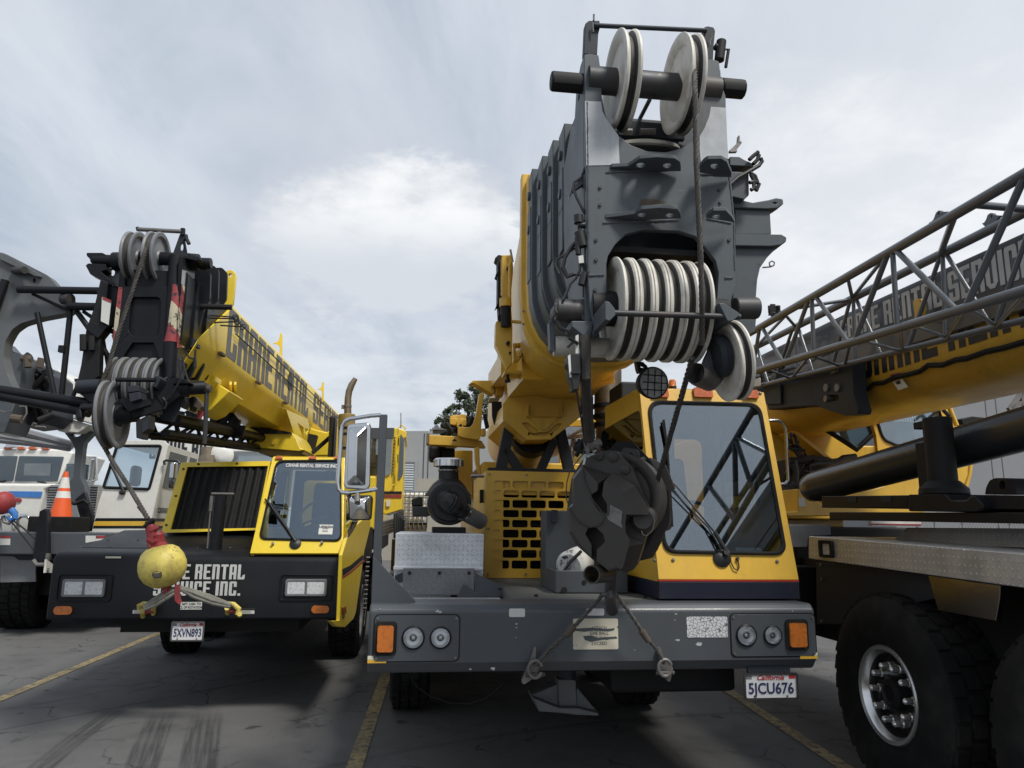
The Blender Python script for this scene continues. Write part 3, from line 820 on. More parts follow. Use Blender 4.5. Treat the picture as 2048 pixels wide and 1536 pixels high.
# worn stickers, reflective corner tape
for (x0, y0, x1, y1), mt in (((1018, 1217, 1050, 1234), 'sticker_small'), ((1172.7, 1217, 1208, 1231), 'sticker_small'), ((1146, 1237, 1235.6, 1299), 'sticker_cream'), ((1374, 1233, 1454, 1275), 'sticker_white')):
    a, b = M.p(x0, y1, 0), M.p(x1, y0, 0)
    st = MB().plate(rrect(a.x, a.z, b.x, b.z, .008), [], lambda x, z: Vector((x, -.0006, z)), (0, -.0022, 0)).build('worn_sticker', mt, bumper)
    if mt == 'sticker_cream':
        for k, (s_, sz) in enumerate((('ATTACH', .024), ('CHE BALL', .026), ('LINE PULL', .026), ('EXCEED', .026))):
            font_mesh('sticker_text', s_, ((a.x + b.x) / 2 + .02, -.003, b.z - .052 - k * .028), UX, UZ, sz, 'ink', st, .0006, sx=.95)
        m2 = MB()
        for pts in (cD((920, 322), (985, 318), (1050, 323), (1085, 320), (1080, 329), (1060, 333), (1000, 330), (960, 335), (920, 331)), cD((955, 352), (990, 350), (1015, 360), (1090, 354), (1096, 362), (1040, 366), (1010, 372), (985, 376), (962, 368))):
            m2.plate(pts, [], lambda x, y: M.p(x, y, -.0035), (0, -.001, 0))
        m2.build('torn_strip', 'grey', st)
for (x0, y0, x1, y1) in ((731, 1330, 772, 1345), (1601, 1320, 1636, 1333)):
    a, b = M.p(x0, y1, 0), M.p(x1, y0, 0); zm = (a.z + b.z) / 2
    a.x = max(a.x, UB0 + .002); b.x = min(b.x, UB1 - .002)
    dz = max(0, .852 - a.z)
    MB().box((a.x, -.004, zm + dz), (b.x, .0, b.z + dz)).build('reflective_tape', 'tape_white', bumper)
    MB().box((a.x, -.004, a.z + dz), (b.x, .0, zm + dz - .001)).build('reflective_tape', 'tape_yellow', bumper)
# paint scrapes
m2 = MB()
random.seed(3)
for x, y, w in ((875, 1222, 14), (880, 1224, 10), (1355, 1280, 12), (1398, 1288, 16), (1350, 1240, 5), (1033, 1248, 6), (1033, 1255, 5), (1032, 1275, 4), (985, 1337, 15), (940, 1338, 8), (1270, 1300, 4), (1352, 1228, 7), (1585, 1222, 5), (760, 1218, 4)):
    pts = []
    for k in range(9):
        an = 2 * math.pi * k / 9; rr = random.uniform(.35, 1)
        pts.append((x + math.cos(an) * w * .5 * rr, y + math.sin(an) * w * .28 * rr))
    m2.plate(pts, [], lambda X, Y: M.p(X, Y, -.0008), (0, -.0012, 0))
m2.build('paint_scrape', 'pale_patch', bumper)
# licence plate


def licence_plate(F, parent, u0, u1, z0, z1, v, num):
    lp = MB().plate(rrect(u0 - .006, z0 - .006, u1 + .006, z1 + .006, .014), [rrect(u0 + .006, z0 + .006, u1 - .006, z1 - .006, .01)], lambda x, z: Vector((x, v - .004, z)), (0, -.006, 0)).build('licence_plate', 'chrome_dark', parent)
    MB().plate(rrect(u0, z0, u1, z1, .012), [], lambda x, z: Vector((x, v, z)), (0, -.004, 0)).build('plate_face', 'plate_white', lp)
    w = u1 - u0; h = z1 - z0; um = (u0 + u1) / 2
    font_mesh('plate_number', num, (um, v - .006, z0 + h * .40), UX, UZ, h * .62, 'ink_navy', lp, .0015, fit=w * .86, bold=.0012)
    font_mesh('plate_state', 'California', (um, v - .006, z1 - h * .15), UX, UZ, h * .27, 'ink_red', lp, .001, fit=w * .52, shear=.4, bold=.0006)
    m2 = MB(); m2.box((u1 - w * .15, v - .0055, z1 - h * .2), (u1 - w * .03, v - .0045, z1 - h * .05)); m2.build('plate_tag', 'ink_red', lp)
    m2 = MB(); m2.box((u0 + w * .03, v - .0055, z1 - h * .2), (u0 + w * .14, v - .0045, z1 - h * .06)); m2.build('plate_tag', 'sheave_grey', lp)
    m2 = MB()
    for bx in (.2, .8):
        m2.cyl((u0 + w * bx, v - .004, z0 + h * .1), (u0 + w * bx, v - .009, z0 + h * .1), .006, 8)
    m2.build('plate_screw', 'steel', lp)
    return lp


a = M.p(1490, 1398, .02); b = M.p(1592, 1347, .02)
licence_plate(M, mc, a.x, b.x, a.z, b.z, .02, '5JCU676')
MB().box((a.x + .03, .03, b.z - .03), (b.x - .03, .05, ZB0 + .02)).build('plate_bracket', 'grey_dark', mc)
# shackles on the bumper for the tie-down sling
SHK = []
for i, pts in enumerate((cD((755, 395), (762, 400), (762, 470), (775, 480), (770, 505), (745, 530), (712, 552), (702, 540), (718, 500), (728, 480), (742, 440)), cD((1262, 400), (1272, 398), (1285, 440), (1310, 450), (1325, 490), (1318, 510), (1312, 540), (1300, 538), (1290, 510), (1262, 512), (1258, 498), (1270, 480), (1268, 440)))):
    s0 = empty('shackle', M); tag(s0, ('steel shackle at left end of the bumper tie-down sling', 'steel shackle at right end of the bumper tie-down sling')[i], 'shackle', 'shackles on the grey bumper')
    px_plate(M, rpoly(pts, 5), -.035, .03, 'shackle_tab', 'steel', s0, .004)
    cc = [(1070, 1338), (1329, 1335)][i]
    c = M.p(cc[0], cc[1], -.06)
    arc = [c + Vector((math.cos(t) * .038, -.01, math.sin(t) * .045)) for t in [R(20 + k * 20) for k in range(17)]]
    MB().tube(arc, .010, 8).build('bow', 'steel', s0)
    MB().cyl(c + Vector((-.05, 0, -.03)), c + Vector((.055, 0, -.03)), .012, 10).build('shackle_pin', 'worn_pin', s0)
    SHK.append(c)
# underside, chassis, axle, front jack
mb = MB(); mb.box((-.75, .3, .74), (.85, 8.5, 1.10)); mb.build('chassis', 'black_flat', mc, bevel=.01)
mb = MB(); mb.box((.2, .35, .60), (1.0, 1.6, .86)); mb.build('engine_sump', 'black_flat', mc, bevel=.03)
for u, v in ((-1.02, 2.75), (1.02, 2.75), (-1.02, 4.0), (1.02, 4.0), (-1.02, 7.4), (1.02, 7.4)):
    s = 1 if u < 0 else -1
    tyre(mc, (u, v, .53), (s, 0, 0), .53, .34, .30)
jk = empty('front_jack', M)
jk.parent = mc; jk.location = (0, 0, 0); jk.rotation_euler = (0, 0, 0)
J = .55
mb = MB()
mb.prism(M.P(cD((852, 530), (925, 532), (930, 640), (855, 640)), J), (0, .12, 0))
mb.prism(M.P(cD((852, 548), (750, 592), (752, 612), (780, 660), (858, 664)), J + .02), (0, .06, 0))
mb.prism(M.P(cD((928, 560), (1020, 670), (1010, 679), (925, 670)), J + .02), (0, .06, 0))
mb.prism(M.P(cD((752, 606), (860, 648), (930, 648), (1018, 668), (1020, 680), (930, 676), (860, 668), (775, 662)), J - .06), (0, .28, 0))
mb.build('jack_foot', 'jib_grey', jk, bevel=.006)
MB().cyl(M.p(1134, 1360, J + .06), M.p(1134, 1360, J + .06) + Vector((0, 0, .45)), .055).build('jack_leg', 'grey_dark', jk)
# loose brake hose hanging under the bumper
pts = [M.p(x, y, .35) for x, y in cD((245, 515), (275, 560), (330, 600), (410, 626), (490, 630), (560, 605), (620, 555), (655, 515))]
MB().tube(pts, .004, 6).build('hanging_hose', 'black_flat', mc)
# ---- deck
mb = MB()
mb.box((-.40, .30, 1.06), (1.355, 2.0, ZB1 - .004)); mb.box((-.40, 2.0, 1.06), (1.355, 8.8, 1.16)); mb.box((-1.25, 2.6, 1.0), (-.4, 8.8, 1.16))
deck = mb.build('deck', 'deck', mc, bevel=.006)
m2 = MB()
for x, y in ((1072, 1193), (1203, 1190), (1000, 1180), (1290, 1196)):
    c = M.pz(x, y, ZB1 - .004); m2.cyl(c, c + Vector((0, 0, .012)), .012, 8)
m2.build('deck_bolt', 'black_flat', deck)
# stepped access well with chequer plate on the left of the deck
mb = MB()
a0 = M.p(805, 1190, 1.0); a1 = M.p(949, 1147, 1.0)
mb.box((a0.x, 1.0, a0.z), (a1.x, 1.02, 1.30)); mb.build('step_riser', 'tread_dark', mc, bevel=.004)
mb = MB(); mb.box((-1.2, .30, 1.085), (-.42, 1.0, 1.105)); mb.build('step_tread', 'tread', mc, bevel=.004)
f0, f1 = M.p(788, 1147, 1.25), M.p(963, 1068, 1.25)
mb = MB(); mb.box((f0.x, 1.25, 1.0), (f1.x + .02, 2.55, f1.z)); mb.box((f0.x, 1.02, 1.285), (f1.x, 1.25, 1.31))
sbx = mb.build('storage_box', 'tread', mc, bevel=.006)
m2 = MB()
for x in (819, 879, 938):
    c = M.p(x, 1146, .995); m2.cyl(c, c - Vector((0, .012, 0)), .012, 8)
m2.build('box_bolt', 'black_flat', sbx)
px_plate(M, cN((660, 1275), (830, 1350), (875, 1422), (700, 1424), (660, 1400)), 1.0, .03, 'side_gusset', 'grey', mc, .004)
px_plate(M, cN((545, 1425), (582, 1345), (600, 1345), (700, 1424)), .55, .02, 'side_gusset', 'grey', mc, .003)
px_plate(M, cN((155, 1290), (205, 1270), (205, 1330), (160, 1340)), 1.0, .02, 'side_gusset', 'grey_dark', mc, .003)
# ---- mirror post with gusset and two mirrors
pa = M.p(753, 1110, .18); pb = M.p(767, 830, .18)
mp = MB().box((pb.x - .022, .15, 1.15), (pb.x + .024, .20, pb.z)).build('mirror_post', 'grey', mc, bevel=.004)
px_plate(M, cN((18, 1165), (284, 1448), (284, 1462), (10, 1462)), .08, .03, 'post_gusset', 'grey', mp, .003)
# tubular bow round the big mirror
bow = [M.p(x, y, .16) for x, y in cZ4((490, 432), (430, 437), (400, 438), (230, 465), (190, 470), (140, 495), (115, 540), (105, 640), (90, 880), (72, 1080), (82, 1145), (115, 1175), (170, 1180), (330, 1162), (420, 1150), (455, 1140))]
MB().tube(bow, .013, 10).build('mirror_arm', 'mirror_back', mp)


def loftplate(outer, F, v, depth, name, mat, parent, inset=.75, centre=None):
    """pillow-shaped housing: outline at v, smaller ridge outline nearer the viewer"""
    cx = sum(p[0] for p in outer) / len(outer); cy = sum(p[1] for p in outer) / len(outer)
    r = [[F.p(x, y, v + .05) for x, y in outer], [F.p(x, y, v) for x, y in outer], [F.p(cx + (x - cx) * .93, cy + (y - cy) * .96, v - depth * .35) for x, y in outer], [F.p(cx + (x - cx) * inset, cy + (y - cy) * .88, v - depth) for x, y in outer]]
    return MB().loft(r).build(name, mat, parent)


out = rpoly(cZ4((165, 520), (372, 502), (398, 545), (385, 1120), (352, 1155), (150, 1140), (132, 1110)), 9, 5)
mir = MB().loft([[M.p(x, y, .20) for x, y in out], [M.p(x, y, .15) for x, y in out]]).build('mirror', 'mirror_back', mp, bevel=.01)
mb = MB()   # ridged back of the housing
q = dict(tl=(172, 545), tr=(368, 530), br=(350, 1120), bl=(152, 1115), rt=(255, 640), rb=(238, 1020))
q = {k: cZ4(v)[0] for k, v in q.items()}
base = {k: M.p(*q[k], .148) for k in ('tl', 'tr', 'br', 'bl')}
top = {k: M.p(*q[k], .095) for k in ('rt', 'rb')}
vs = {k: mb.bm.verts.new(p) for k, p in {**base, **top}.items()}
for f in (('tl', 'tr', 'rt'), ('tr', 'br', 'rb', 'rt'), ('br', 'bl', 'rb'), ('bl', 'tl', 'rt', 'rb'), ('tl', 'bl', 'br', 'tr')): mb._f([vs[k] for k in f])
mb.build('housing_back', 'mirror_back', mir, bevel=.012, seg=3)
sm = rpoly(cZ4((190, 1205), (395, 1200), (415, 1230), (400, 1440), (180, 1445), (172, 1240)), 7, 5)
m2 = MB().loft([[M.p(x, y, .20) for x, y in sm], [M.p(x, y, .12) for x, y in sm]]).build('convex_mirror', 'plastic', mp, bevel=.008)
si = rpoly(cZ4((198, 1222), (385, 1218), (392, 1240), (385, 1428), (192, 1432), (186, 1245)), 6, 5)
cx = sum(p[0] for p in si) / len(si); cy = sum(p[1] for p in si) / len(si)
rings = [[M.p(cx + (x - cx) * k, cy + (y - cy) * k, .118 - .045 * (1 - k * k)) for x, y in si] for k in (1, .8, .6, .4, .2)]
MB().loft(rings).build('mirror_glass', 'chrome', m2)
MB().cyl(M.p(*cZ4((263, 1195))[0], .1), M.p(*cZ4((263, 1275))[0], .055), .016).build('mirror_clamp', 'steel', m2)
# ---- air cleaner on the storage box
ac = empty('air_cleaner', M); ac.parent = mc; ac.location = (0, 0, 0); ac.rotation_euler = (0, 0, 0)
c = M.p(899.5, 1006, 1.75); rr = 44 * 5.95 / FPX
mb = MB(); mb.lathe([(0, .0), (rr * .5, 0), (rr * .52, -.01), (rr * .8, -.012), (rr * .84, .01), (rr * .97, .012), (rr, .03), (rr, .5), (rr * .9, .56), (0, .56)], c, (0, 1, 0), 48)
mb.build('canister', 'plastic', ac)
MB().box((c.x - .13, 1.66, f1.z), (c.x + .13, 2.2, f1.z + .045)).build('canister_mount', 'black_flat', ac, bevel=.005)
n0 = M.p(897, 968, 1.95); n1 = M.p(897, 936, 1.95)
mb = MB(); mb.tube([n0 - Vector((0, 0, .10)), n0, n0 + Vector((0, 0, .04)), n1], .1, 24, True, [.20, .13, .085, .08]); mb.build('intake_neck', 'plastic', ac)
mb = MB(); mb.lathe([(.0, .0), (.075, 0), (.10, .004), (.128, .012), (.128, .065), (.11, .078), (0, .085)], n1, (0, 0, 1), 40); mb.build('intake_cap', 'chrome', ac)
m2 = MB(); m2.lathe([(.084, 0), (.088, .003), (.088, .013), (.084, .016)], n1 - Vector((0, 0, .03)), (0, 0, 1), 30, closed=True); m2.build('neck_clamp', 'chrome_dark', ac)
h0 = M.p(885, 990, 1.68); hp = [M.p(x, y, v) for x, y, v in ((888, 996, 1.66), (897, 1003, 1.60), (908, 1010, 1.62), (930, 1025, 1.70))]
rad = []; pp = []
for i in range(25):
    t = i / 24 * 3; k = min(int(t), 2); f = t - k
    pp.append(hp[k].lerp(hp[k + 1], f)); rad.append(.066 + .007 * (math.sin(i * 1.6) > .3))
mb = MB(); mb.tube(pp, .07, 20, True, rad); mb.build('intake_hose', 'plastic', ac)
m2 = MB(); m2.cyl(hp[3].lerp(hp[2], .1), hp[3].lerp(hp[2], .02), .074); m2.build('hose_clamp', 'chrome', ac)
MB().tube([hp[3], M.p(945, 1034, 1.78), M.p(962, 1043, 1.86)], .066, 20).build('intake_pipe', 'sheave_grey', ac)
# ---- radiator grille box
g0, g1 = M.p(968, 1157, 2.0), M.p(1147, 945, 2.0)
GU0, GU1, GZ0, GZ1 = g0.x, g0.x + .80, ZB1, g1.z
gb = empty('radiator_cowl', M); gb.parent = mc; gb.location = (0, 0, 0); gb.rotation_euler = (0, 0, 0)
holes = []
rows = [(760, 800), (815, 855), (870, 915), (928, 970), (985, 1028), (1042, 1088), (1100, 1145), (1158, 1205), (1220, 1268)]
for ri, (ya, yb) in enumerate(rows):
    za = M.p(1040, 700 + yb / 2.898, 2.0).z; zb = M.p(1040, 700 + ya / 2.898, 2.0).z
    x = GU0 + .075
    first = .155 if ri % 2 == 0 else .078
    if ri in (0, 8): first = .155 if ri == 0 else .155
    w = first
    while x < GU1 - .12:
        x1 = min(x + w - .022, GU1 - .07)
        holes.append(rrect(x, za, x1, zb, .016, 3)); x = x1 + .022; w = .155
mb = MB(); mb.plate([(GU0, GZ0), (GU1, GZ0), (GU1, GZ1), (GU0, GZ1)], holes, lambda x, z: Vector((x, 2.0, z)), (0, .012, 0)); mb.build('grille', 'yellow', gb)
mb = MB(); mb.box((GU0, 2.013, GZ0 + .004), (GU0 + .012, 3.4, GZ1)); mb.box((GU1 - .012, 2.013, GZ0 + .004), (GU1, 3.4, GZ1)); mb.box((GU0 + .012, 2.013, GZ1 - .012), (GU1 - .012, 3.4, GZ1)); mb.box((GU0 + .012, 2.013, GZ0 + .004), (GU0 + .155, 2.05, GZ1 - .012))
mb.box((GU0 + .155, 2.03, GZ1 - .20), (GU1 - .02, 2.05, GZ1 - .013))
mb.build('cowl_shell', 'yellow', gb, bevel=.004)
mb = MB(); mb.box((GU0 + .14, 2.12, GZ0 + .01), (GU1 - .02, 2.2, GZ1 - .02))
for k in range(44):
    x = GU0 + .16 + k * .0145
    mb.box((x, 2.10, GZ0 + .02), (x + .004, 2.12, GZ1 - .03))
for k in range(3):
    z = GZ0 + .2 + k * .22
    mb.box((GU0 + .15, 2.085, z), (GU1 - .03, 2.10, z + .03))
mb.build('radiator_core', 'core', gb)
m2 = MB()
for bx in (GU0 + .03, GU0 + .35, GU1 - .03):
    for bz in (GZ1 - .03, GZ0 + .03): m2.cyl((bx, 2.0, bz), (bx, 1.99, bz), .009, 8)
m2.cyl((GU0 + .03, 2.0, GZ0 + .4), (GU0 + .03, 1.99, GZ0 + .4), .009, 8)
m2.build('cowl_bolt', 'steel', gb)
MB().tube([M.p(942, 952, 2.06), M.p(968, 952, 2.06)], .014, 10).build('coolant_pipe', 'chrome_dark', gb)
px_plate(M, cN((690, 750), (720, 750), (720, 830), (690, 835)), 2.2, .08, 'latch_box', 'black', gb, .005)
# ---- boom rest trestle on top of the cowl
br = empty('boom_rest', M); br.parent = mc; br.location = (0, 0, 0); br.rotation_euler = (0, 0, 0)
VR = 2.35
bp = lambda pts: M.P(pts, VR)
mb = MB()
for p0, p1, w in (((1001, 942), (1024, 826), .10), ((1138, 942), (1117, 850), .09), ((1010, 898), (1040, 942), .075), ((1108, 880), (1080, 942), .075)):
    mb.beam(M.p(*p0, VR), M.p(*p1, VR), w, .10, (0, 1, 0))
mb.box((M.p(975, 942, VR).x, VR - .06, GZ1 + .002), (M.p(1150, 942, VR).x, VR + .06, GZ1 + .05))
mb.build('trestle', 'grey_dark', br, bevel=.004)
# ---- open tool box and the worn white drum inside it
tb = empty('tool_box', M); tag(tb, 'grey steel tool box standing on the crane deck below the hook block', 'tool box')
c0 = M.pz(1111, 1186, ZB1); VT = c0.y
x0, x1 = c0.x, M.p(1256, 1180, VT).x
zt = M.p(1150, 1141, VT).z
mb = MB()
zb = ZB1
mb.box((x0, VT, zb), (x1, VT + .012, zt)); mb.box((x0, VT + .013, zb), (x0 + .012, VT + .38, zt)); mb.box((x1 - .012, VT + .013, zb), (x1, VT + .38, zt)); mb.box((x0 + .013, VT + .013, zb), (x1 - .013, VT + .37, zb + .012))
z2 = M.p(1110, 1021, VT + .4).z
mb.box((x0, VT + .39, zb), (x1, VT + .62, z2))
mb.build('box_body', 'grey', tb, bevel=.006)
m2 = MB(); a = M.p(1108, 1034, VT + .38); m2.box((a.x - .02, VT + .34, a.z - .04), (a.x + .02, VT + .388, a.z + .05)); m2.build('box_latch', 'grey_dark', tb, bevel=.004)
m2 = MB(); a = M.p(1128, 1180, VT); m2.cyl(a, a - Vector((0, .01, 0)), .02, 12); a = M.p(1168, 1165, VT); m2.cyl(a, a - Vector((0, .004, 0)), .016, 8); m2.build('box_plug', 'black_flat', tb)
dr = empty('fluid_drum', M); tag(dr, 'white drum with flaking paint lying inside the grey tool box', 'drum')
c = M.p(1150, 1128, VT + .17); rr = .105
mb = MB(); mb.lathe([(0, -.10), (rr * .8, -.10), (rr, -.08), (rr, .09), (rr * .85, .11), (0, .11)], c, (.55, .8, .15), 28); mb.build('drum_shell', 'worn_white', dr)
MB().tube([c + Vector((-.14, -.12, -.10)), c + Vector((-.06, -.13, .02)), c + Vector((.02, -.11, .09))], .011, 8).build('drum_strap', 'black_flat', dr)
# ---- driver cab of the main crane
cb = empty('cab', M); cb.parent = mc; cb.location = (0, 0, 0); cb.rotation_euler = (0, 0, 0)
CU0, CU1, CZ0, CZS, CZT = .462, 1.362, ZB1 + .004, 1.285, 2.53
CVB, CVT, CVR = .18, .50, 1.45
vz = lambda z: CVB + max(0, (z - 1.30)) / (CZT - 1.30) * (CVT - CVB)          # front plane, leaning back above the stripe


def on_front(x, y):
    """picture point -> leaning front plane"""
    v = .3
    for _ in range(8): v = vz(M.p(x, y, v).z)
    return M.p(x, y, v)


fn = Vector((0, CZT - 1.30, -(CVT - CVB))).normalized()
corners = [(CU0, CZS), (CU1, CZS), (CU1 - .008, CZT), (CU0 + .0, CZT)]
ws = rpoly(cY((345, 250), (360, 205), (1040, 222), (1090, 270), (1242, 1150), (1200, 1208), (500, 1195), (440, 1130)), 15, 5)
ws = rpoly(cY((343, 205), (1075, 222), (1250, 1210), (452, 1196)), 26, 7)
wsl = [on_front(x, y) for x, y in ws]
hole = [(p.x, p.z) for p in wsl]
f3 = lambda x, z: Vector((x, vz(z), z))
MB().plate(corners, [hole], f3, fn * .03).build('front_panel', 'yellow', cb, bevel=.006)
cx = sum(p[0] for p in ws) / len(ws); cy = sum(p[1] for p in ws) / len(ws)
sc_ = lambda k, d: [on_front(cx + (x - cx) * k, cy + (y - cy) * (1 + (k - 1) * .85)) - fn * d for x, y in ws]
mb = MB(); mb.loft([sc_(1.008, -.004), sc_(1.008, .014), sc_(.985, .018), sc_(.955, .010), sc_(.955, -.004)], cap=False); mb.build('window_seal', 'rubber', cb)
mb = MB(); a = sc_(.965, .004); mb.prism(a, fn * .004); mb.build('windscreen', 'glass', cb)
# stripe skirt
MB().box((CU0, CVB, CZ0), (CU1, CVB + .03, CZS - .012)).build('navy_stripe', 'navy', cb, bevel=.003)
MB().box((CU0, CVB - .001, CZS - .0085), (CU1, CVB + .03, CZS - .0015)).build('red_pinstripe', 'ink_red', cb)
# sides: left has a quarter window
zl = M.pu(1194, 824, CU0)
side = [(CVB + .032, CZ0), (CVR, CZ0), (CVR, zl.z), (vz(CZT) + .035, CZT), (CVB + .035, 1.30)]
wl = [M.pu(x, y, CU0) for x, y in cC((752, 480), (770, 462), (970, 350), (985, 362), (1003, 545), (1000, 600), (990, 640), (752, 640))]
wl = [(p.y, p.z) for p in wl]
MB().plate(side, [rpoly(wl, .05, 4)], lambda y, z: Vector((CU0, y, z)), (.025, 0, 0)).build('side_panel', 'yellow', cb, bevel=.004)
MB().plate(rpoly(wl, .05, 4), [], lambda y, z: Vector((CU0 + .01, y, z)), (.005, 0, 0)).build('side_window', 'glass_dark', cb)
MB().box((CU0 - .003, CVB + .032, CZ0 + .002), (CU0 - .0005, CVR - .01, CZS - .012)).build('navy_stripe', 'navy', cb)
rw = [(.60, 1.75), (1.30, 1.75), (1.30, 2.38), (.72, 2.38)]
MB().plate(side, [rpoly(rw, .05, 4)], lambda y, z: Vector((CU1 - .025, y, z)), (.025, 0, 0)).build('side_panel', 'yellow', cb, bevel=.004)
MB().plate(rpoly(rw, .05, 4), [], lambda y, z: Vector((CU1 - .015, y, z)), (.005, 0, 0)).build('side_window', 'glass_dark', cb)
# roof and rear wall with two windows
rt = [(vz(CZT) + .004, CZT), (CVR, zl.z + .0)]
mb = MB(); mb.prism([Vector((CU0 + .026, vz(CZT) + .035, CZT - .03)), Vector((CU0 + .026, vz(CZT) + .002, CZT + .004)), Vector((CU0 + .026, CVR, zl.z + .004)), Vector((CU0 + .026, CVR, zl.z - .03))], (CU1 - CU0 - .052, 0, 0)); mb.build('roof', 'yellow', cb, bevel=.004)
hl = [rrect(CU0 + .06, 1.75, CU0 + .34, 2.25, .05, 4), rrect(CU0 + .42, 1.50, CU1 - .10, 2.30, .06, 4)]
MB().plate([(CU0 + .026, CZ0), (CU1 - .026, CZ0), (CU1 - .026, zl.z - .031), (CU0 + .026, zl.z - .031)], hl, lambda x, z: Vector((x, CVR - .03, z)), (0, .028, 0)).build('rear_panel', 'cab_inside', cb)
MB().box((CU0 + .027, CVB + .04, CZ0 + .004), (CU1 - .027, CVR - .032, CZ0 + .03)).build('cab_floor', 'black_flat', cb)
# inside: dash, wheel, seat, paper
mb = MB(); mb.prism([Vector((CU0 + .03, v, z)) for v, z in ((.25, 1.22), (.25, 1.32), (.34, 1.40), (.50, 1.38), (.52, 1.22))], (CU1 - CU0 - .06, 0, 0)); mb.build('dashboard', 'cab_inside', cb, bevel=.01)
cw = Vector((CU0 + .40, .60, 1.62)); ax = Vector((0, -.75, .65)).normalized()
e = UX; g = ax.cross(e)
mb = MB(); ringp = [cw + (e * math.cos(t) + g * math.sin(t)) * .21 for t in [2 * math.pi * k / 36 for k in range(37)]]
mb.tube(ringp, .013, 8, False)
for k in range(3):
    t = R(90 + 120 * k); mb.cyl(cw, cw + (e * math.cos(t) + g * math.sin(t)) * .21, .010, 6)
mb.cyl(cw - ax * .4, cw, .03, 10); mb.build('steering_wheel', 'plastic', cb)
mb = MB(); mb.box((CU0 + .15, .85, 1.2), (CU0 + .62, 1.25, 1.62)); mb.prism([Vector((CU0 + .16, v, z)) for v, z in ((1.18, 1.6), (1.30, 1.6), (1.38, 2.12), (1.30, 2.14))], (.44, 0, 0)); mb.build('driver_seat', 'seat', cb, bevel=.05, seg=3)
a, b = M.p(1476, 1101, .36), M.p(1527, 1082, .36)
MB().prism([Vector((a.x, .33, 1.404)), Vector((b.x, .33, 1.404)), Vector((b.x - .005, .40, 1.475)), Vector((a.x, .40, 1.475))], (0, .004, -.003)).build('dash_paper', 'tag', cb)
# roof marker lamps
for x0, y0, x1, y1 in ((1303, 778, 1334, 796), (1387, 779, 1422, 796), (1486, 783, 1513, 798)):
    p0, p1 = on_front(x0, y1), on_front(x1, y0)
    mb = MB(); mb.plate(rrect(p0.x, p0.z, p1.x, p1.z, .008, 3), [], lambda x, z: f3(x, z) - fn * .001, -fn * .022); mb.build('marker_lamp', 'amber_red', cb, bevel=.005)
m2 = MB()
for x, y in ((1346, 1120), (1554, 1123), (1520, 787), (1309, 1121)):
    p = on_front(x, y); m2.lathe([(.010, 0), (.011, .006), (.006, .011), (0, .012)], p, -fn, 12)
m2.build('cab_bolt', 'steel', cb)
# wiper
wp = empty('wiper', M); wp.parent = mc; wp.location = (0, 0, 0); wp.rotation_euler = (0, 0, 0)
of = lambda x, y, d: on_front(x, y) - fn * d
mb = MB(); mb.lathe([(.055, 0), (.055, .01), (.02, .03), (0, .032)], of(1443, 1117, .0), -fn, 20); mb.lathe([(.02, 0), (.02, .05), (0, .052)], of(1448, 1108, .0), -fn, 12)
mb.tube([of(1448, 1106, .04), of(1425, 1068, .04)], .014, 8); mb.tube([of(1425, 1068, .04), of(1350, 977, .04), of(1341, 966, .03)], .006, 8)
mb.tube([of(1436, 1100, .04), of(1413, 1058, .035), of(1340, 984, .035)], .005, 8); mb.build('wiper_arm', 'plastic', wp)
mb = MB(); mb.tube([of(1325, 843, .025), of(1332, 900, .025), of(1342, 1055, .025)], .009, 8); mb.tube([of(1322, 850, .028), of(1333, 905, .028)], .006, 6); mb.build('wiper_blade', 'rubber', wp)
mb = MB(); mb.tube([of(*p, .01) for p in cY((880, 1215), (885, 1260), (905, 1300), (930, 1312), (937, 1290), (930, 1235))], .004, 6); p = of(*cY((927, 1235))[0], 0); mb.cyl(p, p - fn * .02, .01, 8); mb.build('washer_hose', 'plastic', wp)
# grab handle on the right
pts = [M.p(x, y, .60) for x, y in cY((1138, 330), (1195, 328), (1225, 345), (1245, 380), (1262, 720), (1245, 742), (1210, 748))]
MB().tube(pts, .011, 8).build('grab_handle', 'chrome_dark', cb)
# beacon and roof box behind the cab
bc = M.p(1345, 775, 1.2)
mb = MB(); mb.lathe([(.03, -.05), (.03, 0), (.035, .005)], bc, UZ, 16); mb.box(bc + Vector((-.03, -.03, -.12)), bc + Vector((.03, .03, -.05))); bcn = mb.build('beacon', 'plastic', cb)
mb = MB(); mb.lathe([(.028, .006), (.028, .05), (.02, .062), (0, .065)], bc, UZ, 16); mb.build('beacon_lens', 'amber', bcn)
mb = MB(); a, b = M.p(1243, 830, 1.5), M.p(1264, 751, 1.5); mb.box((a.x, 1.5, a.z - .5), (b.x + .35, 1.9, b.z - .05)); mb.build('filter_housing', 'grey_dark', mc, bevel=.02)
# side step and tank on the right of the cab
mb = MB(); mb.box((1.0, 1.5, .75), (1.35, 2.8, 1.12)); mb.build('fuel_tank', 'grey_dark', mc, bevel=.05, seg=3)
px_plate(M, cK((290, 1230), (608, 1230), (608, 1312), (440, 1320), (430, 1400), (300, 1400)), 1.2, .3, 'battery_cover', 'sheave_grey', mc, .01)
# ================================================================== main boom
BU = .12


def uprof(hw, zt, zb, zc, v, n=14, uc=BU):
    pts = [Vector((uc - hw, v, zt)), Vector((uc + hw, v, zt)), Vector((uc + hw, v, zc))]
    for k in range(1, n): 
        t = math.pi * k / n
        c, s = math.cos(t), math.sin(t)
        e = .75
        pts.append(Vector((uc + hw * (abs(c) ** e) * (1 if c > 0 else -1), v, zc - (zc - zb) * (abs(s) ** e))))
    pts.append(Vector((uc - hw, v, zc)))
    return pts


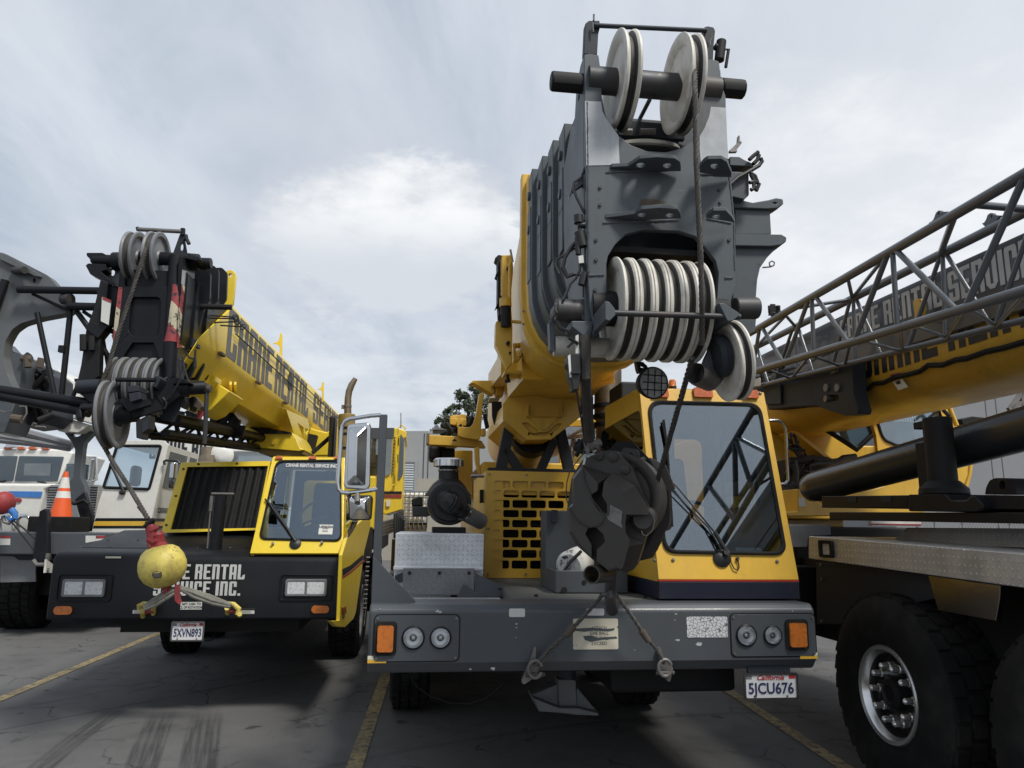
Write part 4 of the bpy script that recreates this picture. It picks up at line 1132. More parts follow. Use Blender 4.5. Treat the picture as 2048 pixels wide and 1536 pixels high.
boom = empty('boom', M); boom.parent = mc; boom.location = (0, 0, 0); boom.rotation_euler = (0, 0, 0)
secs = [(-.46, .365, 3.885, 2.80, 3.25), (-.24, .392, 3.90, 2.755, 3.22), (-.02, .42, 3.91, 2.71, 3.20), (.20, .452, 3.93, 2.66, 3.17)]
for i, (v, hw, zt, zb, zc) in enumerate(secs):
    mb = MB(); mb.loft([uprof(hw, zt, zb, zc, v), uprof(hw, zt, zb, zc, v + .17)])
    mb.loft([uprof(hw - .03, zt - .05, zb + .03, zc, v - .19), uprof(hw - .03, zt - .05, zb + .03, zc, v + .2)])
    sct = mb.build('boom_section', 'grey_head', boom, bevel=.006)
    m2 = MB()
    for z in (zt - .16, zt - .40):
        m2.cyl((BU - hw, v + .09, z), (BU - hw - .016, v + .09, z), .03, 14)
        m2.box((BU - hw - .006, v + .03, z - .36), (BU - hw + .01, v + .15, z - .10))
    m2.build('wear_pad_cover', 'grey_head', sct, bevel=.003)
v, hw, zt, zb, zc = (.46, .485, 4.02, 2.63, 3.18)
mb = MB(); mb.loft([uprof(hw, zt, zb, zc, v), uprof(hw, zt, zb, zc, v + .09)])
mb.loft([uprof(hw - .035, zt - .22, zb + .05, zc, v + .09), uprof(hw - .035, zt - .22, zb + .05, zc, 9.4, uc=BU + .063 * 8.9)])
mb.loft([uprof(hw - .028, zt - .06, zb + .02, zc, .34), uprof(hw - .028, zt - .06, zb + .02, zc, .47)])
base = mb.build('base_section', 'yellow_boom', boom, bevel=.008)
m2 = MB()
for z in (3.02, 2.93): m2.cyl((BU - hw + .02, v, z), (BU - hw + .02, v - .006, z), .008, 8)
m2.build('boom_bolt', 'steel', base)
# lifting saddle under the base section: trapezoid box with cut-outs
VS = 1.95
o_ = cW((172, 1100), (205, 1080), (735, 1110), (745, 1250), (735, 1300), (520, 1460), (345, 1460), (168, 1310))
o_ = cW((165, 1200), (205, 1145), (735, 1120), (742, 1290), (520, 1460), (345, 1462), (168, 1310))
h1 = cW((308, 1340), (350, 1335), (430, 1400), (400, 1410), (360, 1395)); h2 = cW((500, 1400), (570, 1340), (598, 1345), (560, 1390), (520, 1410)); h3 = cW((370, 1412), (400, 1418), (510, 1410), (480, 1430), (390, 1430))
px_plate(M, o_, VS, .03, 'saddle_plate', 'yellow_boom', boom, .006, holes=(h1, h2, h3))
mb = MB()
fr = M.P(cW((168, 1310), (345, 1462), (520, 1460), (742, 1290), (735, 1120), (205, 1145)), VS + .031)
bk = [p + Vector((0, 1.4, .0)) for p in fr]
mb.loft([[p.lerp(sum(fr, Vector()) / len(fr), .05) for p in fr], bk]); mb.build('saddle_box', 'yellow_boom', boom)
mb = MB()
mb.prism(M.P(cW((360, 1298), (580, 1298), (470, 1392), (445, 1392)), VS - .001), (0, -.02, 0))
for pts in (cW((340, 1215), (350, 1215), (352, 1290), (338, 1290)), cW((582, 1215), (594, 1215), (594, 1290), (584, 1290))): mb.prism(M.P(pts, VS - .001), (0, -.05, 0))
mb.prism(M.P(cW((335, 1288), (600, 1288), (600, 1297), (335, 1297)), VS - .001), (0, -.04, 0))
mb.build('saddle_rib', 'yellow_boom', boom, bevel=.003)
# sloping front of the saddle towards the collar
mb = MB()
A = M.P(cW((205, 1150), (735, 1125)), VS); B = [Vector((BU - .36, 1.2, 2.70)), Vector((BU + .36, 1.2, 2.70))]
A2 = M.P(cW((345, 1300), (600, 1298)), VS)
mb.loft([[A[0], A[1], A[1] + Vector((0, .2, .3)), A[0] + Vector((0, .2, .3))], [B[0], B[1], B[1] + Vector((0, .1, .2)), B[0] + Vector((0, .1, .2))]]); mb.build('saddle_slope', 'yellow_boom', boom)
# lift cylinder seen behind the saddle
cyl0 = M.p(1065, 868, 2.45)
mb = MB(); mb.cyl(cyl0 + Vector((0, .03, -.0)), cyl0 + Vector((0, 3.2, -.85)), .17, 28); lc = mb.build('lift_cylinder', 'exhaust', mc)
mb = MB(); mb.cyl(cyl0, cyl0 + Vector((0, .14, -.035)), .19, 28); mb.cyl(cyl0 + Vector((0, -.3, .05)), cyl0, .07, 16); mb.build('cylinder_gland', 'black_flat', lc)
# equipment on the left side of the boom: stowage bracket, black tube, handle
VQ = .95
eq = empty('jib_bracket', M); eq.parent = mc; eq.location = (0, 0, 0); eq.rotation_euler = (0, 0, 0)
px_plate(M, cW((160, 110), (232, 108), (245, 200), (225, 420), (238, 640), (235, 900), (200, 940), (112, 765), (116, 600), (160, 560)), VQ, .10, 'bracket_plate', 'yellow_boom', eq, .006)
px_plate(M, cW((110, 130), (135, 108), (162, 112), (160, 550), (140, 560), (135, 470), (115, 490), (120, 480), (130, 460), (132, 260), (115, 250), (130, 230), (130, 150)), VQ + .1, .12, 'bracket_slide', 'black_flat', eq, .004)
MB().tube([M.p(x, y, VQ - .05) for x, y in cW((232, 150), (218, 180), (216, 560), (225, 595), (300, 602))], .013, 8).build('bracket_handle', 'yellow_boom', eq)
MB().tube([M.p(x, y, VQ - .03) for x, y in cW((240, 160), (228, 100), (222, 70))], .008, 6).build('bracket_hook', 'exhaust', eq)
mb = MB(); mb.cyl(M.p(*cW((188, 490))[0], VQ - .06), M.p(*cW((190, 635))[0], VQ - .06), .038, 12); mb.build('bracket_cylinder', 'black_flat', eq)
MB().cyl(M.p(*cW((185, 430))[0], VQ - .06), M.p(*cW((187, 489))[0], VQ - .06), .045, 12).build('bracket_collar', 'yellow_boom', eq)
mb = MB()
for x, y, r in ((205, 215, 14), (142, 430, 16), (148, 575, 22), (203, 760, 14), (217, 830, 8)): 
    c = M.p(*cW((x, y))[0], VQ - .005); mb.cyl(c, c - Vector((0, .04, 0)), r / 3.657 * 5.3 / FPX, 12)
mb.build('bracket_pin', 'black_flat', eq)
px_plate(M, cW((240, 755), (320, 750), (328, 800), (290, 880), (245, 890)), VQ + .25, .1, 'pulley_box', 'yellow_boom', eq, .006, holes=(cW((262, 775), (295, 770), (300, 848), (262, 850)),))
px_plate(M, cW((178, 958), (300, 955), (318, 968), (300, 978), (180, 976)), VQ + .3, .2, 'bracket_shelf', 'yellow_boom', eq, .004)
mb = MB(); mb.cyl(M.p(*cW((202, 980))[0], VQ + .35), M.p(*cW((203, 1040))[0], VQ + .35), .012, 8); mb.cyl(M.p(*cW((200, 1020))[0], VQ + .35), M.p(*cW((203, 1042))[0], VQ + .35), .022, 8); mb.build('spring_pin', 'black_flat', eq)
mb = MB(); mb.beam(M.p(*cW((225, 900))[0], VQ + .6), M.p(*cW((110, 1040))[0], VQ + 3.2), .16, .2); mb.build('stowage_rail', 'yellow_boom', eq, bevel=.006)
# ---- superstructure details far back on the left
ss = empty('superstructure', M); ss.parent = mc; ss.location = (0, 0, 0); ss.rotation_euler = (0, 0, 0)
VB_ = 4.6
px_plate(M, cZ3((700, 185), (740, 145), (1035, 145), (1040, 330), (1000, 330), (760, 190)), 3.4, .2, 'stowage_arm', 'yellow_boom', ss, .008)
px_plate(M, cZ3((1050, 105), (1175, 105), (1170, 370), (1050, 370)), 3.4, .15, 'arm_socket', 'yellow_boom', ss, .03)
px_plate(M, cZ3((970, 390), (1115, 388), (1115, 408), (975, 412)), 3.35, .25, 'socket_lip', 'exhaust', ss)
px_plate(M, cZ3((90, 925), (130, 905), (500, 925), (860, 985), (920, 1085), (600, 1065), (130, 1045), (90, 1030)), VB_, .16, 'side_arm', 'yellow_boom', ss, .01)
mb = MB(); mb.box(M.p(*cZ3((88, 1035))[0], VB_ - .01), M.p(*cZ3((130, 900))[0], VB_ + .18)); mb.build('arm_pin_block', 'exhaust', ss, bevel=.01)
px_plate(M, cZ3((530, 790), (690, 800), (740, 760), (780, 620), (828, 330), (900, 315), (880, 420), (850, 900), (840, 960), (800, 975), (610, 945), (530, 915)), VB_ - .15, .12, 'hook_bracket', 'yellow_boom', ss, .008)
px_plate(M, cZ3((175, 840), (215, 755), (250, 760), (275, 800), (480, 780), (480, 820), (380, 845)), VB_ + .6, .4, 'winch_cover', 'sheave_grey', ss, .02)
random.seed(11)
mb = MB()
for k in range(26):
    x, y = random.uniform(380, 730), random.uniform(670, 900)
    if y < 780 and x < 470: continue
    c = M.p(*cZ3((x, y))[0], VB_ + random.uniform(.05, .5)); d = Vector((random.uniform(-1, 1), random.uniform(-1, 1), random.uniform(-1, 1))).normalized() * random.uniform(.04, .15)
    mb.cyl(c - d, c + d, random.uniform(.02, .05), 8)
mb.build('hydraulic_fitting', 'black_flat', ss)
mb = MB()
for k in range(12):
    x, y = random.uniform(460, 620), random.uniform(670, 780)
    c = M.p(*cZ3((x, y))[0], VB_ + random.uniform(.0, .2)); mb.box(c - Vector((.04, .04, .03)), c + Vector((.04, .04, .05)))
mb.build('valve_bank', 'yellow_boom', ss, bevel=.008)
mb = MB(); mb.box(M.p(*cZ3((125, 1250))[0], VB_ + .3), M.p(*cZ3((268, 1115))[0], VB_ + .8)); mb.box(M.p(*cZ3((130, 1110))[0], VB_ + .35), M.p(*cZ3((430, 1065))[0], VB_ + .8)); mb.box(M.p(*cZ3((270, 1240))[0], VB_ + .4), M.p(*cZ3((470, 1110))[0], VB_ + .8)); mb.build('engine_block', 'black_flat', ss, bevel=.04, seg=3)
px_plate(M, cZ3((370, 1060), (520, 1062), (515, 1085), (370, 1080)), VB_ + .2, .1, 'engine_strap', 'white_paint', ss)
px_plate(M, cZ3((480, 1120), (735, 1120), (740, 1800), (420, 1800), (420, 1250)), VB_ + .9, 1.2, 'engine_cowl', 'yellow', ss, .02)
px_plate(M, cZ3((765, 1080), (830, 1080), (835, 1270), (840, 1480), (800, 1400), (770, 1260)), 3.6, .1, 'frame_upright', 'yellow_boom', ss, .006)
px_plate(M, cZ3((850, 1340), (940, 1340), (940, 1480), (850, 1480)), 3.6, .3, 'frame_foot', 'yellow', ss, .006)
px_plate(M, cZ3((1005, 440), (1140, 440), (1150, 640), (1130, 780), (1070, 880), (1040, 760), (1010, 640)), 2.9, .05, 'mud_flap', 'black_flat', ss)
px_plate(M, cZ3((880, 620), (925, 600), (970, 800), (920, 820)), 4.2, .08, 'grip_plate', 'black_flat', ss, .01)
mb = MB(); mb.box(M.p(*cZ3((858, 920))[0], 4.3), M.p(*cZ3((910, 830))[0], 4.4)); mb.build('link_block', 'yellow_boom', ss, bevel=.01)
mb = MB(); mb.cyl((-.95, 3.2, 1.16), (-.95, 3.2, 1.45), .30, 30); mb.cyl((-.95, 3.2, 1.45), (-.95, 3.2, 1.50), .26, 30); mb.build('outrigger_float', 'black_flat', ss)
px_plate(M, cZ4((790, 1310), (960, 1312), (960, 1400), (792, 1400)), 4.0, .4, 'toolbox_low', 'grey_dark', ss, .01); px_plate(M, cZ4((785, 1240), (860, 1215), (890, 1220), (890, 1305), (785, 1305)), 4.1, .4, 'toolbox_high', 'black_flat', ss, .01)
mb = MB(); mb.box((-.25, 4.6, 1.16), (1.2, 9.0, 2.35)); mb.build('turntable_frame', 'yellow', ss, bevel=.02)
# superstructure operator cab, seen between the boom and the hook rope
oc = empty('operator_cab', M); oc.parent = mc; oc.location = (0, 0, 0); oc.rotation_euler = (0, 0, 0)
mb = MB(); mb.box((.75, 4.9, 1.3), (1.35, 6.4, 1.75)); mb.box((.75, 4.9, 2.85), (1.35, 6.4, 2.95)); mb.box((.75, 4.9, 1.75), (.80, 4.95, 2.85)); mb.box((1.3, 4.9, 1.75), (1.35, 4.95, 2.85)); mb.box((.75, 6.35, 1.75), (1.35, 6.4, 2.85)); mb.build('cab_shell', 'yellow', oc, bevel=.02)
mb = MB(); mb.box((.80, 4.92, 1.75), (1.30, 4.93, 2.85)); mb.build('cab_glass', 'glass', oc); mb = MB(); mb.box((.76, 4.95, 1.75), (.77, 6.35, 2.85)); mb.build('cab_glass', 'glass', oc)
# exhaust silencer in front of the operator cab
s0, s1 = M.p(1216, 860, 2.5), M.p(1216, 733, 2.5)
mb = MB(); mb.cyl(s0 - Vector((0, 0, .6)), s0 + Vector((0, 0, .12)), .115, 28); mb.cyl(s0 + Vector((0, 0, .12)), s1, .13, 28); ex = mb.build('silencer', 'exhaust', mc, bevel=.01)
mb = MB()
for z in (.02, .10, .20): mb.lathe([(.132, 0), (.138, .005), (.138, .045), (.132, .05)], s0 + Vector((0, 0, z)), UZ, 28, closed=True)
mb.build('silencer_band', 'black_flat', ex)

# ================================================================== boom head
hd = empty('boom_head', M); hd.parent = mc; hd.location = (0, 0, 0); hd.rotation_euler = (0, 0, 0)
VH = -1.0
pl = cA((398, 400), (500, 400)) 
front = cA((396, 398), (440, 392), (502, 402), (518, 520), (528, 720), (560, 870), (640, 982), (740, 1060), (860, 1106), (1000, 1112), (1110, 1082), (1200, 1020), (1222, 985), (1222, 560), (1242, 470), (1262, 436), (1340, 432), (1384, 450), (1402, 620), (1432, 700), (1440, 1000), (1452, 1165), (1470, 1280)) \
    + cB((1617, 140), (1622, 500), (1632, 560), (1600, 640), (1590, 680), (1550, 900), (1450, 900), (1500, 640), (1510, 480), (1490, 400), (1430, 320), (1360, 240), (1250, 205), (1010, 195), (900, 225), (830, 290), (780, 370), (770, 420), (772, 720), (755, 840), (690, 905), (680, 890), (690, 830), (660, 700), (645, 500), (638, 130))
web = px_plate(M, front, VH, .035, 'front_web', 'grey_head', hd, .004)
# light worn patches on both cheeks, thin plates of pale paint
px_plate(M, cA((402, 740), (520, 745), (528, 815), (560, 872), (640, 985), (652, 1010), (648, 1060), (655, 1200), (600, 1208), (412, 1212)), VH - .0005, -.002, 'pale_panel', 'pale_patch', web)
px_plate(M, cA((1322, 782), (1432, 790), (1440, 1000), (1450, 1160), (1395, 1172), (1300, 1165), (1250, 1200), (1240, 1100), (1240, 1000), (1280, 930), (1310, 850)), VH - .0005, -.002, 'pale_panel', 'pale_patch', web)
# side plates running back to the first section
zs = lambda x, y: M.p(x, y, VH).z
ul = M.p(1172, 400, VH).x; ur = M.p(1463, 400, VH).x
z_top = M.p(1180, 108, VH).z
# left cheek (strap with rounded top) and rear body
sp_ = [(VH + .036, 2.40), (VH + .036, z_top), (VH + .10, z_top + .0), (VH + .20, z_top - .06), (VH + .26, z_top - .25), (VH + .34, 3.75), (-.46, 3.60), (-.46, 2.95), (VH + .25, 2.52), (VH + .1, 2.42)]
for nm, u, t in (('side_plate', ul - .002, .03), ('side_plate', ur - .04, .03)):
    MB().plate(sp_, [circ(VH + .14, M.p(1190, 165, VH).z, .02, 8)], lambda y, z: Vector((u, y, z)), (t, 0, 0)).build(nm, 'grey_head', hd, bevel=.004)
mb = MB(); mb.box((ul + .04, -.62, 2.95), (ur - .05, -.50, 3.62)); mb.box((ul + .04, VH + .33, 3.66), (ur - .05, -.50, 3.69)); mb.build('head_core', 'grey_dark', hd, bevel=.01)
mb = MB(); mb.box((ul + .04, VH + .06, 2.93), (ur - .05, -.63, 2.96)); mb.build('head_floor', 'black_flat', hd)
# jib lugs: two wavy flanges on the front
def lug_flange(zpx, pts, holes, name):
    z = M.p(1300, zpx, VH).z
    mb = MB(); o3 = [M.pz(x, y, z) for x, y in pts]
    mb.plate([(p.x, p.y) for p in o3], [[(q.x, q.y) for q in (M.pz(x, y, z) for x, y in circ(hx, hy, rx, 14, ry))] for hx, hy, rx, ry in holes], lambda x, y: Vector((x, y, z)), (0, 0, .02)); return mb.build(name, 'grey_head', hd, bevel=.003)
L1 = cA((552, 1254), (600, 1222), (720, 1216), (760, 1190), (800, 1162), (930, 1150), (1060, 1160), (1098, 1185), (1104, 1222), (1104, 1254))
lug_flange(343, L1, [(1281.5, 331, 9, 5), (1335, 332, 9, 5)], 'jib_lug')
L2 = cA((1228, 1262), (1240, 1222), (1270, 1185), (1300, 1165), (1400, 1163), (1440, 1185), (1475, 1265), (1472, 1300))
lug_flange(347, L2, [(1429, 333, 8, 5)], 'jib_lug')
L3 = cB((742, 148), (760, 118), (870, 105), (960, 92), (1000, 64), (1120, 52), (1240, 62), (1258, 90), (1262, 122))
lug_flange(442, L3, [(1284, 430.5, 9, 4), (1340.5, 431.5, 9, 4)], 'jib_lug')
L4 = cB((1425, 118), (1440, 100), (1475, 72), (1560, 72), (1600, 115), (1618, 150))
lug_flange(443, L4, [(1434, 434, 9, 4)], 'jib_lug')
px_plate(M, cA((808, 1460), (900, 1455), (985, 1475), (990, 1520), (800, 1530)), VH - .0005, -.002, 'rust_stain', 'bark', web)
# weld beads where plates meet, bolt rows
random.seed(41)
def weld(pts, v, r=.0055):
    P_ = []
    for a, b in zip(pts, pts[1:]):
        A, B = M.p(*a, v), M.p(*b, v); n = max(2, int((B - A).length / .012))
        P_ += [A.lerp(B, k / n) + Vector((random.uniform(-1, 1), 0, random.uniform(-1, 1))) * .0012 for k in range(n)]
    MB().tube(P_, r, 6, True, [r * random.uniform(.75, 1.25) for _ in P_]).build('weld_bead', 'grey_head', hd)
weld([(1212, 345), (1361, 337)], VH - .001); weld([(1397, 348), (1462, 350)], VH - .001); weld([(1206, 446), (1361, 440)], VH - .001); weld([(1413, 437), (1468, 448)], VH - .001)
weld([(1177, 551), (1213, 550)], VH - .001); weld([(1450, 556), (1469, 556)], VH - .001); weld([(1174, 205), (1176, 345), (1178, 550)], VH - .001, .004); weld([(1456, 330), (1468, 440), (1470, 545)], VH - .001, .004)
m2 = MB()
for x, y in ((1200, 375), (1200, 410), (1438, 380), (1440, 405), (1192, 480), (1192, 520), (1458, 480), (1190, 580), (1190, 668)):
    p = M.p(x, y, VH); m2.cyl(p, p - Vector((0, .008, 0)), .009, 6)
m2.build('head_bolt', 'worn_pin', hd)
# pulleys: lower stack
lz = 2.635; cvv = VH + .06
for k in range(6):
    u = -.075 + .0715 * k
    mb = MB(); sheave_mb(mb, (u, cvv, lz), (1, 0, 0), .250, .073); mb.build('pulley', ['sheave', 'sheave_groove'], hd)
MB().cyl((ul + .03, cvv, lz), (ur - .04, cvv, lz), .085, 24).build('pulley_axle', 'black_flat', hd)
a, b = M.p(1222, 626, VH - .21), M.p(1480, 634, VH - .21)
MB().cyl(a, b, .014, 12).build('rope_keeper', 'worn_pin', hd)
mb = MB(); mb.prism(M.P(cB((760, 665), (790, 672), (825, 715), (830, 760), (790, 800), (762, 790)), VH - .23), (0, .22, 0)); mb.prism(M.P(cB((1510, 680), (1545, 680), (1640, 740), (1655, 760), (1600, 800), (1570, 800)), VH - .23), (0, .22, 0)); mb.build('keeper_bracket', 'grey_head', hd, bevel=.004)
# lower left pin, wedge and foot
mb = MB(); mb.cyl(M.p(1110, 620, VH + .1), M.p(1192, 626, VH + .1), .058, 20); mb.build('head_pin', 'worn_pin', hd, bevel=.012)
px_plate(M, cW((668, 590), (835, 592), (815, 695), (752, 700), (672, 635)), VH + .02, .16, 'head_foot', 'grey_head', hd, .006)
px_plate(M, cW((545, 460), (580, 445), (845, 418), (845, 590), (750, 592), (735, 540), (560, 545), (540, 520)), VH + .05, .12, 'pin_bracket', 'worn_pin', hd, .012)
mb = MB(); a = M.p(*cB((1610, 715))[0], VH + .05); b = M.p(*cB((1770, 715))[0], VH + .05); mb.cyl(a, b, .055, 20); mb.build('head_pin', 'worn_pin', hd, bevel=.012)
# pale cross tube below the head
a, b = M.p(1108, 692, VH + .2), M.p(1232, 696, VH + .2)
mb = MB(); mb.cyl(a, b + Vector((.3, 0, 0)), .05, 20); ct = mb.build('cross_tube', 'sheave', hd)
px_plate(M, cW((505, 600), (545, 560), (550, 800), (535, 820), (515, 800)), VH + .15, .06, 'tube_bracket', 'grey_head', hd, .004)
# upper pulleys on the thick shaft
cz = M.p(1240, 166, VH + .05); tz = M.p(1360, 171, VH + .05)
for (x, y) in ((1239, 163), (1361, 170)):
    c = M.p(x, y, VH + .03)
    mb = MB(); sheave_mb(mb, c + Vector((.01, 0, 0)), (1, 0, 0), .248, .085); mb.build('pulley', ['sheave', 'sheave_groove'], hd)
za = M.p(1290, 169, VH + .03)
mb = MB(); mb.cyl((ul + .02, za.y, za.z), (ur - .03, za.y, za.z), .068, 28); mb.build('pulley_shaft', 'worn_pin', hd)
for (xa, xb, y) in ((1101, 1172, 162), (1440, 1488, 175)):
    a, b = M.p(xa, y, VH + .06), M.p(xb, y, VH + .06)
    mb = MB(); mb.prism([Vector((a.x, VH + .06 + .05 * math.cos(t), a.z + .052 * math.sin(t))) for t in [2 * math.pi * k / 10 for k in range(10)]], (b.x - a.x, 0, 0)); mb.build('shaft_end', 'black_flat', hd, bevel=.014, seg=3)
# rope guard bow on top
px_plate(M, cA((395, 395), (405, 170), (430, 150), (510, 150), (512, 200), (500, 250), (492, 400)), VH + .05, .05, 'guard_post', 'grey_dark', hd, .004)
px_plate(M, cA((1258, 440), (1278, 195), (1300, 190), (1345, 200), (1356, 225), (1345, 330), (1340, 436)), VH + .05, .05, 'guard_post', 'grey_dark', hd, .004)
MB().cyl(M.p(*cA((470, 186))[0], VH + .04), M.p(*cA((1290, 224))[0], VH + .04), .012, 12).build('guard_bar', 'grey_dark', hd)
m2 = MB(); m2.cyl(M.p(*cA((466, 150))[0], VH + .05), M.p(*cA((467, 105))[0], VH + .05), .005, 6); m2.tube([M.p(*cA((460, 165))[0], VH + .03), M.p(*cA((463, 235))[0], VH + .03)], .004, 6)
m2.tube([M.p(*p, VH + .03) for p in cA((1320, 250), (1332, 270), (1318, 300), (1318, 330))], .003, 6); m2.build('cotter_pin', 'steel', hd)
mb = MB(); mb.cyl(M.p(*cA((1400, 302))[0], VH + .06), M.p(*cA((1384, 440))[0], VH + .06), .026, 16); mb.tube([M.p(*p, VH + .06) for p in cA((1415, 365), (1452, 362), (1432, 492))], .009, 8); mb.cyl(M.p(*cA((1345, 335))[0], VH + .06), M.p(*cA((1385, 360))[0], VH + .06), .018, 8); mb.build('spring_latch', 'black_flat', hd)
# strut between the pulleys and plates behind
MB().cyl(M.p(*cA((875, 730))[0], VH + .2), M.p(*cA((785, 905))[0], -.55), .012, 8).build('strut', 'grey_dark', hd)
mb = MB(); a, b = M.p(*cA((690, 985))[0], VH + .3), M.p(*cA((1000, 905))[0], VH + .3); mb.box((a.x - .03, VH + .3, a.z), (b.x + .1, VH + .33, b.z)); mb.build('rear_plate', 'grey_dark', hd)
mb = MB(); 
for xa, xb in ((690, 745), (805, 915)): mb.cyl(M.p(*cA((xa, 962))[0], VH + .27), M.p(*cA((xb, 964))[0], VH + .27), .018, 12)
mb.build('roller', 'steel', hd)
mb = MB(); sh = M.p(*cA((880, 1020))[0], VH + .28); mb.lathe([(0, .02), (.11, .02), (.19, .0), (.20, -.02), (.19, -.03), (0, -.03)], sh + Vector((0, .1, .01)), (0, -.3, 1), 40); mb.build('tie_plate', 'sheave', hd)
# right hand jib stowage brackets
VJ = -.78
px_plate(M, cJ((50, 290), (130, 280), (150, 310), (200, 322), (300, 305), (345, 293), (388, 300), (392, 330), (350, 358), (290, 362), (50, 352)), VJ, .08, 'jib_ear', 'grey_head', hd, .006, holes=(cJ((325, 325), (338, 320), (350, 326), (338, 332)),))
px_plate(M, cJ((95, 345), (305, 358), (314, 515), (95, 515)), VJ + .02, .02, 'jib_web', 'grey_head', hd)
px_plate(M, cJ((90, 515), (380, 518), (410, 535), (408, 562), (375, 585), (320, 592), (90, 588)), VJ - .01, .12, 'jib_ear', 'grey_head', hd, .006)
px_plate(M, cJ((95, 588), (345, 590), (335, 615), (290, 660), (245, 725), (228, 800), (218, 940), (80, 945)), VJ + .02, .03, 'jib_web', 'grey_head', hd)
px_plate(M, cJ((78, 1000), (225, 1000), (215, 1110), (180, 1130), (78, 1060)), VJ + .04, .06, 'jib_web', 'grey_head', hd)
px_plate(M, cJ((50, 130), (178, 135), (180, 275), (150, 303), (50, 280)), VJ - .05, .25, 'junction_box', 'grey_head', hd, .005)
px_plate(M, cJ((62, 40), (120, 42), (150, 60), (215, 88), (205, 100), (62, 92)), VJ - .05, .2, 'box_hood', 'grey_head', hd, .003)
px_plate(M, cJ((60, 0), (108, -45), (112, -85), (118, -95), (124, -80), (122, -50), (130, -60), (136, -45), (104, -5), (108, 10), (60, 12)), VJ, .02, 'cable_hook', 'steel', hd, .003)
for pts in (((65, 210), (110, 170), (190, 125), (240, 95), (258, 70), (250, 50)), ((180, 60), (200, 40), (235, 12)), ((205, 85), (230, 60), (240, 30)), ((185, 140), (215, 160), (230, 200)), ((190, 150), (205, 180), (210, 235), (190, 245)), ((182, 200), (215, 195), (240, 210), (222, 250))):
    MB().tube([M.p(*p, VJ - .07) for p in cJ(*pts)], .011, 8).build('cable', 'plastic', hd)
mb = MB(); mb.tube([M.p(*p, VJ - .02) for p in cJ((262, 722), (310, 718), (332, 708), (334, 690), (318, 682), (303, 692), (305, 710), (320, 716))], .004, 6); mb.build('hairpin_clip', 'steel', hd)
# wiring on the left of the head
mb = MB(); 
for p0, p1, r in (((495, 1080), (500, 1160), .024), ((485, 1180), (560, 1180), .016), ((505, 1250), (540, 1400), .026), ((485, 1310), (495, 1480), .014), ((545, 1130), (480, 1290), .008)): mb.cyl(M.p(*cV(p0)[0], VH + .02), M.p(*cV(p1)[0], VH + .02), r, 12)
mb.cyl(M.p(*cW((765, 240))[0], VH + .02), M.p(*cW((742, 330))[0], VH + .02), .018, 10)
mb.build('cable_connector', 'plastic', hd)
for pts, r in ((((700, 20), (660, 60), (620, 130), (605, 200), (640, 270), (680, 250)), .011), (((690, 60), (600, 120), (560, 140), (548, 180), (580, 250)), .007), (((730, 170), (730, 220), (700, 280), (660, 320), (610, 440)), .007), (((755, 340), (755, 420)), .004), (((560, 590), (580, 640), (650, 670), (690, 710)), .008), (((745, 170), (760, 200), (775, 260), (765, 280)), .008), (((650, 250), (760, 260)), .005)):
    MB().tube([M.p(*p, VH + .04) for p in cW(*pts)], r, 6).build('cable', 'plastic', hd)
MB().tube([M.p(*p, VH + .03) for p in cV((560, 590), (545, 640), (520, 690), (450, 740), (440, 800), (480, 900), (560, 1060))], .007, 6).build('cable', 'plastic', hd)
px_plate(M, cV((565, 600), (572, 740), (440, 830), (405, 910), (402, 870), (440, 760), (520, 700), (548, 650)), VH + .05, .04, 'cable_guard', 'grey_head', hd, .003)
px_plate(M, cW((720, 118), (755, 110), (760, 165), (725, 170)), VH - .0, .004, 'wire_tag', 'tag', hd)
# limit switch box, its weight chain and the hanging bundle
ls = px_plate(M, cW((640, 850), (660, 830), (735, 840), (742, 960), (730, 1040), (725, 1095), (680, 1100), (672, 1040), (655, 1010)), VH - .1, .08, 'limit_switch', 'plastic', hd, .006)
px_plate(M, cW((642, 850), (660, 836), (668, 1005), (655, 1005)), VH - .102, -.003, 'switch_label', 'tag', ls)
m2 = MB(); m2.prism(M.P(cW((665, 960), (735, 960), (735, 975), (665, 975)), VH - .115), (0, .1, 0)); m2.build('switch_band', 'plastic', ls)
for pts, r in ((((765, 700), (770, 1000), (785, 1300), (800, 1460)), .026), (((800, 700), (800, 760), (770, 830), (745, 900)), .008), (((640, 900), (622, 930), (640, 955)), .005), (((775, 1000), (800, 1060), (775, 1075)), .012), (((820, 1150), (820, 1300), (835, 1450)), .006), (((705, 1100), (720, 1200), (745, 1330), (775, 1500)), .005), (((740, 1150), (738, 1300), (765, 1480)), .004)):
    MB().tube([M.p(*p, VH - .06 + (.45 * max(0, p_[1] - 1000) / 500)) for p, p_ in zip(cW(*pts), pts)], r, 8).build('hanging_cable', 'rope', hd)
px_plate(M, cW((730, 700), (815, 700), (815, 780), (790, 800), (735, 760)), VH - .04, .08, 'cable_clamp', 'black_flat', hd, .01)
px_plate(M, cW((700, 700), (720, 690), (728, 830), (700, 830)), VH - .06, .01, 'wire_tag', 'tag', hd)
m2 = MB(); m2.tube([M.p(*p, VH - .07) for p in cW((660, 700), (690, 740), (640, 785))], .006, 6); m2.tube([M.p(*p, VH - .07) for p in cW((650, 715), (720, 760))], .008, 6); m2.build('tie_wire', 'black_flat', hd)
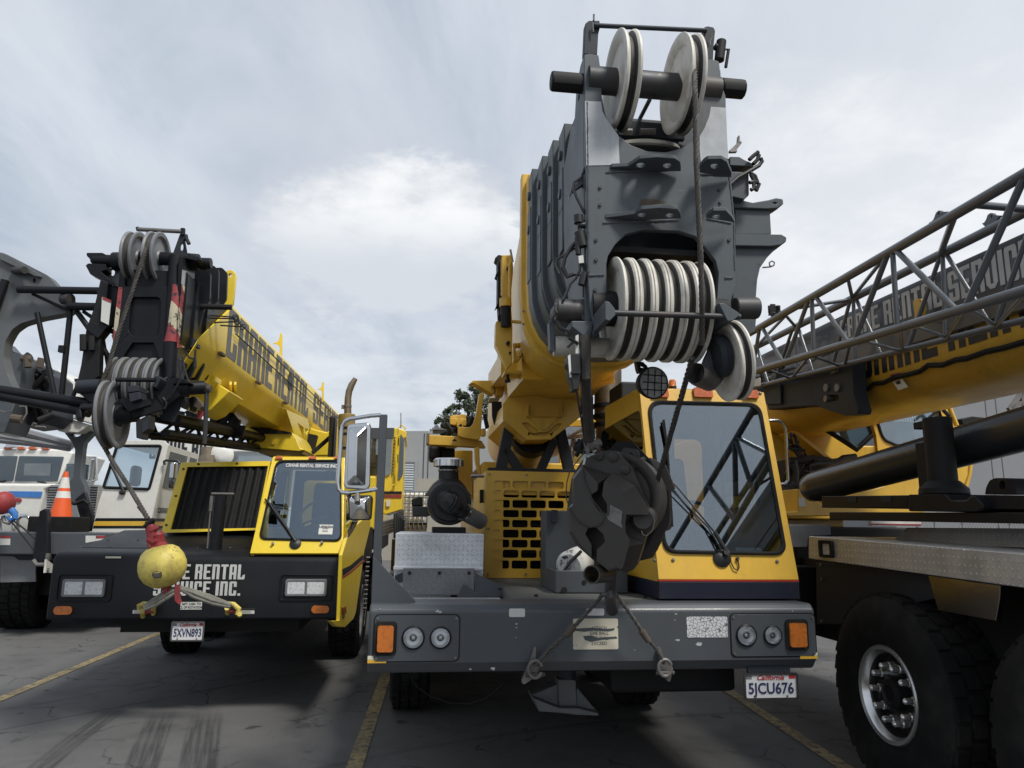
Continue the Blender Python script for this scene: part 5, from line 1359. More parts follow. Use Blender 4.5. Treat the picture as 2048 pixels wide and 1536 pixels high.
# auxiliary nose pulley on the right
ap = M.p(1461, 722, VH - .05)
mb = MB(); sheave_mb(mb, ap, Vector((1, .0, .15)), .190, .07); mb.build('nose_pulley', ['sheave', 'sheave_groove'], hd)
px_plate(M, cB((1540, 800), (1600, 800), (1590, 1040), (1550, 1180), (1500, 1240), (1440, 1230), (1400, 1190), (1395, 1140), (1420, 1050), (1490, 900)), VH - .02, .04, 'nose_arm', 'grey_head', hd, .008)
mb = MB(); c = ap + Vector((-.06, 0, .02)); mb.lathe([(0, -.02), (.085, -.02), (.10, 0), (.10, .03)], c, Vector((1, .0, .15)), 28); mb.build('nose_hub', 'grey_dark', hd)
mb = MB(); c = M.p(*cB((1378, 1155))[0], VH - .05); mb.lathe([(.05, -.03), (.055, 0), (.055, .10), (.04, .11)], c, Vector((.8, .6, -.1)), 20, closed=True); mb.cyl(M.p(*cB((1395, 1160))[0], VH - .03), M.p(*cB((1480, 1170))[0], VH - .03), .022, 10); mb.build('nose_roller', 'steel', hd)
MB().cyl(M.p(*cB((1420, 940))[0], VH + .1), M.p(*cB((1462, 940))[0], VH + .1), .025, 12).build('nose_pin', 'black_flat', hd)
# work lamp under the boom
wl_ = M.p(1305, 766, -.45)
mb = MB(); ax = Vector((.12, -1, -.12)).normalized(); mb.lathe([(0, -.10), (.03, -.10), (.07, -.07), (.088, -.01), (.090, .01), (.082, .02)], wl_, ax, 28); wlm = mb.build('work_lamp', 'black_flat', hd)
mb = MB(); mb.lathe([(.083, .012), (.05, .02), (0, .024)], wl_, ax, 28); mb.build('lamp_glass', 'lamp_lens', wlm)
mb = MB(); e = ax.cross(UZ).normalized(); g = e.cross(ax)
for k in (-.04, 0, .04): mb.cyl(wl_ + ax * .03 + e * k - g * .07, wl_ + ax * .03 + e * k + g * .07, .003, 6); mb.cyl(wl_ + ax * .03 + g * k - e * .07, wl_ + ax * .03 + g * k + e * .07, .003, 6)
mb.build('lamp_guard', 'black_flat', wlm)
px_plate(M, cB((965, 1060), (1015, 1070), (1050, 1110), (1040, 1130), (985, 1140), (975, 1115)), -.40, .05, 'lamp_bracket', 'black_flat', wlm, .004, holes=(cB((1000, 1085), (1030, 1095), (1025, 1110), (995, 1105)),))
# hoist rope: over the right upper pulley, down the front, round the stack, down to the block
rp = [M.p(1389, 92, VH - .08), M.p(1390, 180, VH - .28), M.p(1393, 330, VH - .29), M.p(1400, 480, VH - .27), M.p(1404, 600, VH - .245), M.p(1404, 690, VH - .15)]
laid_rope(rp, .0135).build('hoist_rope', 'rope', mc)
HBK_ROPE = M.p(1385, 715, VH - .12)
# ================================================================== hook block hanging between boom tip and bumper
HB = Fr(1215, 1030, 4.02, -20)
hb = empty('hook_block', HB); tag(hb, 'massive blackened hook block hanging from the boom tip and tied down to the grey bumper', 'hook block')
cheek = cX((150, 300), (185, 250), (340, 172), (465, 170), (600, 310), (735, 640), (745, 760), (690, 960), (640, 1110), (600, 1160), (540, 1190), (480, 1155), (400, 1185), (270, 1075), (145, 965), (75, 850), (60, 640), (95, 400))
px_plate(HB, rpoly(cheek, 4, 3), .0, .05, 'cheek_plate', 'block', hb, .006)
prs_ = [((186, 291), (192, 304)), ((425, 368), (314, 445)), ((312, 505), (312, 505)), ((256, 540), (256, 540)), ((282, 612), (282, 612)), ((325, 672), (325, 672)), ((390, 694), (390, 694)), ((388, 610), (388, 610)), ((348, 548), (348, 548)), ((362, 436), (362, 440)),
        ((435, 349), (370, 420)), ((623, 464), (512, 521)), ((735, 645), (530, 660)), ((740, 705), (545, 700)), ((590, 720), (550, 722)), ((552, 775), (540, 775)), ((560, 850), (545, 855)), ((620, 905), (575, 905)), ((690, 940), (570, 965)), ((600, 1160), (525, 1140)), ((540, 1188), (500, 1160)), ((480, 1152), (470, 1140)), ((400, 1180), (398, 1165)), ((305, 1092), (305, 1092)), ((305, 992), (305, 992)),
        ((374, 930), (374, 930)), ((360, 870), (360, 870)), ((303, 812), (303, 812)), ((238, 808), (238, 808)), ((210, 862), (210, 862)), ((262, 952), (262, 952)), ((262, 1066), (262, 1060)), ((148, 965), (166, 950)), ((75, 850), (100, 845)), ((57, 645), (82, 650)), ((100, 612), (112, 618)), ((95, 400), (116, 405))]
oo_, ff_ = cX(*[a for a, b in prs_]), cX(*[b for a, b in prs_])
MB().loft([HB.P(oo_, -.001), HB.P(oo_, -.045), HB.P(ff_, -.125)]).build('cheek_weight', 'block', hb, bevel=.004, sharp=15)
px_plate(HB, rpoly(cX((418, 620), (520, 675), (508, 770), (520, 800), (515, 812), (400, 745), (392, 715), (412, 712)), 1), -.126, -.004, 'rating_plate', 'label_steel', hb)
# rear cheek, further along the axis
rc = cX((400, 170), (470, 95), (600, 95), (735, 235), (905, 520), (910, 740), (830, 940), (765, 1060), (690, 1080), (560, 1100), (330, 900), (250, 600), (320, 300))
px_plate(HB, rpoly(rc, 4, 3), .30, .04, 'cheek_plate', 'black_flat', hb, .006)
rw_ = cX((742, 225), (870, 285), (950, 480), (890, 520), (915, 740), (905, 830), (860, 840), (800, 1000), (730, 1050), (680, 1060), (640, 700), (700, 400))
px_plate(HB, rpoly(rw_, 2, 2), .345, .05, 'cheek_weight', 'block', hb, .008)
px_plate(HB, cX((740, 225), (868, 285), (800, 335), (760, 310)), .335, .05, 'block_guard', 'steel', hb, .004)
cs = HB.p(*cX((470, 560))[0], .17)
for k in range(3):
    mb = MB(); sheave_mb(mb, Vector((cs.x + .02, .09 + .075 * k, cs.z)), (0, 1, 0), .245, .07); mb.build('block_pulley', ['block', 'black_flat'], hb)
mb = MB(); mb.cyl(HB.p(*cX((690, 760))[0], -.03), HB.p(*cX((690, 760))[0], .42), .03, 16); mb.build('block_pin', 'worn_pin', hb, bevel=.005)
mb = MB(); mb.cyl(HB.p(*cX((750, 690))[0], .02), HB.p(*cX((835, 640))[0], .30), .022, 14); mb.build('spacer_bolt', 'worn_pin', hb)
mb = MB(); mb.cyl(HB.p(*cX((590, 315))[0], .05), HB.p(*cX((690, 250))[0], .3), .022, 14); mb.build('spacer_bolt', 'block', hb)
px_plate(HB, rpoly(cX((530, 145), (640, 160), (655, 215), (640, 250), (590, 280), (540, 250), (500, 190)), 4), .14, .05, 'becket_lug', 'block', hb, .006, holes=(circ(*cX((588, 212))[0], 5, 12),))
mb = MB()
for x, y in ((322, 215), (440, 225), (540, 330)): 
    p = HB.p(*cX((x, y))[0], 0); mb.lathe([(.028, 0), (.028, -.01), (.014, -.016), (0, -.016)], p, UY, 14)
p = HB.p(*cX((700, 740))[0], 0); mb.lathe([(.07, .02), (.07, -.03), (.05, -.045), (.03, -.04), (0, -.04)], p, UY, 24)
mb.build('cheek_bolt', 'block', hb)
# open pipe socket and hook
mb = MB(); a = HB.p(*cX((262, 1200))[0], -.16); b = HB.p(*cX((390, 1190))[0], .05)
ax = (b - a).normalized(); mb.lathe([(.040, 0), (.047, 0), (.047, (b - a).length), (.040, (b - a).length)], a, ax, 24, closed=True); mb.build('pipe_socket', 'block', hb)
hk = [HB.p(*cX(q_)[0], v_) for q_, v_ in (((430, 1120), .12), ((425, 1200), .12), ((420, 1300), .15), ((420, 1400), .17), ((428, 1470), .13), ((432, 1490), .06), ((425, 1450), .0), ((420, 1380), -.035), ((418, 1330), -.035))]
mb = MB(); mb.tube(hk, .03, 12, True, [.034, .03, .03, .034, .036, .034, .028, .02, .010]); mb.build('hook', 'worn_pin', hb)
mb = MB(); mb.tube([HB.p(*p, -.138) for p in cX((180, 300), (200, 420), (270, 580), (350, 680), (370, 730), (330, 790), (250, 808), (160, 770), (90, 690), (50, 560), (55, 440), (85, 330), (200, 190))], .0035, 6); mb.build('pin_lanyard', 'block', hb)
mb = MB(); mb.tube([HB.p(*p, -.05) for p in cX((770, 700), (785, 760), (770, 830), (720, 880), (690, 870), (675, 835))], .003, 6); mb.build('pin_lanyard', 'steel', hb)
# anti-two-block weight resting on the block
aw = empty('anti_two_block_weight', HB); tag(aw, 'rusty tubular limit switch weight wired to the top of the hook block', 'weight')
mb = MB(); a = HB.p(*cX((225, 150))[0], -.02); b = HB.p(*cX((325, 108))[0], .05); mb.cyl(a, b, .027, 18); mb.build('weight_tube', 'steel', aw, bevel=.004)
mb = MB()
random.seed(21)
for k in range(9):
    c = HB.p(*cX((random.uniform(145, 230), random.uniform(95, 185)))[0], .05); d_ = Vector((random.uniform(-1, 1), random.uniform(-.4, .4), random.uniform(-.4, .4))).normalized() * .03; mb.cyl(c - d_, c + d_, random.uniform(.008, .018), 8)
mb.build('weight_clamp', 'black_flat', aw)
mb = MB()
for k in range(7):
    pts_ = [HB.p(*cX((210 + random.uniform(-15, 15), 40 + k * 8))[0], -.03)]
    for j in range(4): pts_.append(HB.p(*cX((random.uniform(190, 360 if k > 3 else 260), random.uniform(80, 230)))[0], -.05))
    mb.tube(pts_, .0028, 5)
mb.build('tie_wire', 'steel', aw)
px_plate(HB, cX((200, 235), (215, 235), (205, 285), (185, 290)), -.06, .004, 'wire_ferrule', 'tag', aw)
# rope from the head stack to the block
mh = Matrix.Rotation(HB.a, 4, 'Z'); mm_ = Matrix.Rotation(-M.a, 4, 'Z')
toM = lambda p: mm_.to_3x3() @ (mh.to_3x3() @ p + HB.o - M.o)
e1 = toM(HB.p(*cX((770, 560))[0], .18)); e0 = HBK_ROPE
laid_rope([e0, e0.lerp(e1, .5), e1, toM(HB.p(*cX((760, 680))[0], .18))], .0145).build('hoist_rope', 'rope', mc)
# wire rope sling tying the hook to the bumper
sl = empty('wire_sling', M); tag(sl, 'two legged wire rope sling tying the hook block to the grey bumper', 'sling')
hp_ = toM(HB.p(*cX((405, 1365))[0], .03))
for i, (pp_, cr) in enumerate((([(1205, 1190), (1170, 1230), (1140, 1262)], SHK[0]), ([(1233, 1190), (1262, 1230), (1290, 1272)], SHK[1]))):
    P_ = [hp_] + [M.p(x, y, -.12 - .0 * k) for k, (x, y) in enumerate(pp_)]
    f_ = P_[-1]; end = cr + Vector((0, .0, .02))
    def strand(pts, r, n=9):
        """laid rope: three twisted strands"""
        mb = MB(); tot = []
        for a, b in zip(pts, pts[1:]):
            for k in range(n): tot.append(a.lerp(b, k / n))
        tot.append(pts[-1])
        dn = (pts[-1] - pts[0]).normalized(); e = dn.orthogonal().normalized(); g = dn.cross(e)
        for s_ in range(3): mb.tube([p + (e * math.cos(k * .9 + s_ * 2.094) + g * math.sin(k * .9 + s_ * 2.094)) * r * .55 for k, p in enumerate(tot)], r * .62, 6)
        return mb
    strand(P_, .011).build('sling_leg', 'sling', sl)
    if i == 0:
        strand([f_, f_.lerp(end, .5) + Vector((-.02, 0, -.005)), end], .009).build('sling_eye', 'sling', sl); strand([f_, f_.lerp(end, .5) + Vector((.012, 0, .004)), end + Vector((.02, 0, 0))], .009).build('sling_eye', 'sling', sl)
    else:
        strand([f_, f_.lerp(end, .5) + Vector((.006, 0, .006)), end], .009).build('sling_eye', 'sling', sl)
    d_ = (f_ - P_[-2]).normalized(); MB().cyl(f_ - d_ * .035, f_ + d_ * .035, .021, 12, .017).build('sling_ferrule', 'bark', sl)

# ================================================================== LEFT CRANE (black bumper, lemon yellow)
L = Fr(392, 1170, 6.5)
lc_ = empty('mobile_crane', L); tag(lc_, 'lemon yellow mobile crane with lettered black bumper and headache ball', 'crane', 'mobile cranes parked side by side')


def sub(name, F, parent):
    o = empty(name, F); o.parent = parent; o.matrix_parent_inverse = Matrix.Identity(4)
    o.location = (0, 0, 0); o.rotation_euler = (0, 0, 0)
    return o


mb = MB(); U0, U1 = -1.166, 1.236
mb.prism([Vector((U0, v, z)) for v, z in ((0, .785), (.5, .785), (.5, 1.352), (.07, 1.33), (.02, 1.30), (0, 1.26))], (U1 - U0, 0, 0)); lb = mb.build('bumper', 'black', lc_, bevel=.02, seg=3)
mb = MB(); mb.prism([Vector((U0, v, z)) for v, z in ((.52, 1.20), (.52, 1.355), (1.45, 1.50), (3.0, 1.50), (3.0, 1.20))], (1.60, 0, 0)); ld = mb.build('hood', 'black', lc_, bevel=.01)
mb = MB()
for x, y in ((160, 1103), (219, 1103), (343, 1102), (395, 1102), (460, 1102), (275, 1089), (215, 1090)): 
    c = L.p(x, y, .56 if y > 1095 else .9); mb.lathe([(.012, 0), (.012, .004), (0, .008)], Vector((c.x, c.y, 1.361 if y > 1095 else 1.415)), UZ, 8)
mb.build('hood_bolt', 'steel', ld)
rd = lambda pts, v=0: L.P(pts, v)
for pts, txt in (((cH((985, 1062), (1640, 965))), 'CRANE RENTAL'), (cH((1020, 1172), (1610, 1078)), 'SERVICE INC.')):
    a, b = L.p(*pts[0], 0), L.p(*pts[1], 0)
    mb = MB(); block_text(mb, txt, lambda x, y: Vector((a.x + x, -.0012, a.z + y)), b.x - a.x, b.z - a.z, .2, .5, (0, -.001, 0)); mb.build('lettering', 'letter_white', lb)
for (x0, y0, x1, y1) in ((124, 1158, 214, 1193.5), (570, 1158, 655, 1192)):
    a, b = L.p(x0, y1, 0), L.p(x1, y0, 0)
    MB().plate(rrect(a.x - .05, a.z - .04, b.x + .05, b.z + .04, .03), [rrect(a.x - .035, a.z - .028, b.x + .035, b.z + .028, .02)], lambda x, z: Vector((x, .0, z)), (0, -.012, 0)).build('lamp_recess', 'black', lb, bevel=.004)
    hl = MB().plate(rrect(a.x, a.z, b.x, b.z, .02), [rrect(a.x + .02, a.z + .02, (a.x + b.x) / 2 - .01, b.z - .02, .01), rrect((a.x + b.x) / 2 + .01, a.z + .02, b.x - .02, b.z - .02, .01)], lambda x, z: Vector((x, -.004, z)), (0, -.024, 0)).build('headlight', 'sheave_grey', lc_, bevel=.005)
    for xa, xb in ((a.x + .02, (a.x + b.x) / 2 - .01), ((a.x + b.x) / 2 + .01, b.x - .02)):
        h_ = (b.z - a.z - .04) / 2; zc = (a.z + b.z) / 2; xm = (xa + xb) / 2; w_ = (xb - xa) / 2
        rings = [[Vector((xm + w_ * k * sx, -.02 + .018 * (1 - k), zc + h_ * k * sz)) for sx, sz in ((-1, -1), (1, -1), (1, 1), (-1, 1))] for k in (1, .8, .45, .2)]
        MB().loft(rings).build('reflector', 'reflector', hl)
        MB().lathe([(.03, -.006), (.03, -.014), (.015, -.018), (0, -.018)], (xm, 0, zc), UY, 14).build('bulb_shield', 'lamp_lens', hl)
        MB().box((xa, -.023, zc - h_), (xb, -.021, zc + h_)).build('headlight_glass', 'head_lens', hl)
for (x0, y0, x1, y1) in ((108, 1212, 147, 1229), (623, 1211, 659, 1226)):
    a, b = L.p(x0, y1, 0), L.p(x1, y0, 0); h_ = (b.z - a.z) / 2
    MB().plate(rrect(a.x, a.z, b.x, b.z, h_ * .9, 6), [], lambda x, z: Vector((x, -.001, z)), (0, -.02, 0)).build('turn_signal', 'amber', lc_, bevel=.007)
for (p0, p1, lines, sz) in (((1203, 1265), (1350, 1215), ('26FT. 5.5IN. TO', 'CL OF ROTATION'), .042), ((885, 1292), (958, 1256), (), 0), ((1598, 1294), (1700, 1258), (), 0)):
    a, b = L.p(*cH(p0)[0], 0), L.p(*cH(p1)[0], 0)
    st = MB().box((a.x, -.002, a.z), (b.x, -.0005, b.z)).build('bumper_label', 'tag', lb)
    for k, s_ in enumerate(lines): font_mesh('label_text', s_, ((a.x + b.x) / 2, -.0022, b.z - (b.z - a.z) * (.28 + .46 * k)), UX, UZ, (b.z - a.z) * .44, 'ink', st, .0005, sx=.86, bold=.001)
    if not lines:
        m2 = MB(); h_ = b.z - a.z; m2.box((a.x, -.003, b.z - h_ * .35), (b.x, -.0021, b.z)); 
        for k in range(4): m2.box((a.x + .01, -.0027, a.z + h_ * (.1 + .13 * k)), (b.x - .012 - .02 * (k % 2), -.0021, a.z + h_ * (.14 + .13 * k)))
        m2.build('label_text', 'ink', st)
m2 = MB(); a, b = L.p(*cH((703, 914))[0], .0), L.p(*cH((806, 905))[0], .0); m2.box((a.x, .004, 1.285), (b.x, .012, 1.30)); m2.build('bumper_label', 'tape_white', lb)
a, b = L.p(342, 1281, .05), L.p(409, 1244, .05); licence_plate(L, lc_, a.x, b.x, a.z, b.z, .05, '5XVN893')
mb = MB(); mb.box((a.x - .01, .06, b.z - .02), (b.x + .01, .08, .79)); mb.build('plate_bracket', 'black', lc_)
mb = MB(); mb.box((-.75, .5, .62), (.8, 9, 1.15)); mb.build('chassis', 'black_flat', lc_)
for u, v in ((-1.0, 3.35), (1.02, 3.0), (-1.0, 4.7), (1.0, 3.9), (-1.0, 8), (1.0, 8)): tyre(lc_, (u, v, .53), (1 if u < 0 else -1, 0, 0), .53, .36, .30)
mb = MB(); mb.tube([L.p(x, y, .9) for x, y in ((440, 1240), (432, 1262), (424, 1280), (410, 1282))], .006, 6); mb.build('hanging_hose', 'black_flat', lc_)
# radiator cowl with yellow frame and corrugated matting
rc_ = sub('radiator_cowl', L, lc_)
V0, V1 = 1.16, 1.42
lerpv = lambda y, yt=925, yb=1066: V1 + (V0 - V1) * (y - yt) / (yb - yt)
gp = lambda x, y, d=0: L.p(x, y, lerpv(y) - d)
of_ = [(362, 925), (322, 1066), (516, 1060), (541, 922)]
inn = [(375, 934), (341, 1059), (511, 1056), (536, 932)]
mb = MB()
for i in range(4):
    j = (i + 1) % 4
    mb.loft([[gp(*of_[i]), gp(*of_[j]), gp(*inn[j]), gp(*inn[i])], [p + Vector((0, .05, .0)) for p in (gp(*of_[i]), gp(*of_[j]), gp(*inn[j]), gp(*inn[i]))]])
fr_ = mb.build('cowl_frame', 'lemon', rc_, bevel=.004)
m2 = MB()
for x, y in ((397, 928), (474, 927), (367, 938), (352, 992), (333, 1050)): 
    p = gp(x, y); m2.cyl(p, p - Vector((0, .01, 0)), .012, 10)
m2.build('cowl_bolt', 'bark', fr_)
rings = []
for k in range(121):
    s_ = k / 120
    a = gp(inn[0][0] + (inn[3][0] - inn[0][0]) * s_, inn[0][1] + (inn[3][1] - inn[0][1]) * s_); b = gp(inn[1][0] + (inn[2][0] - inn[1][0]) * s_, inn[1][1] + (inn[2][1] - inn[1][1]) * s_)
    dpt = Vector((0, .03 + .012 * math.sin(s_ * 2 * math.pi * 10), 0)); rings.append([a + dpt, a.lerp(b, .5) + dpt, b + dpt, b + Vector((0, .15, 0)), a + Vector((0, .15, 0))])
mb = MB(); mb.loft(rings); mb.build('cowl_matting', 'core', rc_)
mb = MB(); bk = [gp(*p) + Vector((0, .17, 0)) for p in of_]; mb.loft([bk, [p + Vector((0, 1.3, 0)) for p in bk]]); mb.build('cowl_body', 'black', rc_)
pb_ = L.p(431, 1093, .42); pt_ = L.p(435, 992, .42)
mb = MB(); mb.cyl(Vector((pb_.x, .42, 1.33)), Vector((pb_.x + .01, .42, pt_.z)), .055, 24); stn = mb.build('rest_post', 'black', lc_)
m2 = MB(); m2.lathe([(.06, 0), (.11, 0), (.11, .006), (.06, .008)], (pb_.x, .42, 1.338), UZ, 24, closed=True); m2.build('post_collar', 'black_flat', stn)
m2 = MB(); m2.tube([Vector((pb_.x - .06, .38, 1.36)), Vector((pb_.x - .06, .38, pt_.z - .02))], .008, 8); m2.cyl(Vector((pb_.x - .07, .4, pt_.z + .02)), Vector((pb_.x + .13, .4, pt_.z + .02)), .012, 8); m2.cyl(Vector((pb_.x - .06, .38, pt_.z - .14)), Vector((pb_.x - .06, .38, pt_.z)), .016, 8); m2.build('post_pin', 'steel', stn)
# cab
lcab = sub('cab', L, lc_)
ZB_, ZT_ = 1.34, 2.215
lv = lambda z: .01 + max(0, z - ZB_) / (ZT_ - ZB_) * .44


def onl(x, y):
    v = .2
    for _ in range(8): v = lv(L.p(x, y, v).z)
    return L.p(x, y, v)


ln_ = Vector((0, ZT_ - ZB_, -.44)).normalized()
w2 = rpoly([(553, 922), (682, 921), (683, 1083), (518, 1079)], 15, 6); hl_ = [(p.x, p.z) for p in (onl(x, y) for x, y in w2)]
oc_ = [onl(500, 1106.5), onl(686, 1106.5), onl(690, 915), onl(546, 913)]
MB().plate([(p.x, p.z) for p in oc_], [hl_], lambda x, z: Vector((x, lv(z), z)), ln_ * .03).build('front_panel', 'lemon', lcab, bevel=.006)
cx = sum(p[0] for p in w2) / len(w2); cy = sum(p[1] for p in w2) / len(w2)
sl_ = lambda k, d: [onl(cx + (x - cx) * k, cy + (y - cy) * k) - ln_ * d for x, y in w2]
mb = MB(); mb.loft([sl_(1.01, -.004), sl_(1.01, .012), sl_(.97, .014), sl_(.955, -.004)], cap=False); mb.build('window_seal', 'rubber', lcab)
mb = MB(); mb.prism(sl_(.965, .002), ln_ * .004); mb.build('windscreen', 'glass', lcab)
p = onl(624, 932) - ln_ * .004
font_mesh('windscreen_banner', 'CRANE RENTAL SERVICE INC.', p, UX, Vector((0, .44, ZT_ - ZB_)).normalized(), .050, 'letter_silver', lcab, .0008, sx=.72, bold=.002)
a, b = onl(636.6, 1069), onl(666.6, 1050)
st = MB().prism([a - ln_ * .003, Vector((b.x, a.y, a.z)) - ln_ * .003, b - ln_ * .003, Vector((a.x, b.y, b.z)) - ln_ * .003], -ln_ * .002).build('windscreen_sticker', 'tag', lcab)
font_mesh('sticker_number', 'U506224', a.lerp(b, .5) + Vector((0, .01, .022)) - ln_ * .0062, UX, Vector((0, .44, ZT_ - ZB_)).normalized(), .032, 'ink', st, .0006, bold=.001)
m2 = MB(); c = a.lerp(b, .25)
for k in range(3): q0 = c + Vector((0, .007 * k, .013 * k)) - ln_ * .0058; m2.prism([q0, q0 + Vector((.05, 0, 0)), q0 + Vector((.05, .002, .004)), q0 + Vector((0, .002, .004))], -ln_ * .0006)
m2.build('sticker_lines', 'ink', st)
UL0, UL1 = oc_[0].x, 1.20
sd_ = [(lv(ZB_) + .032, 1.20), (1.5, 1.20), (1.5, 2.19), (lv(ZT_) + .034, ZT_), (lv(ZB_) + .034, ZB_)]
# left wall slants with the front frame
for nm, ua, ub in (('side_panel', oc_[0].x + .002, oc_[3].x + .002), ('side_panel', UL1 - .03, oc_[2].x - .03)):
    k = lambda z: ua + (ub - ua) * max(0, min(1, (z - ZB_) / (ZT_ - ZB_)))
    MB().plate(sd_, [rpoly([(.50, 1.55), (1.35, 1.55), (1.35, 2.1), (.55, 2.1)], .05, 4)], lambda y, z: Vector((k(z), y, z)), (.025, 0, 0)).build(nm, 'lemon', lcab, bevel=.004)
    MB().plate(rpoly([(.50, 1.55), (1.35, 1.55), (1.35, 2.1), (.55, 2.1)], .05, 4), [], lambda y, z: Vector((k(z) + .01, y, z)), (.004, 0, 0)).build('side_window', 'glass_dark', lcab)
mb = MB(); mb.prism([Vector((oc_[3].x + .03, v, z)) for v, z in ((lv(ZT_) + .03, ZT_ - .03), (lv(ZT_), ZT_ + .004), (1.5, 2.20), (1.5, 2.16))], (oc_[2].x - oc_[3].x - .06, 0, 0)); mb.build('roof', 'lemon', lcab, bevel=.003)
MB().plate([(oc_[0].x + .06, 1.2), (UL1 - .03, 1.2), (oc_[2].x - .05, 2.15), (oc_[3].x + .05, 2.15)], [rrect(.62, 1.55, 1.05, 2.05, .05, 4)], lambda x, z: Vector((x, 1.47, z)), (0, .02, 0)).build('rear_panel', 'cab_inside', lcab)
mb = MB(); mb.box((.5, .12, 1.15), (1.14, 1.45, 1.20)); mb.build('cab_floor', 'black_flat', lcab)
mb = MB(); mb.prism([Vector((.48, v, z)) for v, z in ((.12, 1.3), (.16, 1.42), (.38, 1.44), (.42, 1.22), (.12, 1.22))], (.66, 0, 0)); mb.build('dashboard', 'cab_inside', lcab, bevel=.01)
cw = Vector((.95, .52, 1.66)); ax = Vector((0, -.75, .65)).normalized(); g = ax.cross(UX)
mb = MB(); mb.tube([cw + (UX * math.cos(t_) + g * math.sin(t_)) * .2 for t_ in [2 * math.pi * k / 32 for k in range(33)]], .012, 8, False)
for k in range(3): t_ = R(90 + 120 * k); mb.cyl(cw, cw + (UX * math.cos(t_) + g * math.sin(t_)) * .2, .01, 6)
mb.cyl(cw - ax * .35, cw, .03, 10); mb.build('steering_wheel', 'plastic', lcab)
mb = MB(); mb.box((.75, .8, 1.2), (1.12, 1.2, 1.58)); mb.prism([Vector((.76, v, z)) for v, z in ((1.12, 1.55), (1.24, 1.55), (1.30, 2.0), (1.22, 2.02))], (.35, 0, 0)); mb.build('driver_seat', 'seat', lcab, bevel=.05, seg=3)
for x0, y0, x1, y1 in ((551, 914.5, 566, 919.5), (618, 914.5, 633, 919.5), (669, 914.5, 684, 919.5)):
    a, b = onl(x0, y1), onl(x1, y0); mb = MB(); mb.plate(rrect(a.x, a.z, b.x, b.z, .006, 3), [], lambda x, z: Vector((x, lv(z) - .001, z)), -ln_ * .02); mb.build('marker_lamp', 'amber_red', lcab, bevel=.004)
lw = sub('wiper', L, lc_)
ol = lambda x, y, d: onl(x, y) - ln_ * d
mb = MB(); mb.lathe([(.05, 0), (.05, .012), (.02, .03), (0, .03)], ol(591, 1088, 0), -ln_, 18); mb.tube([ol(592, 1085, .03), ol(580, 1066, .03)], .014, 8); mb.tube([ol(580, 1066, .03), ol(535, 1003, .03)], .008, 8); mb.tube([ol(590, 1080, .03), ol(545, 1010, .028)], .006, 6); mb.build('wiper_arm', 'plastic', lw)
mb = MB(); mb.tube([ol(531, 1000, .02), ol(555, 1035, .02), ol(590, 1084, .02)], .008, 6); mb.build('wiper_blade', 'rubber', lw)
m2 = MB()
for x, y in ((546, 1089), (644, 1087)): p = onl(x, y); m2.cyl(p, p - ln_ * .03, .012, 8)
m2.build('cab_bolt', 'steel', lcab)
# right flank: yellow fender with navy and red stripes
fl = sub('front_fender', L, lc_)
UF = 1.238
pl_ = cI((1257, 882), (1288, 775), (1345, 690), (1400, 645), (1440, 640), (1440, 700), (1400, 860), (1390, 940), (1345, 1260), (1330, 1300), (1275, 1355), (1215, 1350), (1180, 1312), (1240, 1310))
MB().plate(pl_, [], lambda x, y: L.pu(x, y, UF), (-.03, 0, 0)).build('fender_panel', 'lemon', fl, bevel=.005)
for pts, mt, d_ in ((((1258, 975), (1310, 950), (1390, 880), (1400, 905), (1310, 985), (1258, 1020)), 'navy', .001), (((1258, 1022), (1310, 990), (1400, 910), (1400, 925), (1312, 1002), (1258, 1037)), 'red_paint', .0012), (((1290, 720), (1325, 650), (1370, 640), (1330, 720), (1295, 770)), 'glass_dark', .002)):
    MB().plate(cI(*pts), [], lambda x, y: L.pu(x, y, UF + .0005), (d_, 0, 0)).build('stripe' if mt != 'glass_dark' else 'door_window', mt, fl)
MB().plate(cI((1252, 1225), (1272, 1218), (1275, 1262), (1255, 1270)), [], lambda x, y: L.pu(x, y, UF + .001), (.015, 0, 0)).build('side_marker', 'amber', fl)
mb = MB()
for k in range(12): 
    p = L.pu(*cI((1415 - k * 2, 900 + k * 30))[0], UF + .02); mb.cyl(p, p + Vector((.04, 0, 0)), .015, 8)
mb.build('wheel_nut', 'chrome_dark', fl)
# small black mirror arm and dark body between cab and tyre
mb = MB(); mb.box((.8, 1.5, 1.1), (1.2, 4.5, 1.55)); mb.build('engine_box', 'black_flat', lc_, bevel=.02)
mb = MB()
for k in range(5): mb.tube([L.p(790 + k * 4, 1075, 3.0), L.p(790 + k * 4, 1030 + k * 3, 3.2), L.p(806, 1022 + k * 4, 6)], .02, 8)
mb.build('deck_rail', 'black_flat', lc_)
mb = MB()
for k in range(5): mb.beam(L.p(765, 1045 + k * 6, 3.2), L.p(812, 1032 + k * 5, 6.5), .05, .03)
mb.build('outrigger_pipe', 'steel', lc_)
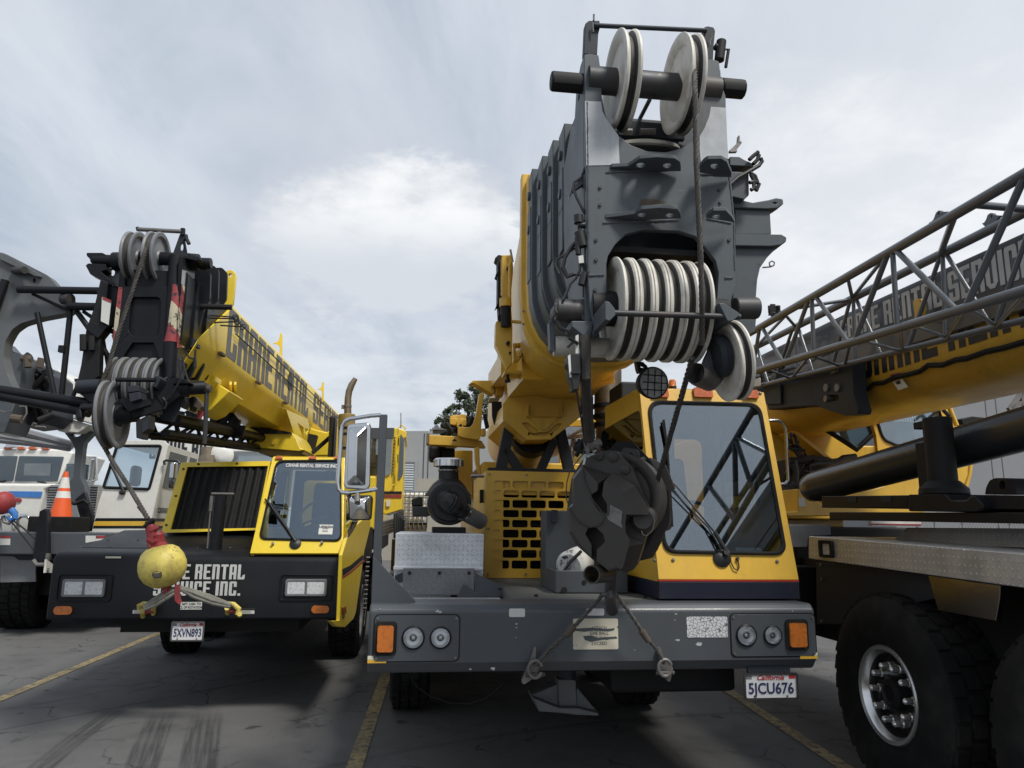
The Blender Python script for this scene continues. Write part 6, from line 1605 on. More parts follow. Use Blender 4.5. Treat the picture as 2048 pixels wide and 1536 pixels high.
# ---- superstructure of the left crane: exhaust, cab, yellow frame
e0_, e1_ = L.p(694, 912, 2.8), L.p(694, 829, 2.8)
mb = MB(); mb.cyl(e0_ - Vector((0, 0, .3)), e1_, .105, 28); sx_ = mb.build('silencer', 'gold', lc_, bevel=.008)
m2 = MB()
for y in (860, 872, 900): c = L.p(694, y, 2.8); m2.lathe([(.106, 0), (.111, .004), (.111, .03), (.106, .034)], c, UZ, 28, closed=True)
m2.build('silencer_band', 'black_flat', sx_)
pp_ = [L.p(x, y, 2.8) for x, y in ((695.5, 829), (695.5, 812), (696, 797), (698, 783), (703, 770), (711, 757))]
mb = MB(); mb.tube(pp_, .042, 18, False, [.047, .045, .043, .043, .042, .03]); mb.build('exhaust_stack', 'exhaust', sx_)
m2 = MB(); c = L.p(695, 815, 2.8); m2.lathe([(.047, 0), (.052, .003), (.052, .03), (.047, .033)], c, UZ, 20, closed=True); m2.box(c + Vector((-.075, -.02, -.02)), c + Vector((-.045, .02, .03))); m2.build('stack_clamp', 'steel', sx_)
mb = MB(); a, b = L.p(655, 900, 2.9), L.p(671, 830, 2.9); mb.box((a.x, 2.9, a.z - .3), (b.x, 3.2, b.z)); mb.build('air_duct', 'plastic', lc_, bevel=.04, seg=3)
oc2 = sub('operator_cab', L, lc_)
VC = 5.6
px_plate(L, cZ4((380, 558), (610, 555), (632, 555), (712, 575), (735, 600), (732, 650), (712, 655), (700, 1080), (690, 1340), (530, 1390), (380, 1300)), VC + .06, 1.5, 'cab_shell', 'lemon', oc2, .02)
px_plate(L, rpoly(cZ4((380, 575), (608, 575), (600, 640), (585, 990), (560, 1012), (380, 1015)), 4), VC + .05, -.02, 'front_glass', 'glass_hazy', oc2)
px_plate(L, cZ4((380, 556), (618, 556), (612, 660), (380, 660)), VC + .028, -.02, 'sun_visor', 'grey_right', oc2, .004)
px_plate(L, cZ4((680, 612), (712, 665), (702, 1000), (672, 1048), (655, 1040)), VC + .05, -.012, 'door_glass', 'glass_dark', oc2)
px_plate(L, cZ4((380, 1165), (690, 1165), (690, 1190), (380, 1190)), VC + .055, -.01, 'stripe', 'navy', oc2); px_plate(L, cZ4((380, 1200), (688, 1200), (688, 1225), (380, 1225)), VC + .055, -.01, 'stripe', 'red_paint', oc2)
px_plate(L, cZ4((540, 1250), (580, 1245), (575, 1310), (540, 1310)), VC + .05, -.02, 'cab_lamp', 'tag', oc2)
m2 = MB(); m2.tube([L.p(*p, VC) for p in cZ4((680, 560), (681, 412))], .008, 6); m2.build('antenna', 'steel', oc2)
m2 = MB(); m2.tube([L.p(*p, VC + .1) for p in cZ4((655, 555), (690, 530), (725, 560), (712, 575))], .012, 6); m2.tube([L.p(*p, VC) for p in cZ4((600, 1110), (635, 1090), (640, 640), (665, 628))], .015, 8); m2.build('cab_rail', 'lemon', oc2)
m2 = MB()
for k in range(12): p = L.p(*cZ4((622 - k * 2.3, 650 + k * 32))[0], VC + .05); m2.cyl(p, p - Vector((0, .015, 0)), .012, 6)
m2.build('seal_rivet', 'ink', oc2)
px_plate(L, cZ4((652, 655), (664, 650), (660, 730), (650, 725)), VC + .04, -.02, 'door_hinge', 'plastic', oc2); px_plate(L, cZ4((644, 815), (656, 808), (652, 895), (642, 890)), VC + .04, -.02, 'door_hinge', 'plastic', oc2); px_plate(L, cZ4((634, 985), (644, 980), (638, 1070), (630, 1065)), VC + .04, -.02, 'door_hinge', 'plastic', oc2)
mb = MB(); mb.box((.1, 4.6, 1.5), (1.2, 8.6, 2.3)); mb.build('turntable_frame', 'lemon', lc_, bevel=.03)
mb = MB(); mb.box((.2, 5.2, 1.2), (1.3, 8, 1.5)); mb.build('turntable', 'black_flat', lc_)

# ---- boom of the left crane (slewed a little off the chassis)
LB = Fr(300, 700, 5.2, 4.8)
lbm = empty('boom', LB); lbm.parent = lc_
lbm.location = Matrix.Rotation(-L.a, 4, 'Z') @ (LB.o - L.o); lbm.rotation_euler = (0, 0, LB.a - L.a)
BUc = -.04


def subLB(name):
    o = empty(name); o.parent = lc_; o.location = lbm.location; o.rotation_euler = lbm.rotation_euler
    return o


def lprof(hw, zt, zs_, zb, v): return [Vector((BUc + s * a, v, z)) for s, a, z in ((1, hw - .02, zt), (1, hw, zt - .03), (1, hw, zs_ + .02), (1, hw - .02, zs_ - .03), (1, hw * .62, zb + .01), (1, hw * .5, zb), (-1, hw * .5, zb), (-1, hw * .62, zb + .01), (-1, hw - .02, zs_ - .03), (-1, hw, zs_ + .02), (-1, hw, zt - .03), (-1, hw - .02, zt))]


fr0 = [Vector((p.x, .97 - .80 * max(0, min(1, (3.43 - p.z) / .48)), p.z)) for p in lprof(.315, 3.445, 2.93, 2.70, 0)]
mb = MB(); mb.loft([fr0, lprof(.315, 3.445, 2.93, 2.70, 1.2), lprof(.315, 3.445, 2.93, 2.70, 9.0)]); lbase = mb.build('base_section', 'lemon', lbm)
px_plate(LB, cQ((1815, 620), (1840, 603), (1880, 600), (1915, 618), (1935, 660), (1900, 1000), (1850, 1080), (1700, 1300), (1600, 1536)) + cR((1480, 280), (1430, 320), (1300, 300), (1500, 60), (1640, -100), (1800, -420)), .93, .05, 'base_collar', 'lemon', lbm, .008, holes=(circ(*cQ((1868, 663))[0], 3.6, 12),))
for v, (xa, ya, xb, yb, xc) in ((.30, (1500, 590, 1632, 1000, 1.0)), (.50, (1640, 548, 1732, 1005, 1.0)), (.71, (1745, 575, 1832, 1010, 1.0))):
    pts = rpoly(cQ((xa - 90, ya), (xb - 60, ya - 2), (xb, ya + 60), (xb - 10, yb - 60), (xb - 60, yb + 10), (xb - 140, 1300), (xb - 190, 1536)), 4) + cR((xb - 180, 250), (xb - 260, 420), (xa - 300, 420), (xa - 200, 0)) + cQ((xa - 120, 1000),)
    px_plate(LB, pts, v, .03, 'section_collar', 'black', lbm, .004)
for v0, v1, hw in ((.03, .35, .245), (.2, .55, .262), (.4, .98, .285)):
    mb = MB(); mb.loft([lprof(hw, 3.42, 2.9, 2.72, v0), lprof(hw, 3.42, 2.9, 2.72, v1)]); mb.build('boom_section', 'black', lbm)
ub = .2762
for txt, pa_, pb2 in (('CRANE', (451, 717), (543, 780)), ('RENTAL', (548, 788), (615, 838)), ('SERVICE', (625, 846), (684, 888))):
    v0, v1 = LB.pu(*pa_, ub).y, LB.pu(*pb2, ub).y
    mb = MB(); block_text(mb, txt, lambda x, y: Vector((ub, v0 + x, 2.972 + y)), v1 - v0, .425, .13, .5, (.002, 0, 0)); mb.build('lettering', 'letter_dark', lbase)
c = LB.pu(*cO((1073, 1250))[0], ub)
MB().plate(circ(c.y, c.z, .13, 28, .10), [], lambda y, z: Vector((ub + .003, y, z)), (.004, 0, 0)).build('inspection_hole', 'ink', lbase)
mb = MB()
for z, dz in ((3.20, 0), (3.32, 0)): mb.cyl((ub + .02, 1.0, z), (ub + .02, 8.5, z), .006, 6)
mb.build('side_cable', 'black_flat', lbase)
for (x, y) in ((735, 1255), (1015, 1462), (360, 965)):
    p = LB.pu(*cO((x, y))[0], ub); mb = MB(); mb.box(p + Vector((0, -.06, -.012)), p + Vector((.03, .06, .012))); mb.build('cable_clip', 'bark', lbase, bevel=.004)
for k, sh in enumerate(((970, 755), (1403, 1252))):
    x0, y0 = sh; s_ = (1.0, .72)[k]; v_ = (3.0, 5.4)[k]
    pts = [(x0 + dx * s_, y0 + dy * s_) for dx, dy in ((0, 5), (8, -6), (18, -6), (24, 5), (22, 270), (-4, 285), (-2, 130), (-30, 105), (-75, 100), (-30, 85), (-6, 55))]
    px_plate(LB, cO(*pts), v_, .03, 'boom_fin', 'lemon', lbm, .004)
# saddle under the base section
pts = cG((355, 935), (430, 1000), (520, 1050), (745, 1040), (772, 1080), (800, 1150), (835, 1168), (800, 1180), (440, 1150), (418, 1050))
px_plate(LB, pts, 3.55, 1.1, 'saddle_box', 'lemon', lbm, .01)
px_plate(LB, cG((430, 985), (740, 1040), (745, 1050), (520, 1052), (440, 1005)), 3.52, .025, 'saddle_slot', 'black_flat', lbm)
px_plate(LB, circ(*cG((610, 1115))[0], 4.5, 16), 3.545, -.012, 'saddle_boss', 'lemon', lbm, .003)
MB().plate(cG((690, 872), (850, 945), (862, 1000), (835, 1170), (800, 1155), (745, 1040)), [cG((775, 970), (820, 1005), (822, 1095)), cG((830, 1010), (855, 1020), (838, 1060))], lambda x, y: LB.pu(x, y, .28), (.02, 0, 0)).build('saddle_gusset', 'lemon', lbm, bevel=.003)
px_plate(LB, cG((490, 1155), (835, 1172), (830, 1205), (600, 1215), (500, 1190)), 3.6, 1.0, 'saddle_foot', 'gold', lbm, .01)
# front under-rim of the base section and its brackets
px_plate(LB, cR((1465, 250), (1700, 385), (1690, 445), (1430, 310)), .80, .16, 'rim_shelf', 'lemon', lbm, .006)
px_plate(LB, cR((1590, 290), (1640, 200), (1680, 50), (1710, 40), (1730, 90), (1700, 380), (1690, 385)), .98, .02, 'rim_gusset', 'lemon', lbm, .003)
px_plate(LB, cR((1430, 320), (1700, 450), (1870, 560), (1640, 780), (1520, 830), (1240, 740), (1250, 600)), 1.0, .42, 'rim_belly', 'lemon', lbm, .01)
mb = MB()
for x in (1875, 1930): mb.beam(LB.pu(*cR((x, 460))[0], .24), LB.pu(*cR((x, 575))[0], .2), .02, .03)
mb.build('rim_rib', 'lemon', lbm)
# lift cylinder, hoses, frame
mb = MB(); mb.beam(LB.p(*cG((905, 1060))[0], 4.6), LB.p(*cG((870, 1200))[0], 4.6), .14, .1); mb.beam(LB.p(*cG((1020, 1080))[0], 4.5), LB.p(*cG((880, 1205))[0], 4.4), .05, .05); mb.build('lift_link', 'black_flat', lbm)
px_plate(LB, cG((860, 1000), (920, 1020), (1000, 1040), (1060, 1000), (1060, 1215), (880, 1215)), 5.0, .6, 'lift_cylinder', 'lemon', lbm, .02)
# head
lh = subLB('boom_head')
web = cQ((548, 455), (602, 455), (600, 800), (1148, 800), (1070, 1536)) + cR((1040, 400), (990, 400), (1012, 150)) + cQ((945, 1478), (690, 1478)) + cR((575, 150), (440, 420), (385, 420)) + cQ((500, 1501),)
win = rpoly(cQ((680, 928), (1010, 928), (1040, 1000), (1010, 1380), (960, 1405), (690, 1405), (640, 1330), (672, 990)), 6, 4)
px_plate(LB, web, 0, .03, 'front_web', 'black', lh, .004, holes=(win,))
px_plate(LB, cQ((525, 810), (575, 810), (552, 1040), (500, 1440), (455, 1510), (480, 1200)), -.0005, -.003, 'hazard_strip', 'hazard', lh)
mb = MB(); mb.tube([LB.p(*cQ((1222, 440))[0], .03), LB.p(*cR((1135, 405))[0], .03)], .052, 24); mb.build('corner_tube', 'black', lh)
tA, tB = cQ((1175, 800))[0], cQ((1170, 1480))[0]
a, b = LB.p(*cQ((1235, 800))[0], .03), LB.p(*cQ((1165, 1480))[0], .03)
mb = MB(); ax_ = (b - a)
ring_ = lambda c: [c + UX * math.cos(t_) * .0545 - UY * math.sin(t_) * .0545 for t_ in [R(-10 + 15 * k) for k in range(12)]]
ri = lambda c: [c + UX * math.cos(t_) * .0530 - UY * math.sin(t_) * .0530 for t_ in [R(-10 + 15 * k) for k in range(12)]][::-1]
mb.loft([ring_(a) + ri(a), ring_(b) + ri(b)]); mb.build('hazard_strip', 'hazard', lh)
ur_ = a.x + .048
sp2 = [LB.pu(x, y, ur_) for x, y in cQ((1300, 440), (1450, 480), (1450, 700), (1405, 1000), (1380, 1536)) + cR((1370, 200), (1300, 440), (1230, 420))]
MB().plate([(p.y, p.z) for p in sp2], [], lambda y, z: Vector((ur_ - .0, y, z)), (-.03, 0, 0)).build('side_plate', 'black', lh, bevel=.003)
sp3 = [LB.pu(x, y, ur_) for x, y in cQ((1285, 780), (1405, 910), (1390, 1250), (1360, 1536), (1225, 1536), (1240, 1200))]
MB().plate([(p.y, p.z) for p in sp3], [], lambda y, z: Vector((ur_ + .0005, y, z)), (.002, 0, 0)).build('hazard_strip', 'hazard', lh)
sp4 = [LB.pu(x, y, ur_) for x, y in cQ((1290, 600), (1440, 640), (1410, 900), (1280, 770))]
MB().plate([(p.y, p.z) for p in sp4], [], lambda y, z: Vector((ur_ + .0005, y, z)), (.002, 0, 0)).build('pale_panel', 'pale_patch', lh)
ulh = LB.p(*cQ((520, 900))[0], 0).x
mb = MB(); mb.box((ulh, .035, 2.72), (ulh + .03, .3, 3.5)); mb.build('side_plate', 'black', lh)
mb = MB(); mb.box((ulh + .04, .25, 2.75), (ur_ - .04, .29, 3.42)); mb.build('head_core', 'black_flat', lh)
lzc = LB.p(275, 771, .05).z
for k in range(5):
    mb = MB(); sheave_mb(mb, (-.20 + .066 * k, .06, lzc), (1, 0, 0), .205, .066, 40); mb.build('pulley', ['sheave_grey', 'sheave_groove'], lh)
MB().cyl((ulh, .06, lzc), (ur_, .06, lzc), .06, 20).build('pulley_axle', 'black_flat', lh)
for x in (271, 313):
    c = LB.p(x, 516, .08); mb = MB(); sheave_mb(mb, c, (1, 0, 0), .195, .082, 44); mb.build('pulley', ['sheave_grey', 'sheave_groove'], lh)
cst = LB.p(313, 517, .08)
mb = MB(); mb.cyl((ulh - .02, .08, cst.z), (ur_, .08, cst.z), .05, 20); mb.build('pulley_shaft', 'black', lh)
mb = MB(); mb.cyl(LB.p(392, 526, .14), LB.p(423, 527, .14), .042, 20); mb.cyl(LB.p(372, 523, .14), LB.p(398, 525, .14), .065, 20); mb.build('shaft_end', 'black', lh, bevel=.008)
px_plate(LB, cQ((1165, 430), (1240, 425), (1500, 440), (1505, 475), (1470, 490), (1300, 455), (1165, 450)), .0, .22, 'cap_plate', 'black', lh, .003)
px_plate(LB, cQ((1170, 425), (1262, 170), (1290, 150), (1310, 180), (1352, 425)), .1, .02, 'guard_bracket', 'grey_dark', lh, .002, holes=(circ(*cQ((1285, 325))[0], 3.2, 14, 7.5),))
MB().cyl(LB.p(*cQ((760, 112))[0], .1), LB.p(*cQ((1300, 140))[0], .1), .016, 12).build('guard_bar', 'steel', lh)
mb = MB(); mb.cyl(LB.p(*cQ((1300, 105))[0], .1), LB.p(*cQ((1300, 185))[0], .1), .018, 10); mb.tube([LB.p(*p, .08) for p in cQ((1335, 180), (1345, 230), (1375, 290))], .014, 8); mb.cyl(LB.p(*cQ((1315, 235))[0], .09), LB.p(*cQ((1360, 245))[0], .09), .01, 8); mb.cyl(LB.p(*cQ((752, 90))[0], .1), LB.p(*cQ((762, 125))[0], .1), .014, 8); mb.build('guard_latch', 'black', lh)
mb = MB(); mb.cyl(LB.p(*cR((495, 418))[0], -.19), LB.p(*cR((970, 422))[0], -.19), .016, 10); mb.build('rope_keeper', 'black', lh)
px_plate(LB, cR((950, 380), (1010, 370), (1030, 400), (1000, 480), (960, 520)), -.18, .2, 'keeper_bracket', 'grey_dark', lh, .003)
px_plate(LB, cR((1025, 400), (1240, 395), (1340, 420), (1400, 460), (1180, 470), (1050, 440)), -.02, .25, 'head_base', 'black', lh, .004)
mb = MB(); mb.cyl(LB.p(*cR((1190, 530))[0], .05), LB.p(*cR((1570, 510))[0], .12), .05, 18); mb.build('head_pin', 'black', lh, bevel=.006)
mb = MB(); mb.cyl(LB.p(*cR((1190, 530))[0], .05), LB.p(*cR((1380, 520))[0], .07), .062, 18); mb.build('pin_sleeve', 'black', lh, bevel=.006)
mb = MB(); mb.box(LB.p(*cR((1565, 560))[0], .08), LB.p(*cR((1612, 475))[0], .16)); mb.cyl(LB.p(*cR((1590, 525))[0], .12), LB.p(*cR((1640, 530))[0], .12), .03, 10); mb.build('pin_cap', 'bark', lh, bevel=.008)
MB().tube([LB.p(*cR((1588, 560))[0], .12), LB.p(*cR((1562, 1190))[0], .16)], .016, 10).build('hanging_rod', 'worn_pin', lh)
# side pegs with rings
mb = MB(); mb.tube([LB.p(*cQ((1400, 1040))[0], .3), LB.p(*cQ((1890, 1052))[0], .32)], .022, 10); mb.build('roller_bar', 'black_flat', lh)
mb = MB()
for (xa, ya, xb, yb) in ((1560, 1145, 1915, 1170), (1590, 1180, 1930, 1190), (1680, 1235, 1940, 1225), (1750, 1270, 2005, 1285)):
    p1 = LB.p(*cQ((xb + 15, yb + 4))[0], .5); mb.tube([LB.p(*cQ((xa, ya))[0], .5), LB.p(*cQ((xb, yb))[0], .5)], .006, 6); mb.tube([p1 + Vector((math.cos(t_) * .022, 0, math.sin(t_) * .022)) for t_ in [k * .524 for k in range(13)]], .004, 6, False)
mb.build('ring_pin', 'plastic', lh)
# left lugs
px_plate(LB, rpoly(cQ((140, 395), (330, 395), (385, 425), (380, 440), (235, 440), (230, 510), (185, 515), (180, 470), (140, 430)), 2), .1, .06, 'jib_lug', 'black', lh, .004)
px_plate(LB, cQ((125, 545), (160, 520), (370, 530), (375, 600), (310, 620), (530, 810), (500, 815), (180, 650)), .08, .1, 'jib_lug', 'black', lh, .004)
mb = MB(); mb.cyl(LB.p(*cQ((230, 490))[0], .14), LB.p(*cQ((560, 500))[0], .14), .048, 18); mb.cyl(LB.p(*cQ((460, 500))[0], .14), LB.p(*cQ((560, 500))[0], .14), .07, 18); mb.build('lug_pin', 'black', lh, bevel=.006)
px_plate(LB, cQ((385, 560), (480, 590), (540, 600), (530, 760), (520, 800), (300, 640), (370, 595)), .18, .02, 'lug_plate', 'sheave_grey', lh, .002, holes=(circ(*cQ((452, 630))[0], 4.5, 14, 7),))
# auxiliary pulley and its arm
apx = LB.p(225.5, 829, -.12)
asx = Vector((1, .07, .08))
mb = MB(); sheave_mb(mb, apx, asx, .238, .085, 48); nose = mb.build('nose_pulley', ['sheave_grey', 'sheave_groove'], lh)
axn = asx.normalized()
mb = MB(); h0 = apx + axn * .03; mb.lathe([(.075, 0), (.07, .07), (.06, .09), (.06, .13), (.038, .135), (.036, .10), (0, .10)], h0, axn, 24); mb.build('nose_hub', 'black', lh)
pp4 = cR((300, 745), (340, 715), (500, 690), (560, 660), (620, 720), (560, 980), (520, 985), (350, 810))
px_plate(LB, rpoly(pp4, 3), -.16, .02, 'nose_arm', 'black', lh, .003)
mb = MB(); mb.beam(LB.p(*cR((620, 780))[0], -.15), LB.p(*cR((1000, 660))[0], -.02), .12, .16); mb.beam(LB.p(*cR((940, 650))[0], -.05), LB.p(*cR((1160, 500))[0], .03), .12, .17); mb.build('nose_arm', 'black', lh, bevel=.01)
px_plate(LB, rpoly(cR((510, 660), (620, 630), (700, 680), (880, 650), (900, 720), (640, 800), (560, 690)), 3), -.24, .05, 'arm_web', 'black', lh, .004)
for pts, mt in ((cR((625, 500), (700, 480), (765, 490), (765, 555), (640, 575)), 'grey_dark'), (cR((640, 585), (775, 560), (790, 650), (660, 690)), 'grey_dark')): px_plate(LB, pts, -.28, .12, 'sensor_box', mt, lh, .005)
px_plate(LB, cR((730, 930), (760, 900), (860, 850), (905, 845), (895, 1010), (820, 1060), (815, 1130), (735, 1120)), -.2, .1, 'limit_switch', 'plastic', lh, .006)
px_plate(LB, cR((810, 940), (890, 885), (885, 1010), (815, 1055)), -.205, -.004, 'switch_face', 'grey_dark', lh)
px_plate(LB, cR((1170, 610), (1260, 610), (1250, 760), (1180, 920), (1040, 900), (1010, 820), (1090, 760)), .1, .04, 'cable_shield', 'grey_dark', lh, .004)
for pts, r in ((((790, 475), (830, 480), (900, 560), (960, 640), (1040, 690)), .008), (((790, 600), (860, 590), (960, 600), (1060, 640), (1100, 700), (1090, 750)), .009), (((1250, 160), (1265, 300), (1270, 420), (1200, 540), (1090, 680)), .008), (((1300, 150), (1310, 260), (1330, 330), (1370, 450)), .007), (((900, 780), (910, 850), (940, 900)), .007), (((1250, 170), (1300, 200), (1290, 330)), .006), (((1450, 60), (1440, 270)), .009), (((1380, 60), (1340, 80), (1370, 150), (1440, 170)), .007), (((890, 720), (920, 740), (920, 790)), .009)):
    MB().tube([LB.p(*p, -.06 if p[0] < 1150 else .12) for p in cR(*pts)], r, 6).build('cable', 'plastic', lh)
px_plate(LB, cR((1430, 610), (1520, 700), (1535, 740), (1500, 780), (1425, 740)), .25, .1, 'data_box', 'bark', lh, .004); px_plate(LB, cR((1370, 640), (1425, 615), (1425, 770), (1380, 790)), .25, .1, 'data_box', 'plastic', lh, .004)
px_plate(LB, cR((1480, 780), (1550, 800), (1520, 890), (1465, 880)), .3, .01, 'warning_tag', 'red_paint', lh)
mb = MB(); px = cR((1210, 600), (1310, 570), (1330, 700), (1300, 760), (1250, 740)); mb.prism(LB.P(px, .12), (0, .1, 0)); mb.build('pin_guide', 'worn_pin', lh)
px_plate(LB, cQ((1395, 1420), (1480, 1440), (1480, 1536), (1390, 1536)), .2, .06, 'connector_box', 'grey_dark', lh, .004)
# ropes of the left crane
r0 = [LB.p(x, y, v) for x, y, v in ((297, 466, .02), (291, 500, -.10), (283, 525, -.12), (262, 590, -.13), (240, 655, -.14), (228, 694, -.15), (214, 740, -.15), (204, 765, -.15), (190, 800, -.14), (187, 840, -.13), (194, 870, -.13), (208, 893, -.15), (222, 918, -.18), (262, 980, -.28), (296, 1038, -.42))]
laid_rope(r0, .0155).build('hoist_rope', 'rope', lbm)
# ---- swing-away lattice jib on the left of the head
lj = subLB('lattice_jib')
px_plate(LB, rpoly(cT((-60, 60), (10, 55), (60, 75), (370, 235), (435, 310), (560, 430), (565, 470), (515, 520), (300, 560), (160, 600), (90, 650), (40, 740), (25, 860), (50, 980), (100, 1100), (60, 1180), (-60, 1190)), 6, 3), .2, .10, 'jib_heel_plate', 'jib_grey', lj, .008, holes=(circ(*cT((263, 272))[0], 3, 12, 5),))
px_plate(LB, cT((0, 60), (60, 75), (310, 230), (310, 245), (270, 240), (0, 110)), .17, .03, 'heel_flange', 'jib_grey', lj, .004)
mb = MB(); mb.cyl(LB.p(*cT((110, 195))[0], .19), LB.p(*cT((190, 192))[0], .12), .028, 12); mb.cyl(LB.p(*cT((485, 415))[0], .15), LB.p(*cT((545, 415))[0], .12), .04, 12); mb.build('heel_pin', 'worn_pin', lj)
T_ = lambda x, y, v=.12: LB.p(*cT((x, y))[0], v)
mb = MB()
for p0, p1, r in (((140, 342), (755, 352), .028), ((520, 470), (740, 475), .030), ((0, 1115), (690, 1215), .035), ((0, 1160), (690, 1290), .034)): mb.tube([T_(*p0), T_(*p1)], r, 14)
mb.build('jib_chord', 'black', lj)
mb = MB()
for p0, p1, r in (((285, 520), (425, 1180), .019), ((545, 470), (470, 1180), .021), ((590, 510), (740, 720), .02), ((640, 510), (830, 640), .014), ((760, 740), (890, 960), .02), ((790, 700), (830, 950), .012), ((830, 650), (900, 690), .014), ((250, 375), (520, 500), .012), ((40, 270), (-60, 560), .03), ((600, 1070), (545, 1200), .015)): mb.tube([T_(*p0, .16), T_(*p1, .16)], r, 12)
mb.build('jib_brace', 'black', lj)
mb = MB(); p = T_(478, 800, .13); mb.box(p - Vector((.02, .02, .025)), p + Vector((.02, .02, .025))); mb.build('brace_stop', 'black', lj)
px_plate(LB, cT((770, 260), (830, 290), (800, 600), (770, 740), (760, 1010), (690, 1060), (590, 1050), (620, 920), (660, 640), (720, 480)), .06, .07, 'jib_post', 'black_flat', lj, .008)
px_plate(LB, cT((655, 620), (690, 590), (800, 610), (830, 620), (750, 720), (650, 640)), .04, .1, 'post_clamp', 'black', lj, .006)
px_plate(LB, cT((785, 400), (855, 430), (835, 615), (775, 585)), .02, -.003, 'warning_label', 'tag', lj); px_plate(LB, cT((790, 395), (855, 425), (852, 445), (788, 418)), .0165, -.002, 'warning_label', 'red_paint', lj)
px_plate(LB, cT((790, 290), (905, 330), (880, 600), (820, 640), (770, 600)), .10, .05, 'post_plate', 'black', lj, .004)
mb = MB(); mb.cyl(T_(600, 1090, .05), T_(780, 1080, .05), .05, 16); mb.build('post_roller', 'grey_dark', lj)
px_plate(LB, cT((570, 1025), (780, 1030), (775, 1055), (600, 1060), (570, 1050)), .03, .12, 'roller_plate', 'black', lj, .003)
px_plate(LB, cT((560, 1110), (760, 1115), (700, 1215), (620, 1150)), .05, .12, 'roller_bracket', 'black', lj, .004)
MB().tube([T_(620, 1330, .0), T_(618, 1280, .0), T_(640, 1245, .0), T_(780, 1243, -.1)], .026, 12).build('jib_hook', 'black', lj)
mb = MB(); mb.cyl(T_(640, 690, .05), T_(640, 810, .05), .025, 10); mb.cyl(T_(705, 700, .04), T_(705, 810, .04), .022, 10); mb.build('post_spring', 'black_flat', lj)
# ---- lattice under the boom: a long dark truss running back
ul = subLB('stowed_truss')
cA_ = [LB.p(300, 833, .9), LB.p(640, 905, 7.6)]; cB_ = [LB.p(288, 868, .9), LB.p(640, 915, 7.6)]; cC_ = [LB.p(350, 838, .9), LB.p(650, 903, 7.6)]; cD_ = [LB.p(330, 866, .9), LB.p(650, 915, 7.6)]
mb = MB()
for cc, r in ((cA_, .04), (cB_, .035), (cC_, .05), (cD_, .035)): mb.tube(cc, r, 10)
mb.build('truss_chord', 'black', ul)
mb = MB()
N_ = 13
for A_, B_ in ((cA_, cB_), (cC_, cD_), (cB_, cD_), (cA_, cC_)):
    for k in range(N_): mb.tube([A_[0].lerp(A_[1], k / N_), B_[0].lerp(B_[1], (k + .5) / N_), A_[0].lerp(A_[1], (k + 1) / N_)], .016, 6)
mb.build('truss_brace', 'black', ul)
mb = MB()
Rr = lambda x, y, v: LB.p(*cR((x, y))[0], v)
for p0, p1, w_ in (((1700, 770), (1680, 1010), .16), ((1830, 780), (1950, 930), .05), ((1720, 980), (1830, 870), .05), ((1780, 790), (1880, 870), .12), ((1885, 870), (1905, 1100), .06), ((1960, 900), (1930, 1120), .05), ((1830, 930), (1790, 1060), .035), ((1290, 800), (1270, 880), .03), ((1370, 790), (1400, 920), .05), ((1440, 800), (1480, 940), .03), ((2020, 970), (1990, 1110), .03)): mb.beam(Rr(*p0, 2.4), Rr(*p1, 2.4), w_, .06)
mb.build('truss_hanger', 'black', ul)

# ---- headache ball and its tie-down
hbF = L
ball = empty('headache_ball', L); tag(ball, 'chipped yellow headache ball with red swivel hanging in front of the black bumper', 'headache ball')
bc_ = L.p(325, 1133, -.38)
axb = Vector((-.26, 0, 1)).normalized()
mb = MB(); mb.lathe([(0, -.165), (.05, -.165), (.10, -.145), (.15, -.10), (.178, -.04), (.182, .01), (.17, .07), (.14, .125), (.10, .155), (.055, .165), (0, .165)], bc_, axb, 40); mb.build('ball_body', 'ball', ball)
mb = MB(); mb.lathe([(.07, .15), (.068, .17), (.05, .19), (.05, .24), (.055, .25), (.04, .28), (0, .28)], bc_, axb, 24); mb.build('swivel', 'red_paint', ball)
H_ = lambda x, y, v=-.40: L.p(*cH((x, y))[0], v)
mb = MB(); mb.tube([H_(1035, 880), H_(1020, 830), H_(1015, 790), H_(1010, 720), H_(1000, 690)], .04, 12, True, [.03, .042, .036, .046, .03]); mb.build('rope_socket', 'red_paint', ball, bevel=.004)
mb = MB(); mb.tube([H_(1060, 715, -.41), H_(1010, 740, -.43), H_(985, 730, -.42)], .018, 8); mb.tube([H_(1060, 800, -.40), H_(1020, 815, -.44), H_(990, 800, -.43)], .022, 8); mb.tube([H_(985, 790, -.42), H_(1000, 850, -.44), H_(1050, 860, -.42)], .014, 8); mb.build('socket_pin', 'red_paint', ball)
mb = MB(); mb.tube([H_(965, 715, -.42), H_(1030, 665, -.42)], .02, 8); mb.tube([H_(970, 690), H_(1030, 690)], .015, 8); mb.build('rope_clip', 'black_flat', ball)
mb = MB(); mb.tube([H_(925, 575, -.42), H_(960, 620, -.42), H_(1010, 690, -.41)], .0155, 10); mb.build('rope_tail', 'rope', ball)
dpl = [H_(x, y, -.57) for x, y in ((1015, 1038), (1082, 1033), (1083, 1080), (1018, 1086))]
def onball(p):
    d_ = (p - bc_); d_.y = -abs(d_.y) - .05
    return bc_ + d_.normalized() * .1815
mb = MB(); mb.prism([onball(p) for p in dpl], (0, -.004, 0)); mb.build('rating_plate', 'steel', ball)
mb = MB(); mb.prism([onball(H_(x, y, -.57)) + Vector((0, .0015, 0)) for x, y in ((1000, 1060), (1010, 1030), (1048, 1012), (1088, 1028), (1095, 1065), (1085, 1090), (1015, 1095))], (0, -.003, 0)); mb.build('scorch_mark', 'bark', ball)
mb = MB(); mb.tube([bc_ - axb * .15, bc_ - axb * .20, bc_ - axb * .24], .03, 10); mb.build('hook_shank', 'red_paint', ball)
